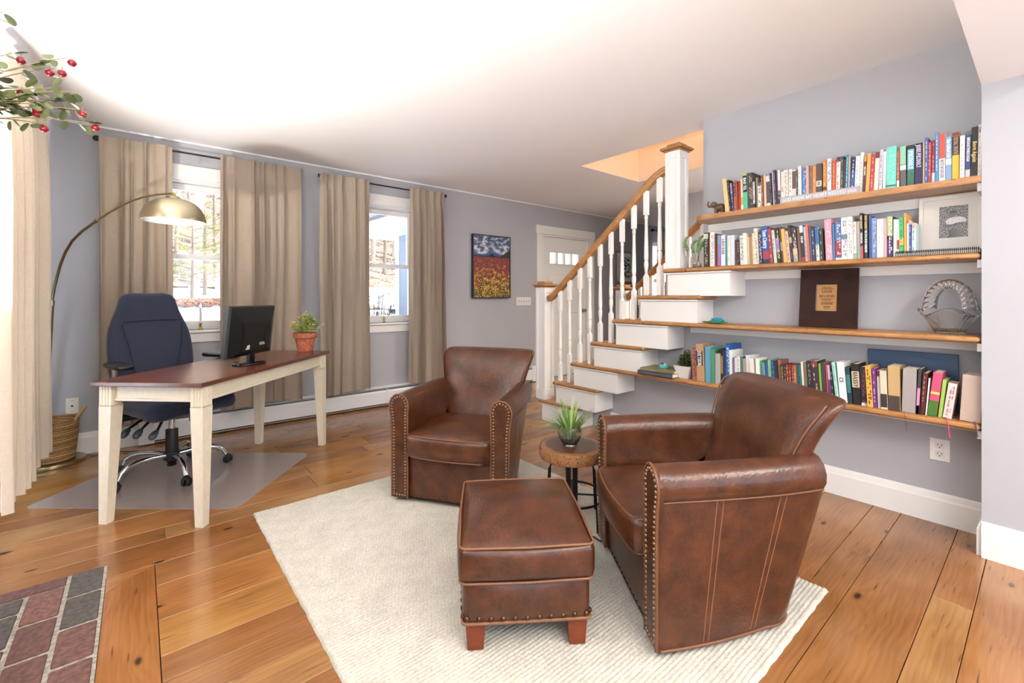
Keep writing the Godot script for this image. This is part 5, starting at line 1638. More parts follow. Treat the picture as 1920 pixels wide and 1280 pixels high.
func blade(parent: Node, p0: Vector3, p1: Vector3, p2: Vector3, w: float, m: Material) -> void:
	var g := G.new()
	var prev := []
	for k in 7:
		var t := k / 6.0
		var p := p0.lerp(p1, t).lerp(p1.lerp(p2, t), t)
		var d := (p1.lerp(p2, t) - p0.lerp(p1, t)).normalized()
		var s := d.cross(Vector3.UP)
		s = s.normalized() if s.length() > 0.05 else Vector3.RIGHT
		var nm := s.cross(d)
		var ww := w * (1.0 - t * t * 0.95)
		var cur := [g.pt(p - s * ww, nm - s * 0.4), g.pt(p + nm * ww * -0.3, nm), g.pt(p + s * ww, nm + s * 0.4)]
		if k > 0:
			g.quad(prev[0], prev[1], cur[1], cur[0])
			g.quad(prev[1], prev[2], cur[2], cur[1])
		prev = cur
	part("blade", g, m, parent)

# rounded rectangle path
func ring_path(w: float, d: float, r: float, y: float, bow: float) -> Array:
	var pts := []
	for c in 4:
		var cx := w - r if c == 0 or c == 3 else -w + r
		var cz := d - r if c < 2 else -d + r
		for k in 6:
			var a := PI / 2 * c + PI / 2 * k / 5.0
			pts.append(Vector3(cx + r * cos(a), y, cz + r * sin(a)))
		# a middle point that bows out with the cushion
		var mid := [Vector3(0, y, d + bow), Vector3(-w - bow, y, 0), Vector3(0, y, -d - bow), Vector3(w + bow, y, 0)]
		pts.append(mid[c])
	pts.append(pts[0])
	return pts

# local axes: x to the chair's side, front at z = 0, back towards +z
func armchair(called: String, label: String, at: Vector3, turn: float, folds: float) -> void:
	var o := thing(called, label, "armchair", at, turn, "pair of leather armchairs")
	var L: Material = M.leather
	var welt := hexmat("6a4228", 0.45)
	part("swivel_base", G.new().lathe([Vector2(0, 0), Vector2(0.21, 0), Vector2(0.215, 0.004), Vector2(0.215, 0.016), Vector2(0.06, 0.022), Vector2(0.06, 0.05), Vector2(0, 0.05)], 32, Vector3(0, 0, 0.27)), M.black, o)
	# outer shell: a U in plan, drawn in towards the floor
	var plan := func(a: float, y: float) -> Vector3:
		var f := clampf((y - 0.02) / 0.48, 0.0, 1.0)
		var wb := 0.262 + 0.040 * f
		var tb := 0.535 + 0.115 * f
		var r := 0.13
		var fx := 0.345 + 0.004 * f
		var side := tb - r
		var s := a if a <= 0.5 else 1.0 - a
		var sg := -1.0 if a <= 0.5 else 1.0
		var p := Vector2()
		if s < 0.27:
			var t := s / 0.27
			p = Vector2(lerpf(fx, wb, t * t * 0.55 + t * 0.45), side * t + 0.006)
		elif s < 0.40:
			var t := (s - 0.27) / 0.13 * PI / 2
			p = Vector2(wb - r + r * cos(t), side + r * sin(t) + 0.006)
		else:
			p = Vector2((wb - r) * (1.0 - (s - 0.40) / 0.10), tb + 0.006)
		return Vector3(sg * p.x, y, p.y)
	part("shell", G.new().grid(60, 8, func(a: float, b: float) -> Vector3: return plan.call(a, 0.02 + 0.49 * b), true), L, o)
	var hem := []
	for k in 61:
		hem.append(plan.call(k / 60.0, 0.02))
	part("hem", G.new().tube(hem, 0.005, 7), welt, o)
	var under := G.new()
	var c0 := under.pt(Vector3(0, 0.022, 0.27), Vector3.DOWN)
	var rim := []
	for k in 41:
		rim.append(under.pt(plan.call(k / 40.0, 0.022), Vector3.DOWN))
	for k in 41:
		under.tri(c0, rim[k], rim[(k + 1) % 41])
	part("dust_cover", under, M.black, o)
	# double-stitched seams down the sides
	for a in [0.105, 0.225, 0.775, 0.895]:
		var sm := G.new()
		for off in [-0.006, 0.006]:
			var pts := []
			for k in 9:
				pts.append(plan.call(a + off, 0.03 + 0.46 * k / 8.0))
			sm.tube(pts, 0.0018, 5)
		part("seam", sm, hexmat("86573a", 0.5), o)
	# body below the cushion
	part("front_rail", G.new().cushion(Vector3(0, 0.145, 0.055), Vector3(0.51, 0.25, 0.10), 0.012, Vector3(0, 0, 0.008), 8), L, o)
	part("deck", G.new().bb(Vector3(-0.25, 0.2, 0.06), Vector3(0.25, 0.262, 0.5)), M.black, o)
	# arms
	var prof := [Vector2(-0.050, 0.24), Vector2(-0.050, 0.42), Vector2(-0.050, 0.50), Vector2(-0.054, 0.535), Vector2(-0.046, 0.567), Vector2(-0.028, 0.589), Vector2(-0.002, 0.599), Vector2(0.028, 0.594), Vector2(0.052, 0.574), Vector2(0.064, 0.545), Vector2(0.063, 0.515), Vector2(0.050, 0.492), Vector2(0.020, 0.480), Vector2(0.0, 0.24)]
	for s in [-1, 1]:
		var ar := put(Node3D.new(), "arm", o)
		var m := 14
		var g := G.new()
		g.grid(prof.size(), m, func(a: float, b: float) -> Vector3:
			var q: Vector2 = prof[roundi(a * prof.size()) % prof.size()]
			var xc := 0.297 - 0.040 * b * b * b
			var y := q.y
			if q.y > 0.45:
				y += 0.012 * b
			return Vector3(s * (xc + q.x), y, 0.004 + (0.575 if q.y > 0.45 else 0.40) * b), s > 0)
		part("arm_body", g, L, ar)
		# welt where the roll meets the side
		var wp := []
		for k in m + 1:
			var b := k / float(m)
			wp.append(Vector3(s * (0.297 - 0.040 * b * b * b + 0.050), 0.491 + 0.012 * b, 0.004 + 0.575 * b))
		part("welt", G.new().tube(wp, 0.0035, 6), welt, ar)
		# front panel
		var outl := [Vector2(-0.050, 0.022), Vector2(-0.050, 0.50), Vector2(-0.054, 0.535), Vector2(-0.046, 0.567), Vector2(-0.028, 0.589), Vector2(-0.002, 0.599), Vector2(0.028, 0.594), Vector2(0.052, 0.574), Vector2(0.064, 0.545), Vector2(0.063, 0.512), Vector2(0.055, 0.47), Vector2(0.050, 0.40), Vector2(0.048, 0.022)]
		var poly := []
		for q: Vector2 in outl:
			poly.append(Vector2(s * (0.297 + q.x), q.y))
		var fp := put(Node3D.new(), "front_panel", ar)
		part("facing", G.new().prism(poly, -0.010, 0.012), L, fp)
		var pp := []
		for q: Vector2 in poly:
			pp.append(Vector3(q.x, q.y, -0.008))
		part("piping", G.new().tube(pp, 0.0055, 7), welt, fp)
		# nailheads follow the outline, set in from it
		var inner := Geometry2D.offset_polygon(PackedVector2Array(poly), -0.014)[0]
		var nl := G.new()
		var walk := 0.0
		for k in inner.size():
			var a := inner[k]
			var b := inner[(k + 1) % inner.size()]
			var ln := a.distance_to(b)
			while walk < ln:
				var q := a.lerp(b, walk / ln)
				nl.xf = Transform3D(Basis(Vector3.RIGHT, -PI / 2), Vector3(q.x, q.y, -0.010))
				nl.lathe([Vector2(0.0064, 0), Vector2(0.0052, 0.003), Vector2(0.0028, 0.0046), Vector2(0, 0.005)], 8)
				walk += 0.0172
			walk -= ln
		part("nailhead_trim", nl, mat(Color(0.54, 0.46, 0.38), 0.3, 0.9), fp).set_meta("kind", "stuff")
	var low := G.new()
	for k in 15:
		low.xf = Transform3D(Basis(Vector3.RIGHT, -PI / 2), Vector3(-0.238 + 0.034 * k, 0.040, 0.003))
		low.lathe([Vector2(0.0058, 0), Vector2(0.0046, 0.003), Vector2(0.0022, 0.0042), Vector2(0, 0.0046)], 8)
	part("nailhead_trim", low, mat(Color(0.34, 0.25, 0.20), 0.3, 0.9), o).set_meta("kind", "stuff")
	# seat cushion with a bowed front
	var cu := put(Node3D.new(), "seat_cushion", o)
	part("cushion", G.new().cushion(Vector3(0, 0.328, 0.212), Vector3(0.495, 0.13, 0.52), 0.028, Vector3(0.0, 0.032, 0.012), 18, func(p: Vector3, q: Vector3) -> Vector3:
		if q.z < 0.0:
			p.z -= 0.018 * (1.0 - q.x * q.x) * -q.z
		return p), L, cu)
	for y in [0.385, 0.271]:
		var pts := [Vector3(-0.243, y, 0.42)]
		for k in 13:
			var x := lerpf(-0.236, 0.236, k / 12.0)
			pts.append(Vector3(x, y, -0.038 - 0.026 * (1.0 - pow(x / 0.245, 2.0)) + (0.012 if k in [0, 12] else 0.0)))
		pts.append(Vector3(0.243, y, 0.42))
		part("piping", G.new().tube(pts, 0.0042, 7), welt, cu)
	# back with a rolled top; built facing +z, turned round
	var rows := [[0.28, 0.19, -0.435], [0.36, 0.205, -0.452], [0.42, 0.225, -0.476], [0.47, 0.248, -0.501], [0.51, 0.264, -0.519], [0.55, 0.272, -0.531], [0.59, 0.279, -0.541], [0.63, 0.287, -0.553], [0.67, 0.297, -0.568], [0.71, 0.308, -0.587], [0.74, 0.316, -0.605], [0.762, 0.319, -0.622], [0.780, 0.315, -0.640], [0.792, 0.300, -0.654], [0.796, 0.275, -0.662]]
	var bk := put(Node3D.new(), "backrest", o)
	bk.rotation.y = PI
	part("back_body", loft(rows, 0.125, 0.012, 0.05, folds), L, bk)
	for s in [-1, 1]:
		var pts := []
		for row in rows.slice(4, 13):
			pts.append(Vector3(s * (row[1] - 0.012), row[0], row[2] + 0.048))
		part("welt", G.new().tube(pts, 0.0038, 6), welt, bk)

# ------------------------------------------------------------------ shelves and books
func build_shelves() -> void:
	var zs := [-1.575, -1.6205, NOSE[6] + 0.061, NOSE[4] + 0.061]
	var ys := [1.706, 1.36, 0.98, 0.585]
	var nm := ["oak top shelf above the staircase, with the pointed end", "oak second shelf, a stair tread carried on along the wall", "oak third shelf with the dark frame and the glass basket", "oak lowest shelf, running out of a stair tread"]
	for k in 4:
		var sh := thing("bookshelf", nm[k], "shelf", Vector3.ZERO, 0.0, "shelves on the grey wall")
		var y: float = ys[k]
		var z0: float = zs[k]
		var b := G.new()
		if k == 0:
			var pg := []
			for q in [[1.575, 3.155], [1.575, 2.975], [1.545, 2.918], [1.50, 2.90], [0.201, 2.90], [0.201, 3.159], [1.575, 3.159]]:
				pg.append(Vector2(q[0], q[1]))
			pg.pop_front()
			b.xf = Transform3D(Basis(Vector3(0, 0, -1), Vector3(1, 0, 0), Vector3(0, -1, 0)), Vector3(0, y, 0))
			b.prism(pg, 0.004, 0.028)
			var pi := []
			for q: Vector2 in pg:
				pi.append(Vector2(q.x - (0.004 if q.x > 1.0 else 0.0), q.y + (0.004 if q.y < 3.0 else 0.0)))
			b.prism(pi, 0.0, 0.032)
		else:
			b.bb(Vector3(2.90, y - 0.03, z0), Vector3(3.159, y, -0.201), 0.012)
		part("board", b, M.tread, sh)
		part("cleat", G.new().bb(Vector3(3.142, y - 0.085, maxf(z0, -1.62) if k < 2 else z0 + 0.25), Vector3(3.159, y - 0.031, -0.201), 0.002), M.white, sh)
		part("end_cleat", G.new().bb(Vector3(2.925, y - 0.07, -0.216), Vector3(3.141, y - 0.031, -0.2005), 0.002), M.white, sh)
	struct("trim_2", G.new().bb(Vector3(3.138, 1.361, -1.632), Vector3(3.16, 1.62, -1.475), 0.003), M.white)

# printed card: book colours sit a little greyer than pure inks
func ink(hex: String) -> StandardMaterial3D:
	var c := Color(hex)
	var g := c.get_luminance()
	return hexmat(c.lerp(Color(g, g, g), 0.12).darkened(0.07).to_html(false), 0.5)

func build_books() -> void:
	var r := RandomNumberGenerator.new()
	r.seed = 99
	var paper := textured(brushed(Color(0.88, 0.84, 0.74), 101), 0.9, Vector3.ONE * 9.0)
	for shelf: String in BOOKS:
		var y0: float = BOOKS[shelf][0]
		var px: float = BOOKS[shelf][1]
		for row: Array in BOOKS[shelf][2]:
			var w: float = row[1]
			var h: float = row[2]
			var t: float = row[3]
			var ex: Dictionary = row[5]
			var d := clampf(h * r.randf_range(0.66, 0.74), 0.11, 0.195)
			var an := atan(t)
			var jut := r.randf_range(-0.006, 0.010)
			var bk := thing("book", row[6], "book", Vector3(px + jut, y0, row[0]), 0.0, "books on the %s shelf" % shelf)
			var zo := 0.0
			if t > 0.0:      # leans to its other edge
				zo = -w
				bk.position.z += w
			bk.rotation.x = an
			if shelf == "lowest" and row[0] > -0.36 and row[4] == "c8b0a0":
				d = 0.17
			var cv := ink(row[4])
			var th := minf(0.0022, w * 0.16)
			var g := G.new()
			g.bb(Vector3(0, 0, zo), Vector3(0.003, h, zo + w), 0.0012)
			g.bb(Vector3(0.002, 0, zo), Vector3(d, h, zo + th), 0.0004)
			g.bb(Vector3(0.002, 0, zo + w - th), Vector3(d, h, zo + w), 0.0004)
			part("cover", g, cv, bk)
			part("pages", G.new().bb(Vector3(0.003, 0.003, zo + th), Vector3(d - 0.004, h - 0.0035, zo + w - th)), paper, bk)
			for b in ex.get("b", []):
				part("spine_band", G.new().bb(Vector3(-0.0004, b[0] * h + 0.0006, zo + 0.0006), Vector3(0.001, b[1] * h - 0.0006, zo + w - 0.0006), 0.0003), ink(b[2]), bk)
			if ex.has("p"):     # print too small to read
				var pm := ink(ex.p)
				var pr := G.new()
				var lines := 1 if w < 0.02 else 2
				for ln in lines:
					var y := h * 0.92
					while y > h * 0.12:
						var sz := r.randf_range(0.006, 0.02)
						if r.randf() < 0.72:
							pr.bb(Vector3(-0.0007, y - sz, zo + w * (0.32 + 0.30 * ln)), Vector3(-0.0003, y, zo + w * (0.32 + 0.30 * ln) + w * 0.20))
						y -= sz + r.randf_range(0.0025, 0.012)
				part("spine_print", pr, pm, bk).set_meta("kind", "stuff")
			for key in ["t", "t2"]:
				if ex.has(key):
					var tx: Array = ex[key]
					var span: float = (tx[2] - tx[1]) * h
					letters(tx[0], minf(w * 0.62, span * 0.9), Vector3(-0.0006, (tx[1] + tx[2]) * 0.5 * h, zo + w * 0.5), Vector3.DOWN, Vector3.BACK, hexmat(tx[3], 0.5), bk, "spine_title", span)
	# the large navy volume that stands behind the row
	var nv := thing("book", "large flat navy book leaning on the wall behind the lowest row", "book", Vector3(3.13, 0.5855, -0.655), 0.0, "books on the lowest shelf")
	part("cover", G.new().bb(Vector3(0.0, 0, 0), Vector3(0.0025, 0.285, 0.36), 0.001).bb(Vector3(0.0115, 0, 0), Vector3(0.014, 0.285, 0.36), 0.001).bb(Vector3(0.0, 0, 0), Vector3(0.014, 0.285, 0.003), 0.001), hexmat("2c4868", 0.5), nv)
	part("pages", G.new().bb(Vector3(0.0025, 0.003, 0.003), Vector3(0.0115, 0.282, 0.356)), paper, nv)
	# ribbon markers hanging over the edge
	var rb := [[-0.318, 0.045, "d8446c", 0.004, "pink ribbon bookmark hanging over the lowest shelf edge"], [-0.470, 0.05, "2a2a2c", 0.0012, "thin dark bookmark cord hanging over the lowest shelf edge"], [-0.226, 0.02, "33405e", 0.0035, "short navy ribbon bookmark at the lowest shelf's end"]]
	for q in rb:
		var rg := G.new()
		var z: float = q[0]
		var wd: float = q[3]
		var pts := [Vector2(2.945, 0.589), Vector2(2.91, 0.588), Vector2(2.897, 0.580), Vector2(2.896, 0.55), Vector2(2.895, 0.55 - q[1])]
		for k in 4:
			var a := Vector3(pts[k].x, pts[k].y, z + 0.004 * k)
			var b := Vector3(pts[k + 1].x, pts[k + 1].y, z + 0.004 * (k + 1))
			rg.tube([a, b], wd * 0.5, 6)
		tag(part("bookmark_ribbon", rg, hexmat(q[2], 0.7)), q[4], "bookmark")
	# two volumes lying flat at the stair end
	var fa := thing("book", "dark slate book lying flat, lower of the pair by the plant pot", "book", Vector3(2.875, 0.586, -1.983))
	part("cover", G.new().bb(Vector3(0, 0, 0), Vector3(0.215, 0.003, 0.285), 0.001).bb(Vector3(0, 0.025, 0), Vector3(0.215, 0.028, 0.285), 0.001).bb(Vector3(0, 0, 0), Vector3(0.003, 0.028, 0.285), 0.001), hexmat("4e4e5a", 0.5), fa)
	part("pages", G.new().bb(Vector3(0.003, 0.003, 0.002), Vector3(0.211, 0.025, 0.282)), paper, fa)
	fa = thing("book", "olive patterned book lying flat on the slate one", "book", Vector3(2.885, 0.6145, -1.97), 0.03)
	part("cover", G.new().bb(Vector3(0, 0, 0), Vector3(0.20, 0.002, 0.275), 0.001).bb(Vector3(0, 0.016, 0), Vector3(0.20, 0.018, 0.275), 0.001).bb(Vector3(0, 0, 0), Vector3(0.002, 0.018, 0.275), 0.001), hexmat("857d58", 0.5), fa)
	part("pages", G.new().bb(Vector3(0.002, 0.002, 0.002), Vector3(0.196, 0.016, 0.272)), hexmat("d8cfa8", 0.8), fa)
	part("spine_print", G.new().bb(Vector3(-0.0005, 0.005, 0.13), Vector3(0.0, 0.0125, 0.26)), hexmat("6a5a38", 0.6), fa)

# ------------------------------------------------------------------ ornaments on the shelves
func build_ornaments() -> void:
	var r := RandomNumberGenerator.new()
	r.seed = 31
	# elephant
	var el := thing("elephant_figurine", "small bronze elephant figurine on the top shelf's end", "figurine", Vector3(3.0, 1.7065, -1.425), 0.25)
	var bz := rough_stone(Color(0.36, 0.25, 0.19), 111)
	bz.uv1_world_triplanar = false
	bz.uv1_scale = Vector3.ONE * 20.0
	bz.roughness = 0.4
	var eg := G.new()
	eg.cushion(Vector3(0, 0.052, 0.0), Vector3(0.042, 0.046, 0.066), 0.019, Vector3(0.004, 0.003, 0.002), 8)
	eg.cushion(Vector3(0, 0.072, -0.040), Vector3(0.034, 0.036, 0.034), 0.014, Vector3.ZERO, 7)
	eg.tube([Vector3(0, 0.066, -0.054), Vector3(0, 0.062, -0.066), Vector3(0, 0.074, -0.074), Vector3(0, 0.092, -0.073), Vector3(0, 0.100, -0.066)], [0.009, 0.0075, 0.006, 0.005, 0.004], 8)
	for sx in [-1, 1]:
		eg.cushion(Vector3(sx * 0.020, 0.076, -0.032), Vector3(0.007, 0.030, 0.024), 0.003, Vector3.ZERO, 5)
		for sz in [-1, 1]:
			eg.tube([Vector3(sx * 0.012, 0.012, sz * 0.021), Vector3(sx * 0.013, 0.045, sz * 0.020)], [0.0095, 0.0105], 9)
	part("body", eg, bz, el)
	part("plinth", G.new().box(Vector3(0, 0.006, 0), Vector3(0.05, 0.012, 0.10), 0.003), bz, el)
	# sign in front of the books
	var sg := thing("wooden_sign", "long grey wooden sign lettered in white, standing before the top row of books", "sign", Vector3(2.908, 1.7065, -1.024))
	part("board", G.new().bb(Vector3(0, 0, 0), Vector3(0.013, 0.036, 0.378), 0.001), textured(brushed(Color(0.66, 0.64, 0.65), 113), 0.7, Vector3.ONE * 6.0), sg)
	letters("GOD KNEW MY HEART NEEDED you", 0.020, Vector3(-0.0006, 0.018, 0.189), Vector3.BACK, Vector3.UP, mat(Color(0.93, 0.93, 0.93), 0.6), sg, "lettering", 0.35, false)
	# sprig in a little vase on the stair-end of the second shelf
	var vs := thing("bud_vase", "small clear glass vase with a green leafy sprig, beside the tall newel post", "vase", Vector3(2.955, 1.3605, -1.56))
	part("glass", G.new().lathe([Vector2(0, 0), Vector2(0.026, 0), Vector2(0.030, 0.006), Vector2(0.029, 0.025), Vector2(0.016, 0.05), Vector2(0.010, 0.066), Vector2(0.012, 0.074), Vector2(0.0105, 0.074), Vector2(0.0085, 0.066), Vector2(0.014, 0.05), Vector2(0.026, 0.025), Vector2(0.024, 0.008), Vector2(0, 0.008)], 20), clear_glass(), vs)
	var lm := hexmat("5f8048", 0.45)
	for q in [Vector3(-0.02, 0.185, -0.085), Vector3(0.0, 0.16, -0.035), Vector3(-0.01, 0.17, 0.05), Vector3(0.01, 0.21, 0.02), Vector3(-0.02, 0.14, 0.035)]:
		var root := Vector3(0, 0.012, 0)
		var sp := put(Node3D.new(), "sprig", vs)
		part("stem", G.new().tube([root, root.lerp(q, 0.5) + Vector3(0, 0.02, 0), q], 0.0015, 6), hexmat("4c6a3a", 0.5), sp)
		for k in 6:
			var g := G.new()
			var d: Vector3 = (q - root).normalized().rotated(Vector3.RIGHT, (k - 2.5) * 0.38).rotated(Vector3.UP, (k - 2.5) * 0.3)
			leaf(g, root.lerp(q, 0.62 + 0.07 * k), d, 0.052, 0.017, Vector3(-1, 0.5, 0))
			part("leaf", g, lm, sp)
	# white framed photograph leaning at the end of the second shelf
	var fr := thing("photo_frame", "white framed black-and-white photograph behind the spiral notebook", "frame", Vector3(3.105, 1.3605, -0.44))
	fr.rotation.z = -0.085
	var fm := mat(Color(0.92, 0.91, 0.88), 0.4)
	for q in [[0.0, 0.0, 0.018, 0.305], [0.214, 0.0, 0.232, 0.305], [0.018, 0.0, 0.214, 0.018], [0.018, 0.287, 0.214, 0.305]]:
		part("frame_bar", G.new().bb(Vector3(-0.016, q[1], q[0]), Vector3(0.004, q[3], q[2]), 0.002), fm, fr)
	part("mat_board", G.new().bb(Vector3(-0.006, 0.015, 0.015), Vector3(0.0, 0.29, 0.217)), mat(Color(0.90, 0.885, 0.86), 0.8), fr)
	var ph := G.new()
	ph.flat(Vector3(-0.0066, 0.093, 0.077), Vector3(-0.0066, 0.093, 0.180), Vector3(-0.0066, 0.252, 0.180), Vector3(-0.0066, 0.252, 0.077), Vector3.LEFT)
	var pm := mat(Color.WHITE, 0.35)
	pm.albedo_texture = mono_photo()
	part("photograph", ph, pm, fr)
	# spiral notebook lying flat
	var nb := thing("spiral_notebook", "wire-bound notebook lying flat in front of the white frame", "notebook", Vector3(2.915, 1.3605, -0.505))
	part("pages", G.new().bb(Vector3(0.012, 0.001, 0.0), Vector3(0.17, 0.016, 0.298)), paper_white(), nb)
	part("cover", G.new().bb(Vector3(0.008, 0.016, 0.0), Vector3(0.172, 0.0175, 0.30), 0.0005).bb(Vector3(0.008, 0.0, 0.0), Vector3(0.172, 0.001, 0.30)), M.black, nb)
	for k in 46:
		var cp := []
		for q in 9:
			var a := TAU * q / 8.0
			cp.append(Vector3(0.009 - 0.011 * cos(a), 0.0135 + 0.0125 * sin(a), 0.006 + 0.0064 * k))
		part("wire_loop", G.new().tube(cp, 0.0013, 5, false), M.black, nb)
	# dark square frame with a gilt plaque
	var df := thing("plaque_frame", "dark brown square wooden frame around a small gilt text plaque", "frame", Vector3(3.065, 0.9815, -0.974))
	df.rotation.z = -0.12
	var dw := textured(wood_tex(Color(0.11, 0.045, 0.028), Color(0.17, 0.075, 0.045), Color(0.22, 0.105, 0.065), 121, 0, 3.0), 0.5, Vector3.ONE * 3.0)
	dw.metallic_specular = 0.3
	var W := 0.285
	var H := 0.342
	var inn := [Vector2(0.083, 0.094), Vector2(0.190, 0.094), Vector2(0.190, 0.251), Vector2(0.083, 0.251)]
	var oc := [Vector2(0, 0), Vector2(W, 0), Vector2(W, H), Vector2(0, H)]
	for k in 4:
		var a: Vector2 = oc[k]
		var b: Vector2 = oc[(k + 1) % 4]
		var c: Vector2 = inn[(k + 1) % 4]
		var d: Vector2 = inn[k]
		var g := G.new()
		var f := func(p: Vector2, x: float) -> Vector3: return Vector3(x, p.y, p.x)
		var out2 := (a + b) * 0.5 - Vector2(W, H) * 0.5
		var nm := Vector3(-1, -0.10 * signf(out2.y) * (1.0 if k % 2 == 0 else 0.0), -0.10 * signf(out2.x) * (1.0 if k % 2 == 1 else 0.0)).normalized()
		g.flat(f.call(a, -0.010), f.call(b, -0.010), f.call(c, -0.020), f.call(d, -0.020), nm)
		g.flat(f.call(a, -0.010), f.call(b, -0.010), f.call(b, 0.008), f.call(a, 0.008), Vector3(0, out2.y, out2.x).normalized())
		g.flat(f.call(d, -0.020), f.call(c, -0.020), f.call(c, 0.0), f.call(d, 0.0), Vector3(0, -out2.y, -out2.x).normalized())
		g.flat(f.call(a, 0.008), f.call(b, 0.008), f.call(c, 0.008), f.call(d, 0.008), Vector3.RIGHT)
		part("frame_bar", g, dw, df)
	part("fillet", G.new().bb(Vector3(-0.006, 0.090, 0.079), Vector3(0.0, 0.255, 0.194)), mat(Color(0.52, 0.49, 0.46), 0.35, 0.5), df)
	part("plaque", G.new().bb(Vector3(-0.0075, 0.098, 0.090), Vector3(-0.004, 0.247, 0.187)), mat(Color(0.64, 0.47, 0.26), 0.45, 0.35), df)
	var ink := mat(Color(0.26, 0.17, 0.08), 0.6)
	letters("LOVE", 0.016, Vector3(-0.0083, 0.209, 0.1385), Vector3.BACK, Vector3.UP, ink, df, "lettering", 0.05)
	letters("BELIEVE", 0.015, Vector3(-0.0083, 0.182, 0.1385), Vector3.BACK, Vector3.UP, ink, df, "lettering", 0.075)
	var swirl := G.new()
	for q in [[0.232, 0.045], [0.225, 0.06], [0.165, 0.06], [0.159, 0.045], [0.147, 0.055], [0.140, 0.05], [0.135, 0.055], [0.122, 0.03], [0.117, 0.032], [0.108, 0.026]]:
		var x: float = -0.5 * q[1]
		while x < 0.5 * q[1]:
			var wd := r.randf_range(0.003, 0.009)
			swirl.bb(Vector3(-0.0079, q[0] - 0.0022, 0.1385 + x), Vector3(-0.0074, q[0] + 0.0022, 0.1385 + x + wd))
			x += wd + 0.002
	part("small_print", swirl, ink, df).set_meta("kind", "stuff")
	# cut-glass basket
	var gb := thing("glass_basket", "cut crystal basket with a tall round handle, by the wall end", "glassware", Vector3(3.035, 0.9805, -0.318))
	var cg := clear_glass()
	var bowl := G.new()
	var pro := [[0.0, 0.0], [0.052, 0.0], [0.056, 0.006], [0.062, 0.025], [0.074, 0.05], [0.092, 0.078], [0.108, 0.098], [0.112, 0.106], [0.104, 0.104], [0.086, 0.080], [0.068, 0.052], [0.056, 0.03], [0.05, 0.012], [0.0, 0.012]]
	bowl.grid(168, pro.size() - 1, func(a: float, b: float) -> Vector3:
		var k := roundi(b * (pro.size() - 1))
		var q: Array = pro[k]
		var an := a * TAU
		var rib := 1.0 + 0.05 * absf(sin(an * 14.0)) * clampf(q[1] / 0.03, 0.0, 1.0) + 0.02 * sin(an * 40.0) * sin(q[1] * 300.0)
		var dip: float = 0.016 * cos(an * 4.0) * clampf((q[1] - 0.07) / 0.035, 0.0, 1.0)
		var stretch := 0.72
		return Vector3(q[0] * rib * stretch * cos(an), q[1] + dip, -q[0] * rib * sin(an)))
	part("bowl", bowl, cg, gb)
	var hn := G.new()
	hn.grid(132, 32, func(a: float, b: float) -> Vector3:
		var t := PI * a
		var i := Vector2(0.043 * cos(t), 0.160 + 0.060 * sin(t) - 0.040 * (1.0 - sin(t)))
		var o := Vector2(0.104 * cos(t), 0.105 + 0.160 * sin(t))
		var c := (i + o) * 0.5
		var half := (o - i) * 0.5
		var ph2 := TAU * b
		var facet := 1.0 + 0.30 * absf(sin(a * 50.0 + ph2 * 2.0)) * absf(sin(a * 50.0 - ph2 * 2.0))
		var p := c + half * cos(ph2)
		return Vector3((0.036 - 0.012 * sin(t)) * sin(ph2) * facet * 0.8, p.y, p.x))
	part("handle", hn, cg, gb)
	# crinkled glass trinkets on the third shelf
	var gt := thing("leaf_dish", "flat green glass leaf dish beside the white stair block", "dish", Vector3(2.965, 0.9805, -1.44))
	var gg := mat(Color(0.33, 0.58, 0.16), 0.12)
	part("dish", G.new().grid(40, 6, func(a: float, b: float) -> Vector3:
		var k := roundi(b * 6)
		var q: float = [0.0, 0.6, 0.95, 1.0, 0.94, 0.6, 0.0][k]
		var y: float = [0.0, 0.0, 0.004, 0.009, 0.0085, 0.005, 0.004][k]
		var an := a * TAU
		var f := q * (1.0 + 0.14 * sin(an * 7.0))
		return Vector3(0.032 * f * cos(an), y + 0.003 * q * sin(an * 9.0 + 1.0) + (0.003 if k > 0 and k < 6 else 0.0), -0.078 * f * sin(an))), gg, gt)
	var bt := thing("glass_trinket", "crinkled turquoise glass trinket lying in the green leaf dish", "trinket", Vector3(2.965, 0.989, -1.425))
	var bg := mat(Color(0.12, 0.52, 0.66), 0.08)
	var cn := noise(1.0, 131, 2)
	part("body", G.new().grid(36, 18, func(a: float, b: float) -> Vector3:
		var an := a * TAU
		var la := PI * (b - 0.5)
		var d := Vector3(cos(la) * cos(an), sin(la), -cos(la) * sin(an))
		var f := 1.0 + 0.45 * cn.get_noise_3dv(d * 1.4) + 0.3 * cn.get_noise_3dv(d * 3.5)
		return Vector3(d.x * 0.020 * f, 0.015 + d.y * 0.014 * f, d.z * 0.042 * f)), bg, bt)
	# pot plant on the lowest shelf
	var pp := thing("potted_plant", "bushy green plant in a white square tapered pot on the lowest shelf", "plant", Vector3(2.985, 0.5855, -1.66))
	var pot := G.new()
	var lo := 0.034
	var hi := 0.062
	var hp := 0.088
	for k in 4:
		var a := PI / 4 + PI / 2 * k
		var b := a + PI / 2
		var s2 := sqrt(2.0)
		var d0 := Vector3(cos(a), 0, sin(a)) * s2
		var d1 := Vector3(cos(b), 0, sin(b)) * s2
		var n := (d0 + d1).normalized()
		var up := Vector3(0, hp, 0)
		pot.flat(d0 * lo, d1 * lo, d1 * hi + up, d0 * hi + up, (n + Vector3(0, -0.3, 0)).normalized())
		pot.flat(d0 * hi + up, d1 * hi + up, d1 * (hi - 0.006) + up, d0 * (hi - 0.006) + up, Vector3.UP)
		pot.flat(d0 * (hi - 0.006) + up, d1 * (hi - 0.006) + up, d1 * (hi - 0.012) + up * 0.8, d0 * (hi - 0.012) + up * 0.8, -n)
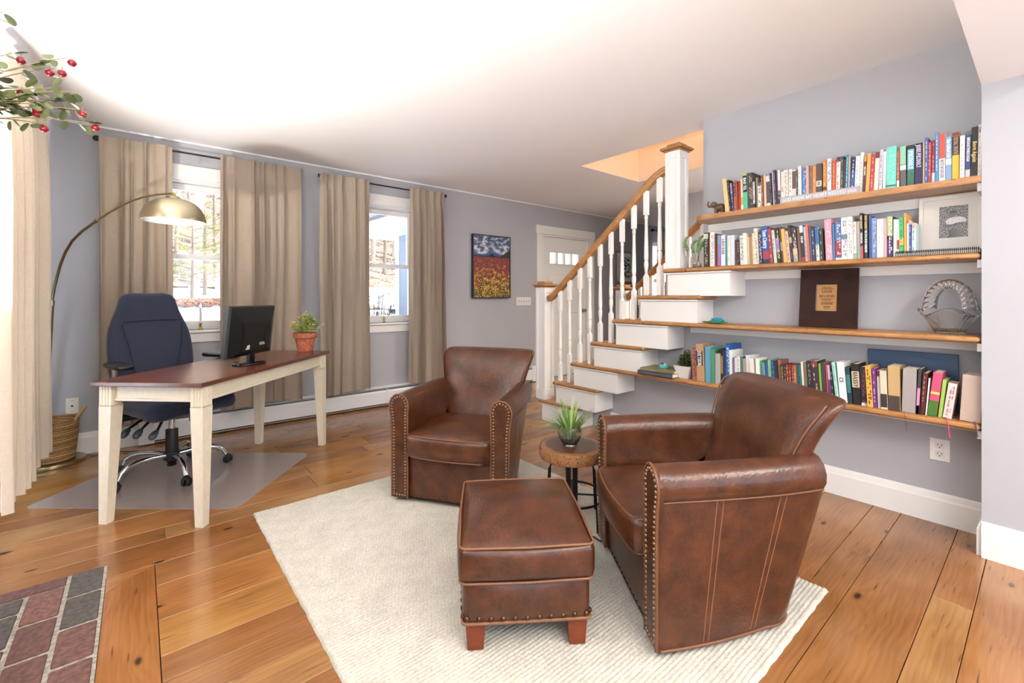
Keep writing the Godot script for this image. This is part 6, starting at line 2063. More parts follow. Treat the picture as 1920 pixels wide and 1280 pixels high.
	pot.flat(Vector3(-lo, 0, -lo), Vector3(lo, 0, -lo), Vector3(lo, 0, lo), Vector3(-lo, 0, lo), Vector3.DOWN)
	part("pot", pot, mat(Color(0.86, 0.85, 0.84), 0.5), pp)
	part("soil", G.new().bb(Vector3(-0.05, 0.062, -0.05), Vector3(0.05, 0.072, 0.05)), mat(Color(0.14, 0.10, 0.06), 0.95), pp)
	var gr := [hexmat("4a5e28", 0.6), hexmat("647a34", 0.6), hexmat("36481e", 0.6)]
	for k in 34:
		var a := r.randf() * TAU
		var q := sqrt(r.randf()) * 0.05
		var tip := Vector3(q * cos(a), 0.125 + r.randf() * 0.09 - q * 0.5, q * sin(a))
		var root := Vector3(q * cos(a) * 0.4, 0.068, q * sin(a) * 0.4)
		var sp := put(Node3D.new(), "sprig", pp)
		part("stem", G.new().tube([root, root.lerp(tip, 0.5), tip], 0.0014, 5), hexmat("7a7444", 0.6), sp)
		var g := G.new()
		for w in 9:
			var an := r.randf() * TAU
			leaf(g, root.lerp(tip, 0.45 + 0.06 * w), Vector3(cos(an), r.randf_range(-0.2, 0.7), sin(an)).normalized(), 0.024, 0.015)
		part("leaves", g, gr[k % 3], sp)
	# turquoise dish on the flat books
	var td := thing("trinket_dish", "small turquoise dish of trinkets on the flat olive book", "dish", Vector3(2.985, 0.633, -1.835))
	part("dish", G.new().lathe([Vector2(0, 0), Vector2(0.030, 0), Vector2(0.036, 0.006), Vector2(0.037, 0.026), Vector2(0.032, 0.030), Vector2(0.028, 0.026), Vector2(0, 0.022)], 22), rough_stone(Color(0.42, 0.72, 0.72), 141), td)
	var tk := thing("trinket", "small brown and white trinket lying in the turquoise dish", "trinket", Vector3(2.985, 0.6555, -1.835))
	part("bead", G.new().cushion(Vector3(0, 0.009, -0.009), Vector3(0.014, 0.016, 0.018), 0.006, Vector3.ZERO, 5), hexmat("6b4a36", 0.4), tk)
	part("bead", G.new().cushion(Vector3(0, 0.007, 0.010), Vector3(0.012, 0.012, 0.016), 0.005, Vector3.ZERO, 5), hexmat("e4ded4", 0.4), tk)

func paper_white() -> StandardMaterial3D:
	return hexmat("e8e6e0", 0.9)

func clear_glass() -> StandardMaterial3D:
	var m := mat(Color(0.97, 0.98, 0.98, 0.02), 0.03)
	m.refraction_enabled = true
	m.refraction_scale = 0.05
	return m

# a grainy outdoor portrait: leaves, a pale shirt, a bowed dark head
func mono_photo() -> ImageTexture:
	var n := noise(0.06, 151, 3)
	return paint(160, 240, func(x: int, y: int) -> Color:
		var v := 0.45 + 0.85 * n.get_noise_2d(x * 2.0, y * 2.0)
		var p := Vector2(x / 160.0, y / 240.0)
		var head := ((p - Vector2(0.48, 0.24)) / Vector2(0.13, 0.10)).length()
		if head < 1.0:
			v = 0.28 if p.y < 0.22 else 0.45
		var shirt := ((p - Vector2(0.58, 0.48)) / Vector2(0.36, 0.13)).length()
		if shirt < 1.0:
			v = 0.86 + 0.1 * n.get_noise_2d(x, y)
		var arm := absf(p.y - 0.60 - 0.03 * sin(p.x * 6.0))
		if arm < 0.04 and p.x > 0.12:
			v = 0.40 + 0.3 * n.get_noise_2d(x, y)
		if p.y > 0.74 and absf(p.x - 0.55) < 0.22:
			v = 0.35 + 0.35 * (p.x - 0.4)
		return Color(v, v, v))

# ------------------------------------------------------------------ things on the walls
func build_wall_things() -> void:
	# landscape picture
	var pc := thing("landscape_picture", "framed landscape picture of red and gold autumn meadows under clouds", "picture", Vector3(3.155, 1.142, WZ))
	var W := 0.595
	var H := 0.795
	var bar := hexmat("24161a", 0.35)
	for q in [[0.0, 0.0, 0.012, H], [W - 0.012, 0.0, W, H], [0.012, 0.0, W - 0.012, 0.012], [0.012, H - 0.012, W - 0.012, H]]:
		part("frame_bar", G.new().bb(Vector3(q[0], q[1], 0.004), Vector3(q[2], q[3], 0.048), 0.002), bar, pc)
	var cv := G.new()
	cv.flat(Vector3(0.012, 0.012, 0.040), Vector3(W - 0.012, 0.012, 0.040), Vector3(W - 0.012, H - 0.012, 0.040), Vector3(0.012, H - 0.012, 0.040), Vector3.BACK)
	var cm := mat(Color.WHITE, 0.6)
	cm.albedo_texture = landscape()
	part("canvas", cv, cm, pc)
	part("backing", G.new().bb(Vector3(0.012, 0.012, 0.004), Vector3(W - 0.012, H - 0.012, 0.038)), bar, pc)
	# switch plate
	var sp := thing("switch_plate", "white five-gang light switch plate beside the front door", "light switch", Vector3(3.885, 1.04, WZ))
	part("plate", G.new().bb(Vector3(0, 0, 0), Vector3(0.265, 0.115, 0.006), 0.003), hexmat("dededc", 0.4), sp)
	for k in 5:
		part("toggle", G.new().box(Vector3(0.046 + 0.0435 * k, 0.0575, 0.010), Vector3(0.010, 0.026, 0.012), 0.003), hexmat("d2d2d0", 0.4), sp)
	# cable plate behind the basket
	var cp := thing("cable_plate", "cream cable wall plate above the woven basket", "wall plate", Vector3(-0.405, 0.305, WZ))
	part("plate", G.new().bb(Vector3(0, 0, 0), Vector3(0.070, 0.115, 0.005), 0.002), hexmat("e4e0d2", 0.45), cp)
	part("jack", G.new().box(Vector3(0.035, 0.0575, 0.008), Vector3(0.012, 0.012, 0.008), 0.002), M.dark_slot, cp)
	for y in [0.018, 0.097]:
		part("screw", G.new().box(Vector3(0.035, y, 0.0055), Vector3(0.006, 0.006, 0.002), 0.0008), hexmat("8a8880", 0.4), cp)
	# outlet under the lowest shelf
	var ot := thing("power_outlet", "white duplex power outlet under the lowest shelf", "outlet", Vector3(SX, 0.318, -0.405))
	part("plate", G.new().bb(Vector3(-0.006, 0, 0), Vector3(0, 0.115, 0.078), 0.003), hexmat("eceae8", 0.4), ot)
	for y in [0.036, 0.079]:
		var so := put(Node3D.new(), "socket", ot)
		part("face", G.new().cushion(Vector3(-0.0065, y, 0.039), Vector3(0.004, 0.030, 0.034), 0.0015, Vector3.ZERO, 4), hexmat("e2e0de", 0.4), so)
		for dz in [-0.007, 0.007]:
			part("slot", G.new().box(Vector3(-0.0086, y + 0.004, 0.039 + dz), Vector3(0.0008, 0.009, 0.0025)), M.dark_slot, so)
		part("slot", G.new().box(Vector3(-0.0086, y - 0.008, 0.039), Vector3(0.0008, 0.005, 0.005)), M.dark_slot, so)
	# baseboard heater
	var ht := thing("baseboard_heater", "long white baseboard heater along the window wall", "heater", Vector3(0.0, 0, WZ))
	var len_x := 4.22
	var pr := func(poly: Array) -> G:
		var g := G.new()
		g.xf = Transform3D(Basis(Vector3(0, 0, 1), Vector3(0, 1, 0), Vector3(-1, 0, 0)), Vector3(len_x, 0, 0))
		return g.prism(poly, 0.0, len_x)
	part("back_plate", pr.call([Vector2(0, 0.012), Vector2(0.008, 0.012), Vector2(0.008, 0.205), Vector2(0, 0.205)]), M.metal_white, ht)
	part("top_hood", pr.call([Vector2(0.008, 0.197), Vector2(0.045, 0.190), Vector2(0.045, 0.195), Vector2(0.008, 0.205)]), M.metal_white, ht)
	part("damper", pr.call([Vector2(0.030, 0.160), Vector2(0.056, 0.177), Vector2(0.055, 0.180), Vector2(0.028, 0.163)]), hexmat("7c807e", 0.5), ht)
	part("front_panel", pr.call([Vector2(0.058, 0.030), Vector2(0.064, 0.030), Vector2(0.066, 0.150), Vector2(0.058, 0.170), Vector2(0.055, 0.168), Vector2(0.061, 0.148)]), M.metal_white, ht)
	part("fins", G.new().bb(Vector3(0.03, 0.05, 0.010), Vector3(len_x - 0.03, 0.125, 0.052)), M.dark_slot, ht)
	part("bottom_lip", pr.call([Vector2(0.008, 0.012), Vector2(0.062, 0.012), Vector2(0.062, 0.018), Vector2(0.008, 0.018)]), hexmat("a8a69e", 0.5), ht)
	for x in [0.0, len_x - 0.10]:
		part("end_cap", G.new().bb(Vector3(x, 0.006, 0.0), Vector3(x + 0.10, 0.210, 0.069), 0.005), M.metal_white, ht)
	part("joint_strip", G.new().bb(Vector3(2.02, 0.028, 0.055), Vector3(2.05, 0.175, 0.0685), 0.002), M.metal_white, ht)
	# candles in the windows
	for k in 2:
		var cd := thing("window_candle", ["white electric candle on the sill of the window by the lamp", "white electric candle on the sill of the window facing the porch"][k], "candle", Vector3([0.405, 2.035][k], 0.8805, WZ - 0.02))
		part("base", G.new().lathe([Vector2(0, 0), Vector2(0.022, 0), Vector2(0.024, 0.004), Vector2(0.012, 0.012), Vector2(0.007, 0.022), Vector2(0.011, 0.032), Vector2(0.007, 0.042), Vector2(0.012, 0.052), Vector2(0.014, 0.058), Vector2(0, 0.058)], 18), mat(Color(0.72, 0.60, 0.30), 0.25, 1.0), cd)
		part("tube", G.new().lathe([Vector2(0.009, 0.056), Vector2(0.009, 0.185), Vector2(0, 0.187)], 14), mat(Color(0.93, 0.92, 0.88), 0.5), cd)
		part("bulb", G.new().lathe([Vector2(0.005, 0.186), Vector2(0.0085, 0.198), Vector2(0.006, 0.215), Vector2(0, 0.226)], 12), clear_glass(), cd)
	# picture in the hall
	var hp := thing("hall_picture", "grey framed monochrome picture in the hall, seen through the balusters", "picture", Vector3(6.0, 1.38, WZ))
	for q in [[0.0, 0.0, 0.035, 0.54], [0.435, 0.0, 0.47, 0.54], [0.035, 0.0, 0.435, 0.035], [0.035, 0.505, 0.435, 0.54]]:
		part("frame_bar", G.new().bb(Vector3(q[0], q[1], 0.0), Vector3(q[2], q[3], 0.025), 0.003), hexmat("8a8c8c", 0.5), hp)
	part("mat_board", G.new().bb(Vector3(0.03, 0.03, 0.002), Vector3(0.44, 0.51, 0.012)), hexmat("eceae4", 0.8), hp)
	var pq := G.new()
	pq.flat(Vector3(0.16, 0.10, 0.0126), Vector3(0.42, 0.10, 0.0126), Vector3(0.42, 0.44, 0.0126), Vector3(0.16, 0.44, 0.0126), Vector3.BACK)
	var nn := noise(0.05, 161, 3)
	var qm := mat(Color.WHITE, 0.5)
	qm.albedo_texture = paint(96, 128, func(x: int, y: int) -> Color:
		var v := clampf(0.62 + 1.3 * nn.get_noise_2d(x, y), 0.05, 0.95)
		return Color(v * 0.95, v, v))
	part("print", pq, qm, hp)
	# mantel, vase and the eucalyptus branch that reaches into the room
	var mt := struct("trim_3", G.new().bb(Vector3(LX, 1.30, -2.55), Vector3(-0.44, 1.36, -0.95), 0.006), M.tread, "oak mantel shelf over the hearth")
	var vb := Vector3(-0.545, 1.3605, -1.93)
	var vz := thing("flower_vase", "tall white vase on the mantel holding the berried branch", "vase", vb)
	part("body", G.new().lathe([Vector2(0, 0), Vector2(0.05, 0), Vector2(0.07, 0.05), Vector2(0.068, 0.12), Vector2(0.04, 0.19), Vector2(0.045, 0.22), Vector2(0.04, 0.22), Vector2(0.034, 0.19), Vector2(0, 0.18)], 24), hexmat("e6e2da", 0.3), vz)
	berry_branch(vb + Vector3(0, 0.20, 0))

func berry_branch(root: Vector3) -> void:
	var r := RandomNumberGenerator.new()
	r.seed = 57
	var br := thing("eucalyptus_branch", "green eucalyptus branch with red berries reaching in over the pale curtain", "branch", root)
	var green := [hexmat("48552a", 0.55), hexmat("576238", 0.55), hexmat("3a4522", 0.55), hexmat("667046", 0.55)]
	for m: StandardMaterial3D in green:
		m.backlight_enabled = true
		m.backlight = Color(0.14, 0.16, 0.07)
	var stemm := hexmat("8a7a52", 0.7)
	# tips given in the room, seen from below against curtain and ceiling
	var tips := [
		[Vector3(-0.183, 1.958, -2.105), 4, 1], [Vector3(-0.211, 1.922, -2.127), 6, 1], [Vector3(-0.24, 1.907, -2.086), 6, 1], [Vector3(-0.163, 1.844, -2.087), 6, 0], [Vector3(-0.199, 1.847, -2.091), 8, 0],
		[Vector3(-0.149, 1.785, -2.076), 9, 2], [Vector3(-0.115, 1.756, -2.112), 8, 1], [Vector3(-0.23, 1.715, -2.078), 4, 1], [Vector3(-0.254, 1.76, -2.033), 12, 1], [Vector3(-0.299, 1.742, -2.071), 11, 0],
		[Vector3(-0.307, 1.929, -2.103), 6, 2], [Vector3(-0.337, 2.08, -2.168), 5, 0], [Vector3(-0.21, 1.79, -2.062), 12, 0], [Vector3(-0.273, 1.81, -2.049), 12, 1], [Vector3(-0.179, 1.812, -2.101), 9, 0]]
	for t in tips:
		var tip: Vector3 = t[0] - root
		var tw := put(Node3D.new(), "twig", br)
		var mid := tip * 0.5 + Vector3(0, 0.07, 0)
		var pts := []
		for k in 9:
			var q := k / 8.0
			pts.append((Vector3.ZERO.lerp(mid, q)).lerp(mid.lerp(tip, q), q))
		part("stem", G.new().tube(pts, [0.003, 0.0028, 0.0026, 0.0024, 0.0022, 0.002, 0.0018, 0.0015, 0.0012], 6), stemm, tw)
		for k in t[1]:
			var q := 1.0 - 0.50 * pow(k / float(t[1]), 1.15)
			var p := (Vector3.ZERO.lerp(mid, q)).lerp(mid.lerp(tip, q), q)
			var d := Vector3(r.randf_range(-0.4, 1.0), r.randf_range(-0.8, 0.7), r.randf_range(-0.9, 0.4)).normalized()
			var g := G.new()
			oval_leaf(g, p + d * 0.006, d, r.randf_range(0.026, 0.042), r.randf_range(0.020, 0.032), Vector3(r.randf_range(-0.5, 0.5), 1, r.randf_range(-0.2, 0.9)))
			part("leaf", g, green[r.randi() % 4], tw)
		for k in t[2]:
			var q: float = 1.0 - 0.22 * k * r.randf_range(0.6, 1.6)
			var p := (Vector3.ZERO.lerp(mid, q)).lerp(mid.lerp(tip, q), q) + Vector3(r.randf_range(-0.012, 0.02), -0.016, r.randf_range(-0.01, 0.01))
			var bg := G.new()
			bg.lathe([Vector2(0, -0.010), Vector2(0.007, -0.0095), Vector2(0.0118, -0.003), Vector2(0.012, 0.002), Vector2(0.009, 0.009), Vector2(0.002, 0.0105), Vector2(0, 0.010)], 12, p)
			part("berry", bg, hexmat("7c1220", 0.3), tw)
			part("berry_stalk", G.new().tube([p + Vector3(0, 0.009, 0), p + Vector3(0, 0.024, 0)], 0.0009, 5), stemm, tw)

func oval_leaf(g: G, at: Vector3, d: Vector3, ln: float, wd: float, up: Vector3) -> void:
	var s := d.cross(up).normalized()
	var nm := s.cross(d).normalized()
	for f in 2:
		var sg := 1.0 if f == 0 else -1.0
		var c := g.pt(at + d * ln * 0.5 + nm * 0.0004 * sg - nm * wd * 0.06, nm * sg)
		var ring := []
		for k in 12:
			var a := TAU * k / 12.0
			var e := d * (0.5 - 0.5 * cos(a)) * ln + s * sin(a) * wd * 0.5 * (1.0 - 0.15 * cos(a))
			ring.append(g.pt(at + e + nm * (0.0004 * sg + wd * 0.10 * absf(sin(a))), (nm - s * sin(a) * 0.35) * sg))
		for k in 12:
			g.tri(c, ring[k], ring[(k + 1) % 12])

func landscape() -> ImageTexture:
	var n1 := noise(0.018, 171, 4)
	var n2 := noise(0.09, 172, 3)
	var n3 := noise(0.05, 173, 2)
	return paint(300, 400, func(x: int, y: int) -> Color:
		var u := x / 300.0
		var v := y / 400.0
		var a := n1.get_noise_2d(x, y * 1.8)
		var b := n2.get_noise_2d(x, y)
		var ridge := 0.285 + 0.02 * sin(u * 9.0) - 0.03 * maxf(0.0, 0.35 - u)
		var near_hill := 0.33 - maxf(0.0, u - 0.72) * 0.45
		if v < ridge:
			var c := Color(0.33, 0.43, 0.58).lerp(Color(0.52, 0.55, 0.64), clampf(0.5 + 1.5 * a, 0, 1))
			c = c.lerp(Color(0.84, 0.82, 0.84), clampf((a + 0.05 + 0.9 * (v - 0.15)) * 2.2, 0, 0.9))
			c = c.lerp(Color(0.20, 0.24, 0.33), clampf(0.35 - v * 1.6 - a, 0, 0.8))
			if v > near_hill:
				c = Color(0.16, 0.17, 0.17)
			return c
		if v < 0.345:
			var c := Color(0.22, 0.40, 0.62).lerp(Color(0.14, 0.20, 0.33), clampf((v - ridge) * 12.0, 0, 1))
			if v > near_hill:
				c = Color(0.17, 0.17, 0.17)
			var tree := 0.5 + 0.5 * n3.get_noise_2d(x * 3.0, 4.0)
			if absf(u - 0.5) < 0.10 and v > 0.275 + 0.7 * absf(u - 0.49):
				c = Color(0.08, 0.13, 0.14)
			if tree > 0.62 and v > 0.32:
				c = Color(0.15, 0.15, 0.14)
			return c
		var red := Color(0.42, 0.15, 0.15).lerp(Color(0.62, 0.31, 0.25), clampf(0.5 + b, 0, 1))
		var gold := Color(0.68, 0.47, 0.14).lerp(Color(0.92, 0.74, 0.34), clampf(0.4 + 1.6 * b, 0, 1))
		var green := Color(0.12, 0.16, 0.09).lerp(Color(0.28, 0.36, 0.16), clampf(0.5 + b, 0, 1))
		var w := clampf((v - 0.55 - 0.12 * absf(u - 0.5) + 0.5 * a) * 5.0, 0, 1)
		var c2 := red.lerp(gold, w)
		var gr := clampf((v - 0.62 + 0.9 * n1.get_noise_2d(x + 200, y)) * 3.0, 0, 1) * (1.0 if b < 0.16 else 0.15)
		c2 = c2.lerp(green, gr * w)
		return c2 * (0.82 + 0.25 * clampf(b + 0.5, 0, 1)))

# ------------------------------------------------------------------ outdoors
func ground_y(x: float, z: float) -> float:
	var y := -0.35
	if z < -5.0:
		var t := clampf((-z - 5.0) / 4.0, 0, 1)
		y = lerpf(-0.35, 0.74, t * t * (3.0 - 2.0 * t))
		if z < -9.0:
			y = 0.74 + (-z - 9.0) * 0.05
	var dr := clampf((x - 3.0) / 3.0, 0, 1)
	if z < -5.0 and z > -27.0:
		y = lerpf(y, minf(y, 0.35), dr)
	if z < -26.0:
		var h := 0.74 + 17.0 * 0.05 + pow((-z - 26.0) * 0.10, 1.5) * 4.2
		y = maxf(lerpf(y, h, clampf((-z - 26.0) / 4.0, 0, 1)), y)
	return y

func build_outside() -> void:
	var r := RandomNumberGenerator.new()
	r.seed = 202
	var dn := noise(0.25, 203, 3)
	var g := G.new()
	g.grid(90, 110, func(a: float, b: float) -> Vector3:
		var x := lerpf(-40, 55, a)
		var z := lerpf(35, -60, b)
		var lift := 0.05 * dn.get_noise_2d(x, z) if z < -6.0 else 0.0
		return Vector3(x, ground_y(x, z) + lift, z), false, false)
	var snow := mottled(Color(0.87, 0.89, 0.94), 256, nz(0.02, 204, 4, 256, 256), 0.10, nz(0.2, 206, 2, 256, 256), 0.03)
	var so := part("snow_ground", g, textured(snow, 0.8, Vector3.ONE * 0.25, true))
	so.set_meta("kind", "structure")
	# leaf-strewn hillside, just over the snow
	g = G.new()
	g.grid(80, 30, func(a: float, b: float) -> Vector3:
		var x := lerpf(-40, 55, a)
		var z := lerpf(-25.5, -60, b)
		return Vector3(x, ground_y(x, z) + 0.12 + 0.25 * dn.get_noise_2d(x * 2.0, z * 2.0), z), false, false)
	var litter := mottled(Color(0.40, 0.32, 0.25), 512, nz(0.05, 205, 4, 512, 512), 0.35, nz(0.2, 207, 2, 512, 512), 0.25, Color(0.78, 0.78, 0.80), 0.2)
	var hs := part("hillside", g, textured(litter, 0.9, Vector3.ONE * 0.22, true))
	hs.set_meta("kind", "structure")
	# bark mulch bed at the edge of the trees
	g = G.new()
	for k in 2600:
		var a := r.randf() * TAU
		var q := sqrt(r.randf())
		var x := 1.25 + 2.9 * q * cos(a)
		var z := -13.6 + 1.1 * q * sin(a)
		g.xf = Transform3D(Basis.from_euler(Vector3(r.randf() * 0.7, r.randf() * TAU, r.randf() * 0.7)), Vector3(x, ground_y(x, z) + 0.05 + 0.06 * (1.0 - q), z))
		g.box(Vector3.ZERO, Vector3(0.13, 0.018, 0.05))
	var mu := part("mulch_bed", g, hexmat("6e4c38", 0.95))
	mu.set_meta("kind", "stuff")
	tag(mu, "brown bark mulch bed in the snow under the pine", "mulch")
	# bare trees
	var barks := [hexmat("a89a88", 0.9), hexmat("8c7c6a", 0.9), hexmat("c2b8aa", 0.9), hexmat("76685a", 0.9)]
	var kinds := ["pale grey bare tree standing in the snowy woods", "brown bare tree standing in the snowy woods", "whitish birch-like bare tree standing in the snowy woods", "dark slender bare tree standing in the snowy woods"]
	var shapes := []
	for k in 4:
		var t := G.new()
		var h := 11.0 + k
		var pts := []
		var rad := []
		for q in 9:
			var f := q / 8.0
			pts.append(Vector3(0.25 * sin(f * 3.0 + k), h * f - 0.4, 0.25 * cos(f * 2.3 + k * 2.0)))
			rad.append((0.15 if k % 2 == 0 else 0.11) * (1.0 - 0.8 * f) + 0.012)
		t.tube(pts, rad, 7)
		for q in 26:
			var f := r.randf_range(0.10, 0.95)
			var p: Vector3 = pts[int(f * 8.0)].lerp(pts[mini(int(f * 8.0) + 1, 8)], fmod(f * 8.0, 1.0))
			var a := r.randf() * TAU
			var ln := r.randf_range(0.5, 1.0) * (1.1 - 0.5 * f)
			var d := Vector3(cos(a), r.randf_range(0.3, 1.1), sin(a)).normalized()
			t.tube([p, p + d * ln * 0.5, p + d * ln + Vector3(0, ln * 0.2, 0)], [0.026, 0.016, 0.005], 4, false)
			var d2 := d.rotated(Vector3.UP, 0.9)
			t.tube([p + d * ln * 0.5, p + d * ln * 0.5 + d2 * ln * 0.5], [0.012, 0.004], 4, false)
		shapes.append(t.mesh())
	var stood: Array[Vector2] = []
	for k in 620:
		var z := -r.randf_range(16.5, 57.0)
		var x := 0.0
		if k < 230:
			x = -z * r.randf_range(0.0, 0.15)
		elif k < 470:
			x = -z * r.randf_range(0.36, 0.54)
		else:
			x = -z * r.randf_range(-0.35, 0.9)
		if z > -27.0 and x > 4.0:
			continue
		var free := stood.size() < 260
		for q in stood:
			if q.distance_squared_to(Vector2(x, z)) < 2.9:
				free = false
				break
		if not free:
			continue
		stood.append(Vector2(x, z))
		var v := r.randi() % 4
		var o := part("bare_tree", shapes[v], barks[v])
		o.position = Vector3(x, ground_y(x, z) - 0.1, z)
		o.rotation.y = r.randf() * TAU
		o.scale = Vector3.ONE * r.randf_range(0.8, 1.2)
		tag(o, kinds[v], "tree", "bare woodland trees")
	# young pines
	var pines := [[1.18, -15.6, 2.5, "bushy yellow-green young pine behind the mulch bed"], [0.70, -17.5, 1.7, "small dark green young pine beside the bushy one"], [0.42, -16.2, 1.2, "smallest dark pine at the edge of the mulch bed"], [1.75, -18.5, 3.2, "tallest yellow-green pine at the back of the mulch bed"]]
	for k in pines.size():
		var p: Array = pines[k]
		pine(Vector3(p[0], ground_y(p[0], p[1]) - 0.05, p[1]), p[2], p[3], ["76842e", "40543a", "3a4c34", "8a8c3a"][k], r)
	# evergreen shrub outside the second window
	var sb := Vector3(2.70, ground_y(2.7, -6.4), -6.4)
	var sh := thing("evergreen_shrub", "dark-leaved shrub in the snow outside the window facing the porch", "shrub", sb)
	var st := G.new()
	var lf := G.new()
	for k in 30:
		var a := r.randf() * TAU
		var q := sqrt(r.randf()) * 0.30
		var tip := Vector3(q * cos(a), 0.95 + r.randf() * 0.42 - q * 0.4, q * sin(a) * 0.6)
		st.tube([Vector3(q * cos(a) * 0.2, 0, 0), Vector3(q * cos(a) * 0.6, tip.y * 0.6, q * sin(a) * 0.4), tip], 0.006, 5, false)
		for w in 7:
			var an := r.randf() * TAU
			leaf(lf, tip + Vector3(r.randf() - 0.5, r.randf() - 0.5, r.randf() - 0.5) * 0.14, Vector3(cos(an), r.randf_range(-0.9, 0.2), sin(an)).normalized(), 0.075, 0.024)
	part("stems", st, hexmat("4a3c34", 0.9), sh)
	var fo := part("foliage", lf, hexmat("34362e", 0.6), sh)
	fo.set_meta("kind", "stuff")
	# the porch wing beside the front door
	var po := thing("porch", "blue-grey porch wing with white trim and a shingled roof", "porch")
	for k in 19:
		part("clapboard", G.new().bb(Vector3(2.99 - 0.004 * (k % 2), -0.4 + 0.14 * k, -6.2), Vector3(3.12, -0.4 + 0.14 * (k + 1), -4.726)), hexmat("7c8794", 0.7), po)
	part("corner_trim", G.new().bb(Vector3(2.975, -0.4, -6.32), Vector3(3.13, 2.26, -6.2), 0.003), hexmat("dfe3e8", 0.6), po)
	part("fascia", G.new().bb(Vector3(2.58, 2.06, -6.75), Vector3(2.61, 2.25, -4.726), 0.003), hexmat("e8ebee", 0.6), po)
	part("soffit", G.new().bb(Vector3(2.61, 2.06, -6.75), Vector3(6.4, 2.09, -4.726)), hexmat("dfe3e8", 0.6), po)
	g = G.new()
	g.prism([Vector2(2.50, 2.22), Vector2(4.5, 3.20), Vector2(6.5, 2.22), Vector2(6.5, 2.27), Vector2(4.5, 3.27), Vector2(2.50, 2.27)], -6.85, -4.726)
	part("roof", g, hexmat("565a60", 0.9), po)
	part("gable", G.new().prism([Vector2(2.7, 2.25), Vector2(6.3, 2.25), Vector2(4.5, 3.15)], -6.7, -6.66), hexmat("dfe3e8", 0.6), po)
	part("post", G.new().bb(Vector3(6.2, -0.4, -6.6), Vector3(6.34, 2.07, -6.46), 0.004), hexmat("dfe3e8", 0.6), po)
	part("deck", G.new().bb(Vector3(3.12, -0.4, -6.7), Vector3(6.4, -0.06, -4.726)), hexmat("8a8478", 0.8), po)
	car(Vector3(11.4, ground_y(11.4, -20.5) - 0.12, -20.5))
	# unseen lamp at the head of the stairwell, placed to warm its walls
	var wl := thing("unseen_ceiling_lamp", "unseen warm flush ceiling lamp at the top of the stairwell, lighting its walls", "lamp", Vector3(3.8, 4.69, -1.6))
	var em := mat(Color(1, 0.9, 0.75), 0.5)
	em.emission_enabled = true
	em.emission = Color(1.0, 0.90, 0.78)
	em.emission_energy_multiplier = 2.0
	part("globe", G.new().lathe([Vector2(0, -0.11), Vector2(0.08, -0.10), Vector2(0.14, -0.06), Vector2(0.16, -0.01), Vector2(0.16, 0.0), Vector2(0, 0.0)], 24), em, wl)
	var ol := OmniLight3D.new()
	ol.name = "unseen_stairwell_light"
	ol.light_color = Color(1.0, 0.90, 0.78)
	ol.light_energy = 1.0
	ol.omni_range = 12.0
	ol.light_size = 0.12
	ol.shadow_enabled = true
	wl.add_child(ol)
	ol.position = Vector3(0, -0.16, 0)

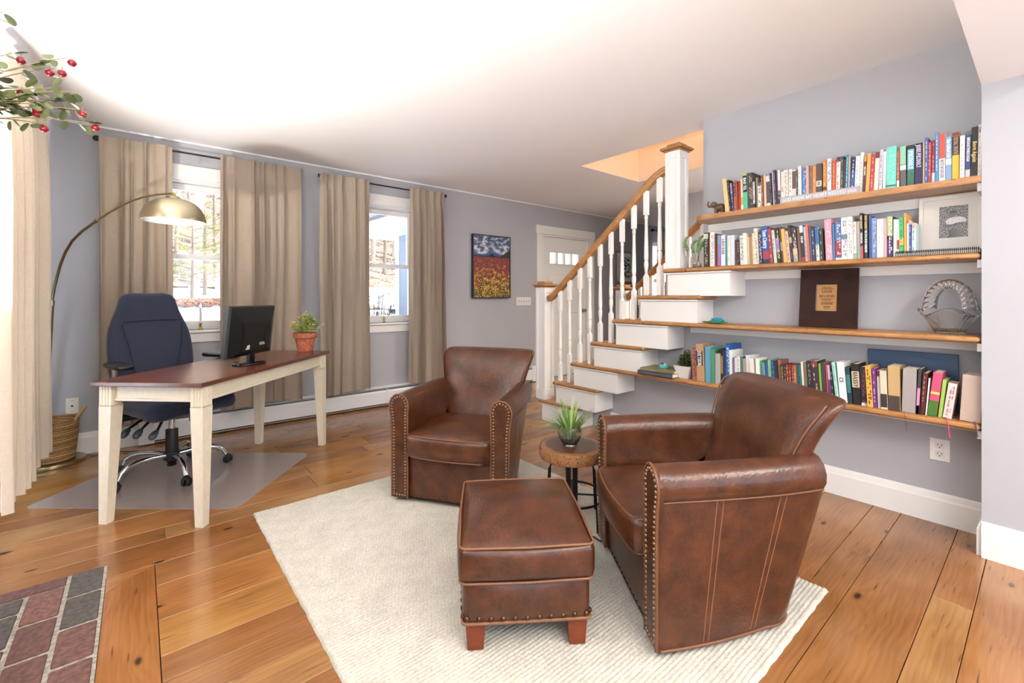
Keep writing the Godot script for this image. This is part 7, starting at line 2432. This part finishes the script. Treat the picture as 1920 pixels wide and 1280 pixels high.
func pine(at: Vector3, h: float, label: String, hex: String, r: RandomNumberGenerator) -> void:
	var o := thing("pine_tree", label, "tree", at)
	part("trunk", G.new().tube([Vector3.ZERO, Vector3(0.02, h * 0.5, 0), Vector3(0, h, 0)], [h * 0.022, h * 0.015, 0.006], 7), hexmat("5c4c3e", 0.9), o)
	var f := G.new()
	var b := G.new()
	for k in int(26 + h * 8):
		var t := r.randf_range(0.16, 1.0)
		var a := r.randf() * TAU
		var ln := h * 0.42 * (1.05 - t) + 0.10
		var d := Vector3(cos(a), 0.25, sin(a)).normalized()
		var p := Vector3(0, h * t, 0)
		var e := p + d * ln
		b.tube([p, e], [0.012, 0.004], 4, false)
		for q in 9:
			var c := p.lerp(e, 0.35 + 0.65 * q / 8.0)
			for w in 11:
				var nd := (d * 0.5 + Vector3(r.randf() - 0.5, r.randf() * 0.8 - 0.2, r.randf() - 0.5) * 2.0).normalized()
				var s := nd.cross(Vector3.UP).normalized() * 0.006
				var z := nd * r.randf_range(0.07, 0.14)
				var n := s.cross(nd).normalized()
				f.tri(f.pt(c - s, n), f.pt(c + s, n), f.pt(c + z, n))
	part("branches", b, hexmat("5c4c3e", 0.9), o)
	var m := hexmat(hex, 0.7)
	var fo := part("needles", f, m, o)
	fo.set_meta("kind", "stuff")

func car(at: Vector3) -> void:
	var o := thing("parked_car", "white car parked in the snow beyond the porch", "car", at, 0.0)
	var white := mat(Color(0.88, 0.89, 0.91), 0.2)
	var side := [Vector2(-2.2, 0.35), Vector2(-2.22, 0.75), Vector2(-2.0, 0.92), Vector2(-1.1, 1.02), Vector2(-0.85, 1.04), Vector2(2.05, 1.04), Vector2(2.2, 0.9), Vector2(2.2, 0.35)]
	part("body", G.new().prism(side, -0.88, 0.88), white, o)
	var cab := [Vector2(-0.95, 1.03), Vector2(-0.15, 1.50), Vector2(0.2, 1.56), Vector2(1.55, 1.55), Vector2(2.0, 1.03)]
	part("roof", G.new().prism([Vector2(-0.22, 1.46), Vector2(0.2, 1.56), Vector2(1.55, 1.55), Vector2(1.65, 1.46)], -0.74, 0.74), white, o)
	part("glasshouse", G.new().prism([Vector2(-0.95, 1.03), Vector2(-0.22, 1.46), Vector2(1.65, 1.46), Vector2(2.0, 1.03)], -0.76, 0.76), mat(Color(0.30, 0.36, 0.40), 0.08), o)
	for s in [-1, 1]:
		for x in [-0.95, 0.45, 1.72]:
			part("pillar", G.new().tube([Vector3(x, 1.03, s * 0.77), Vector3(x + (0.70 if x < 0 else (0.02 if x < 1 else -0.12)), 1.47, s * 0.75)], 0.03, 6), white, o)
		for x in [-1.4, 1.4]:
			var w := G.new()
			w.xf = Transform3D(Basis(Vector3.RIGHT, PI / 2), Vector3(x, 0.33, s * 0.80))
			w.lathe([Vector2(0, -0.1), Vector2(0.32, -0.1), Vector2(0.33, -0.08), Vector2(0.33, 0.08), Vector2(0.32, 0.1), Vector2(0, 0.1)], 20)
			part("wheel", w, M.black, o)
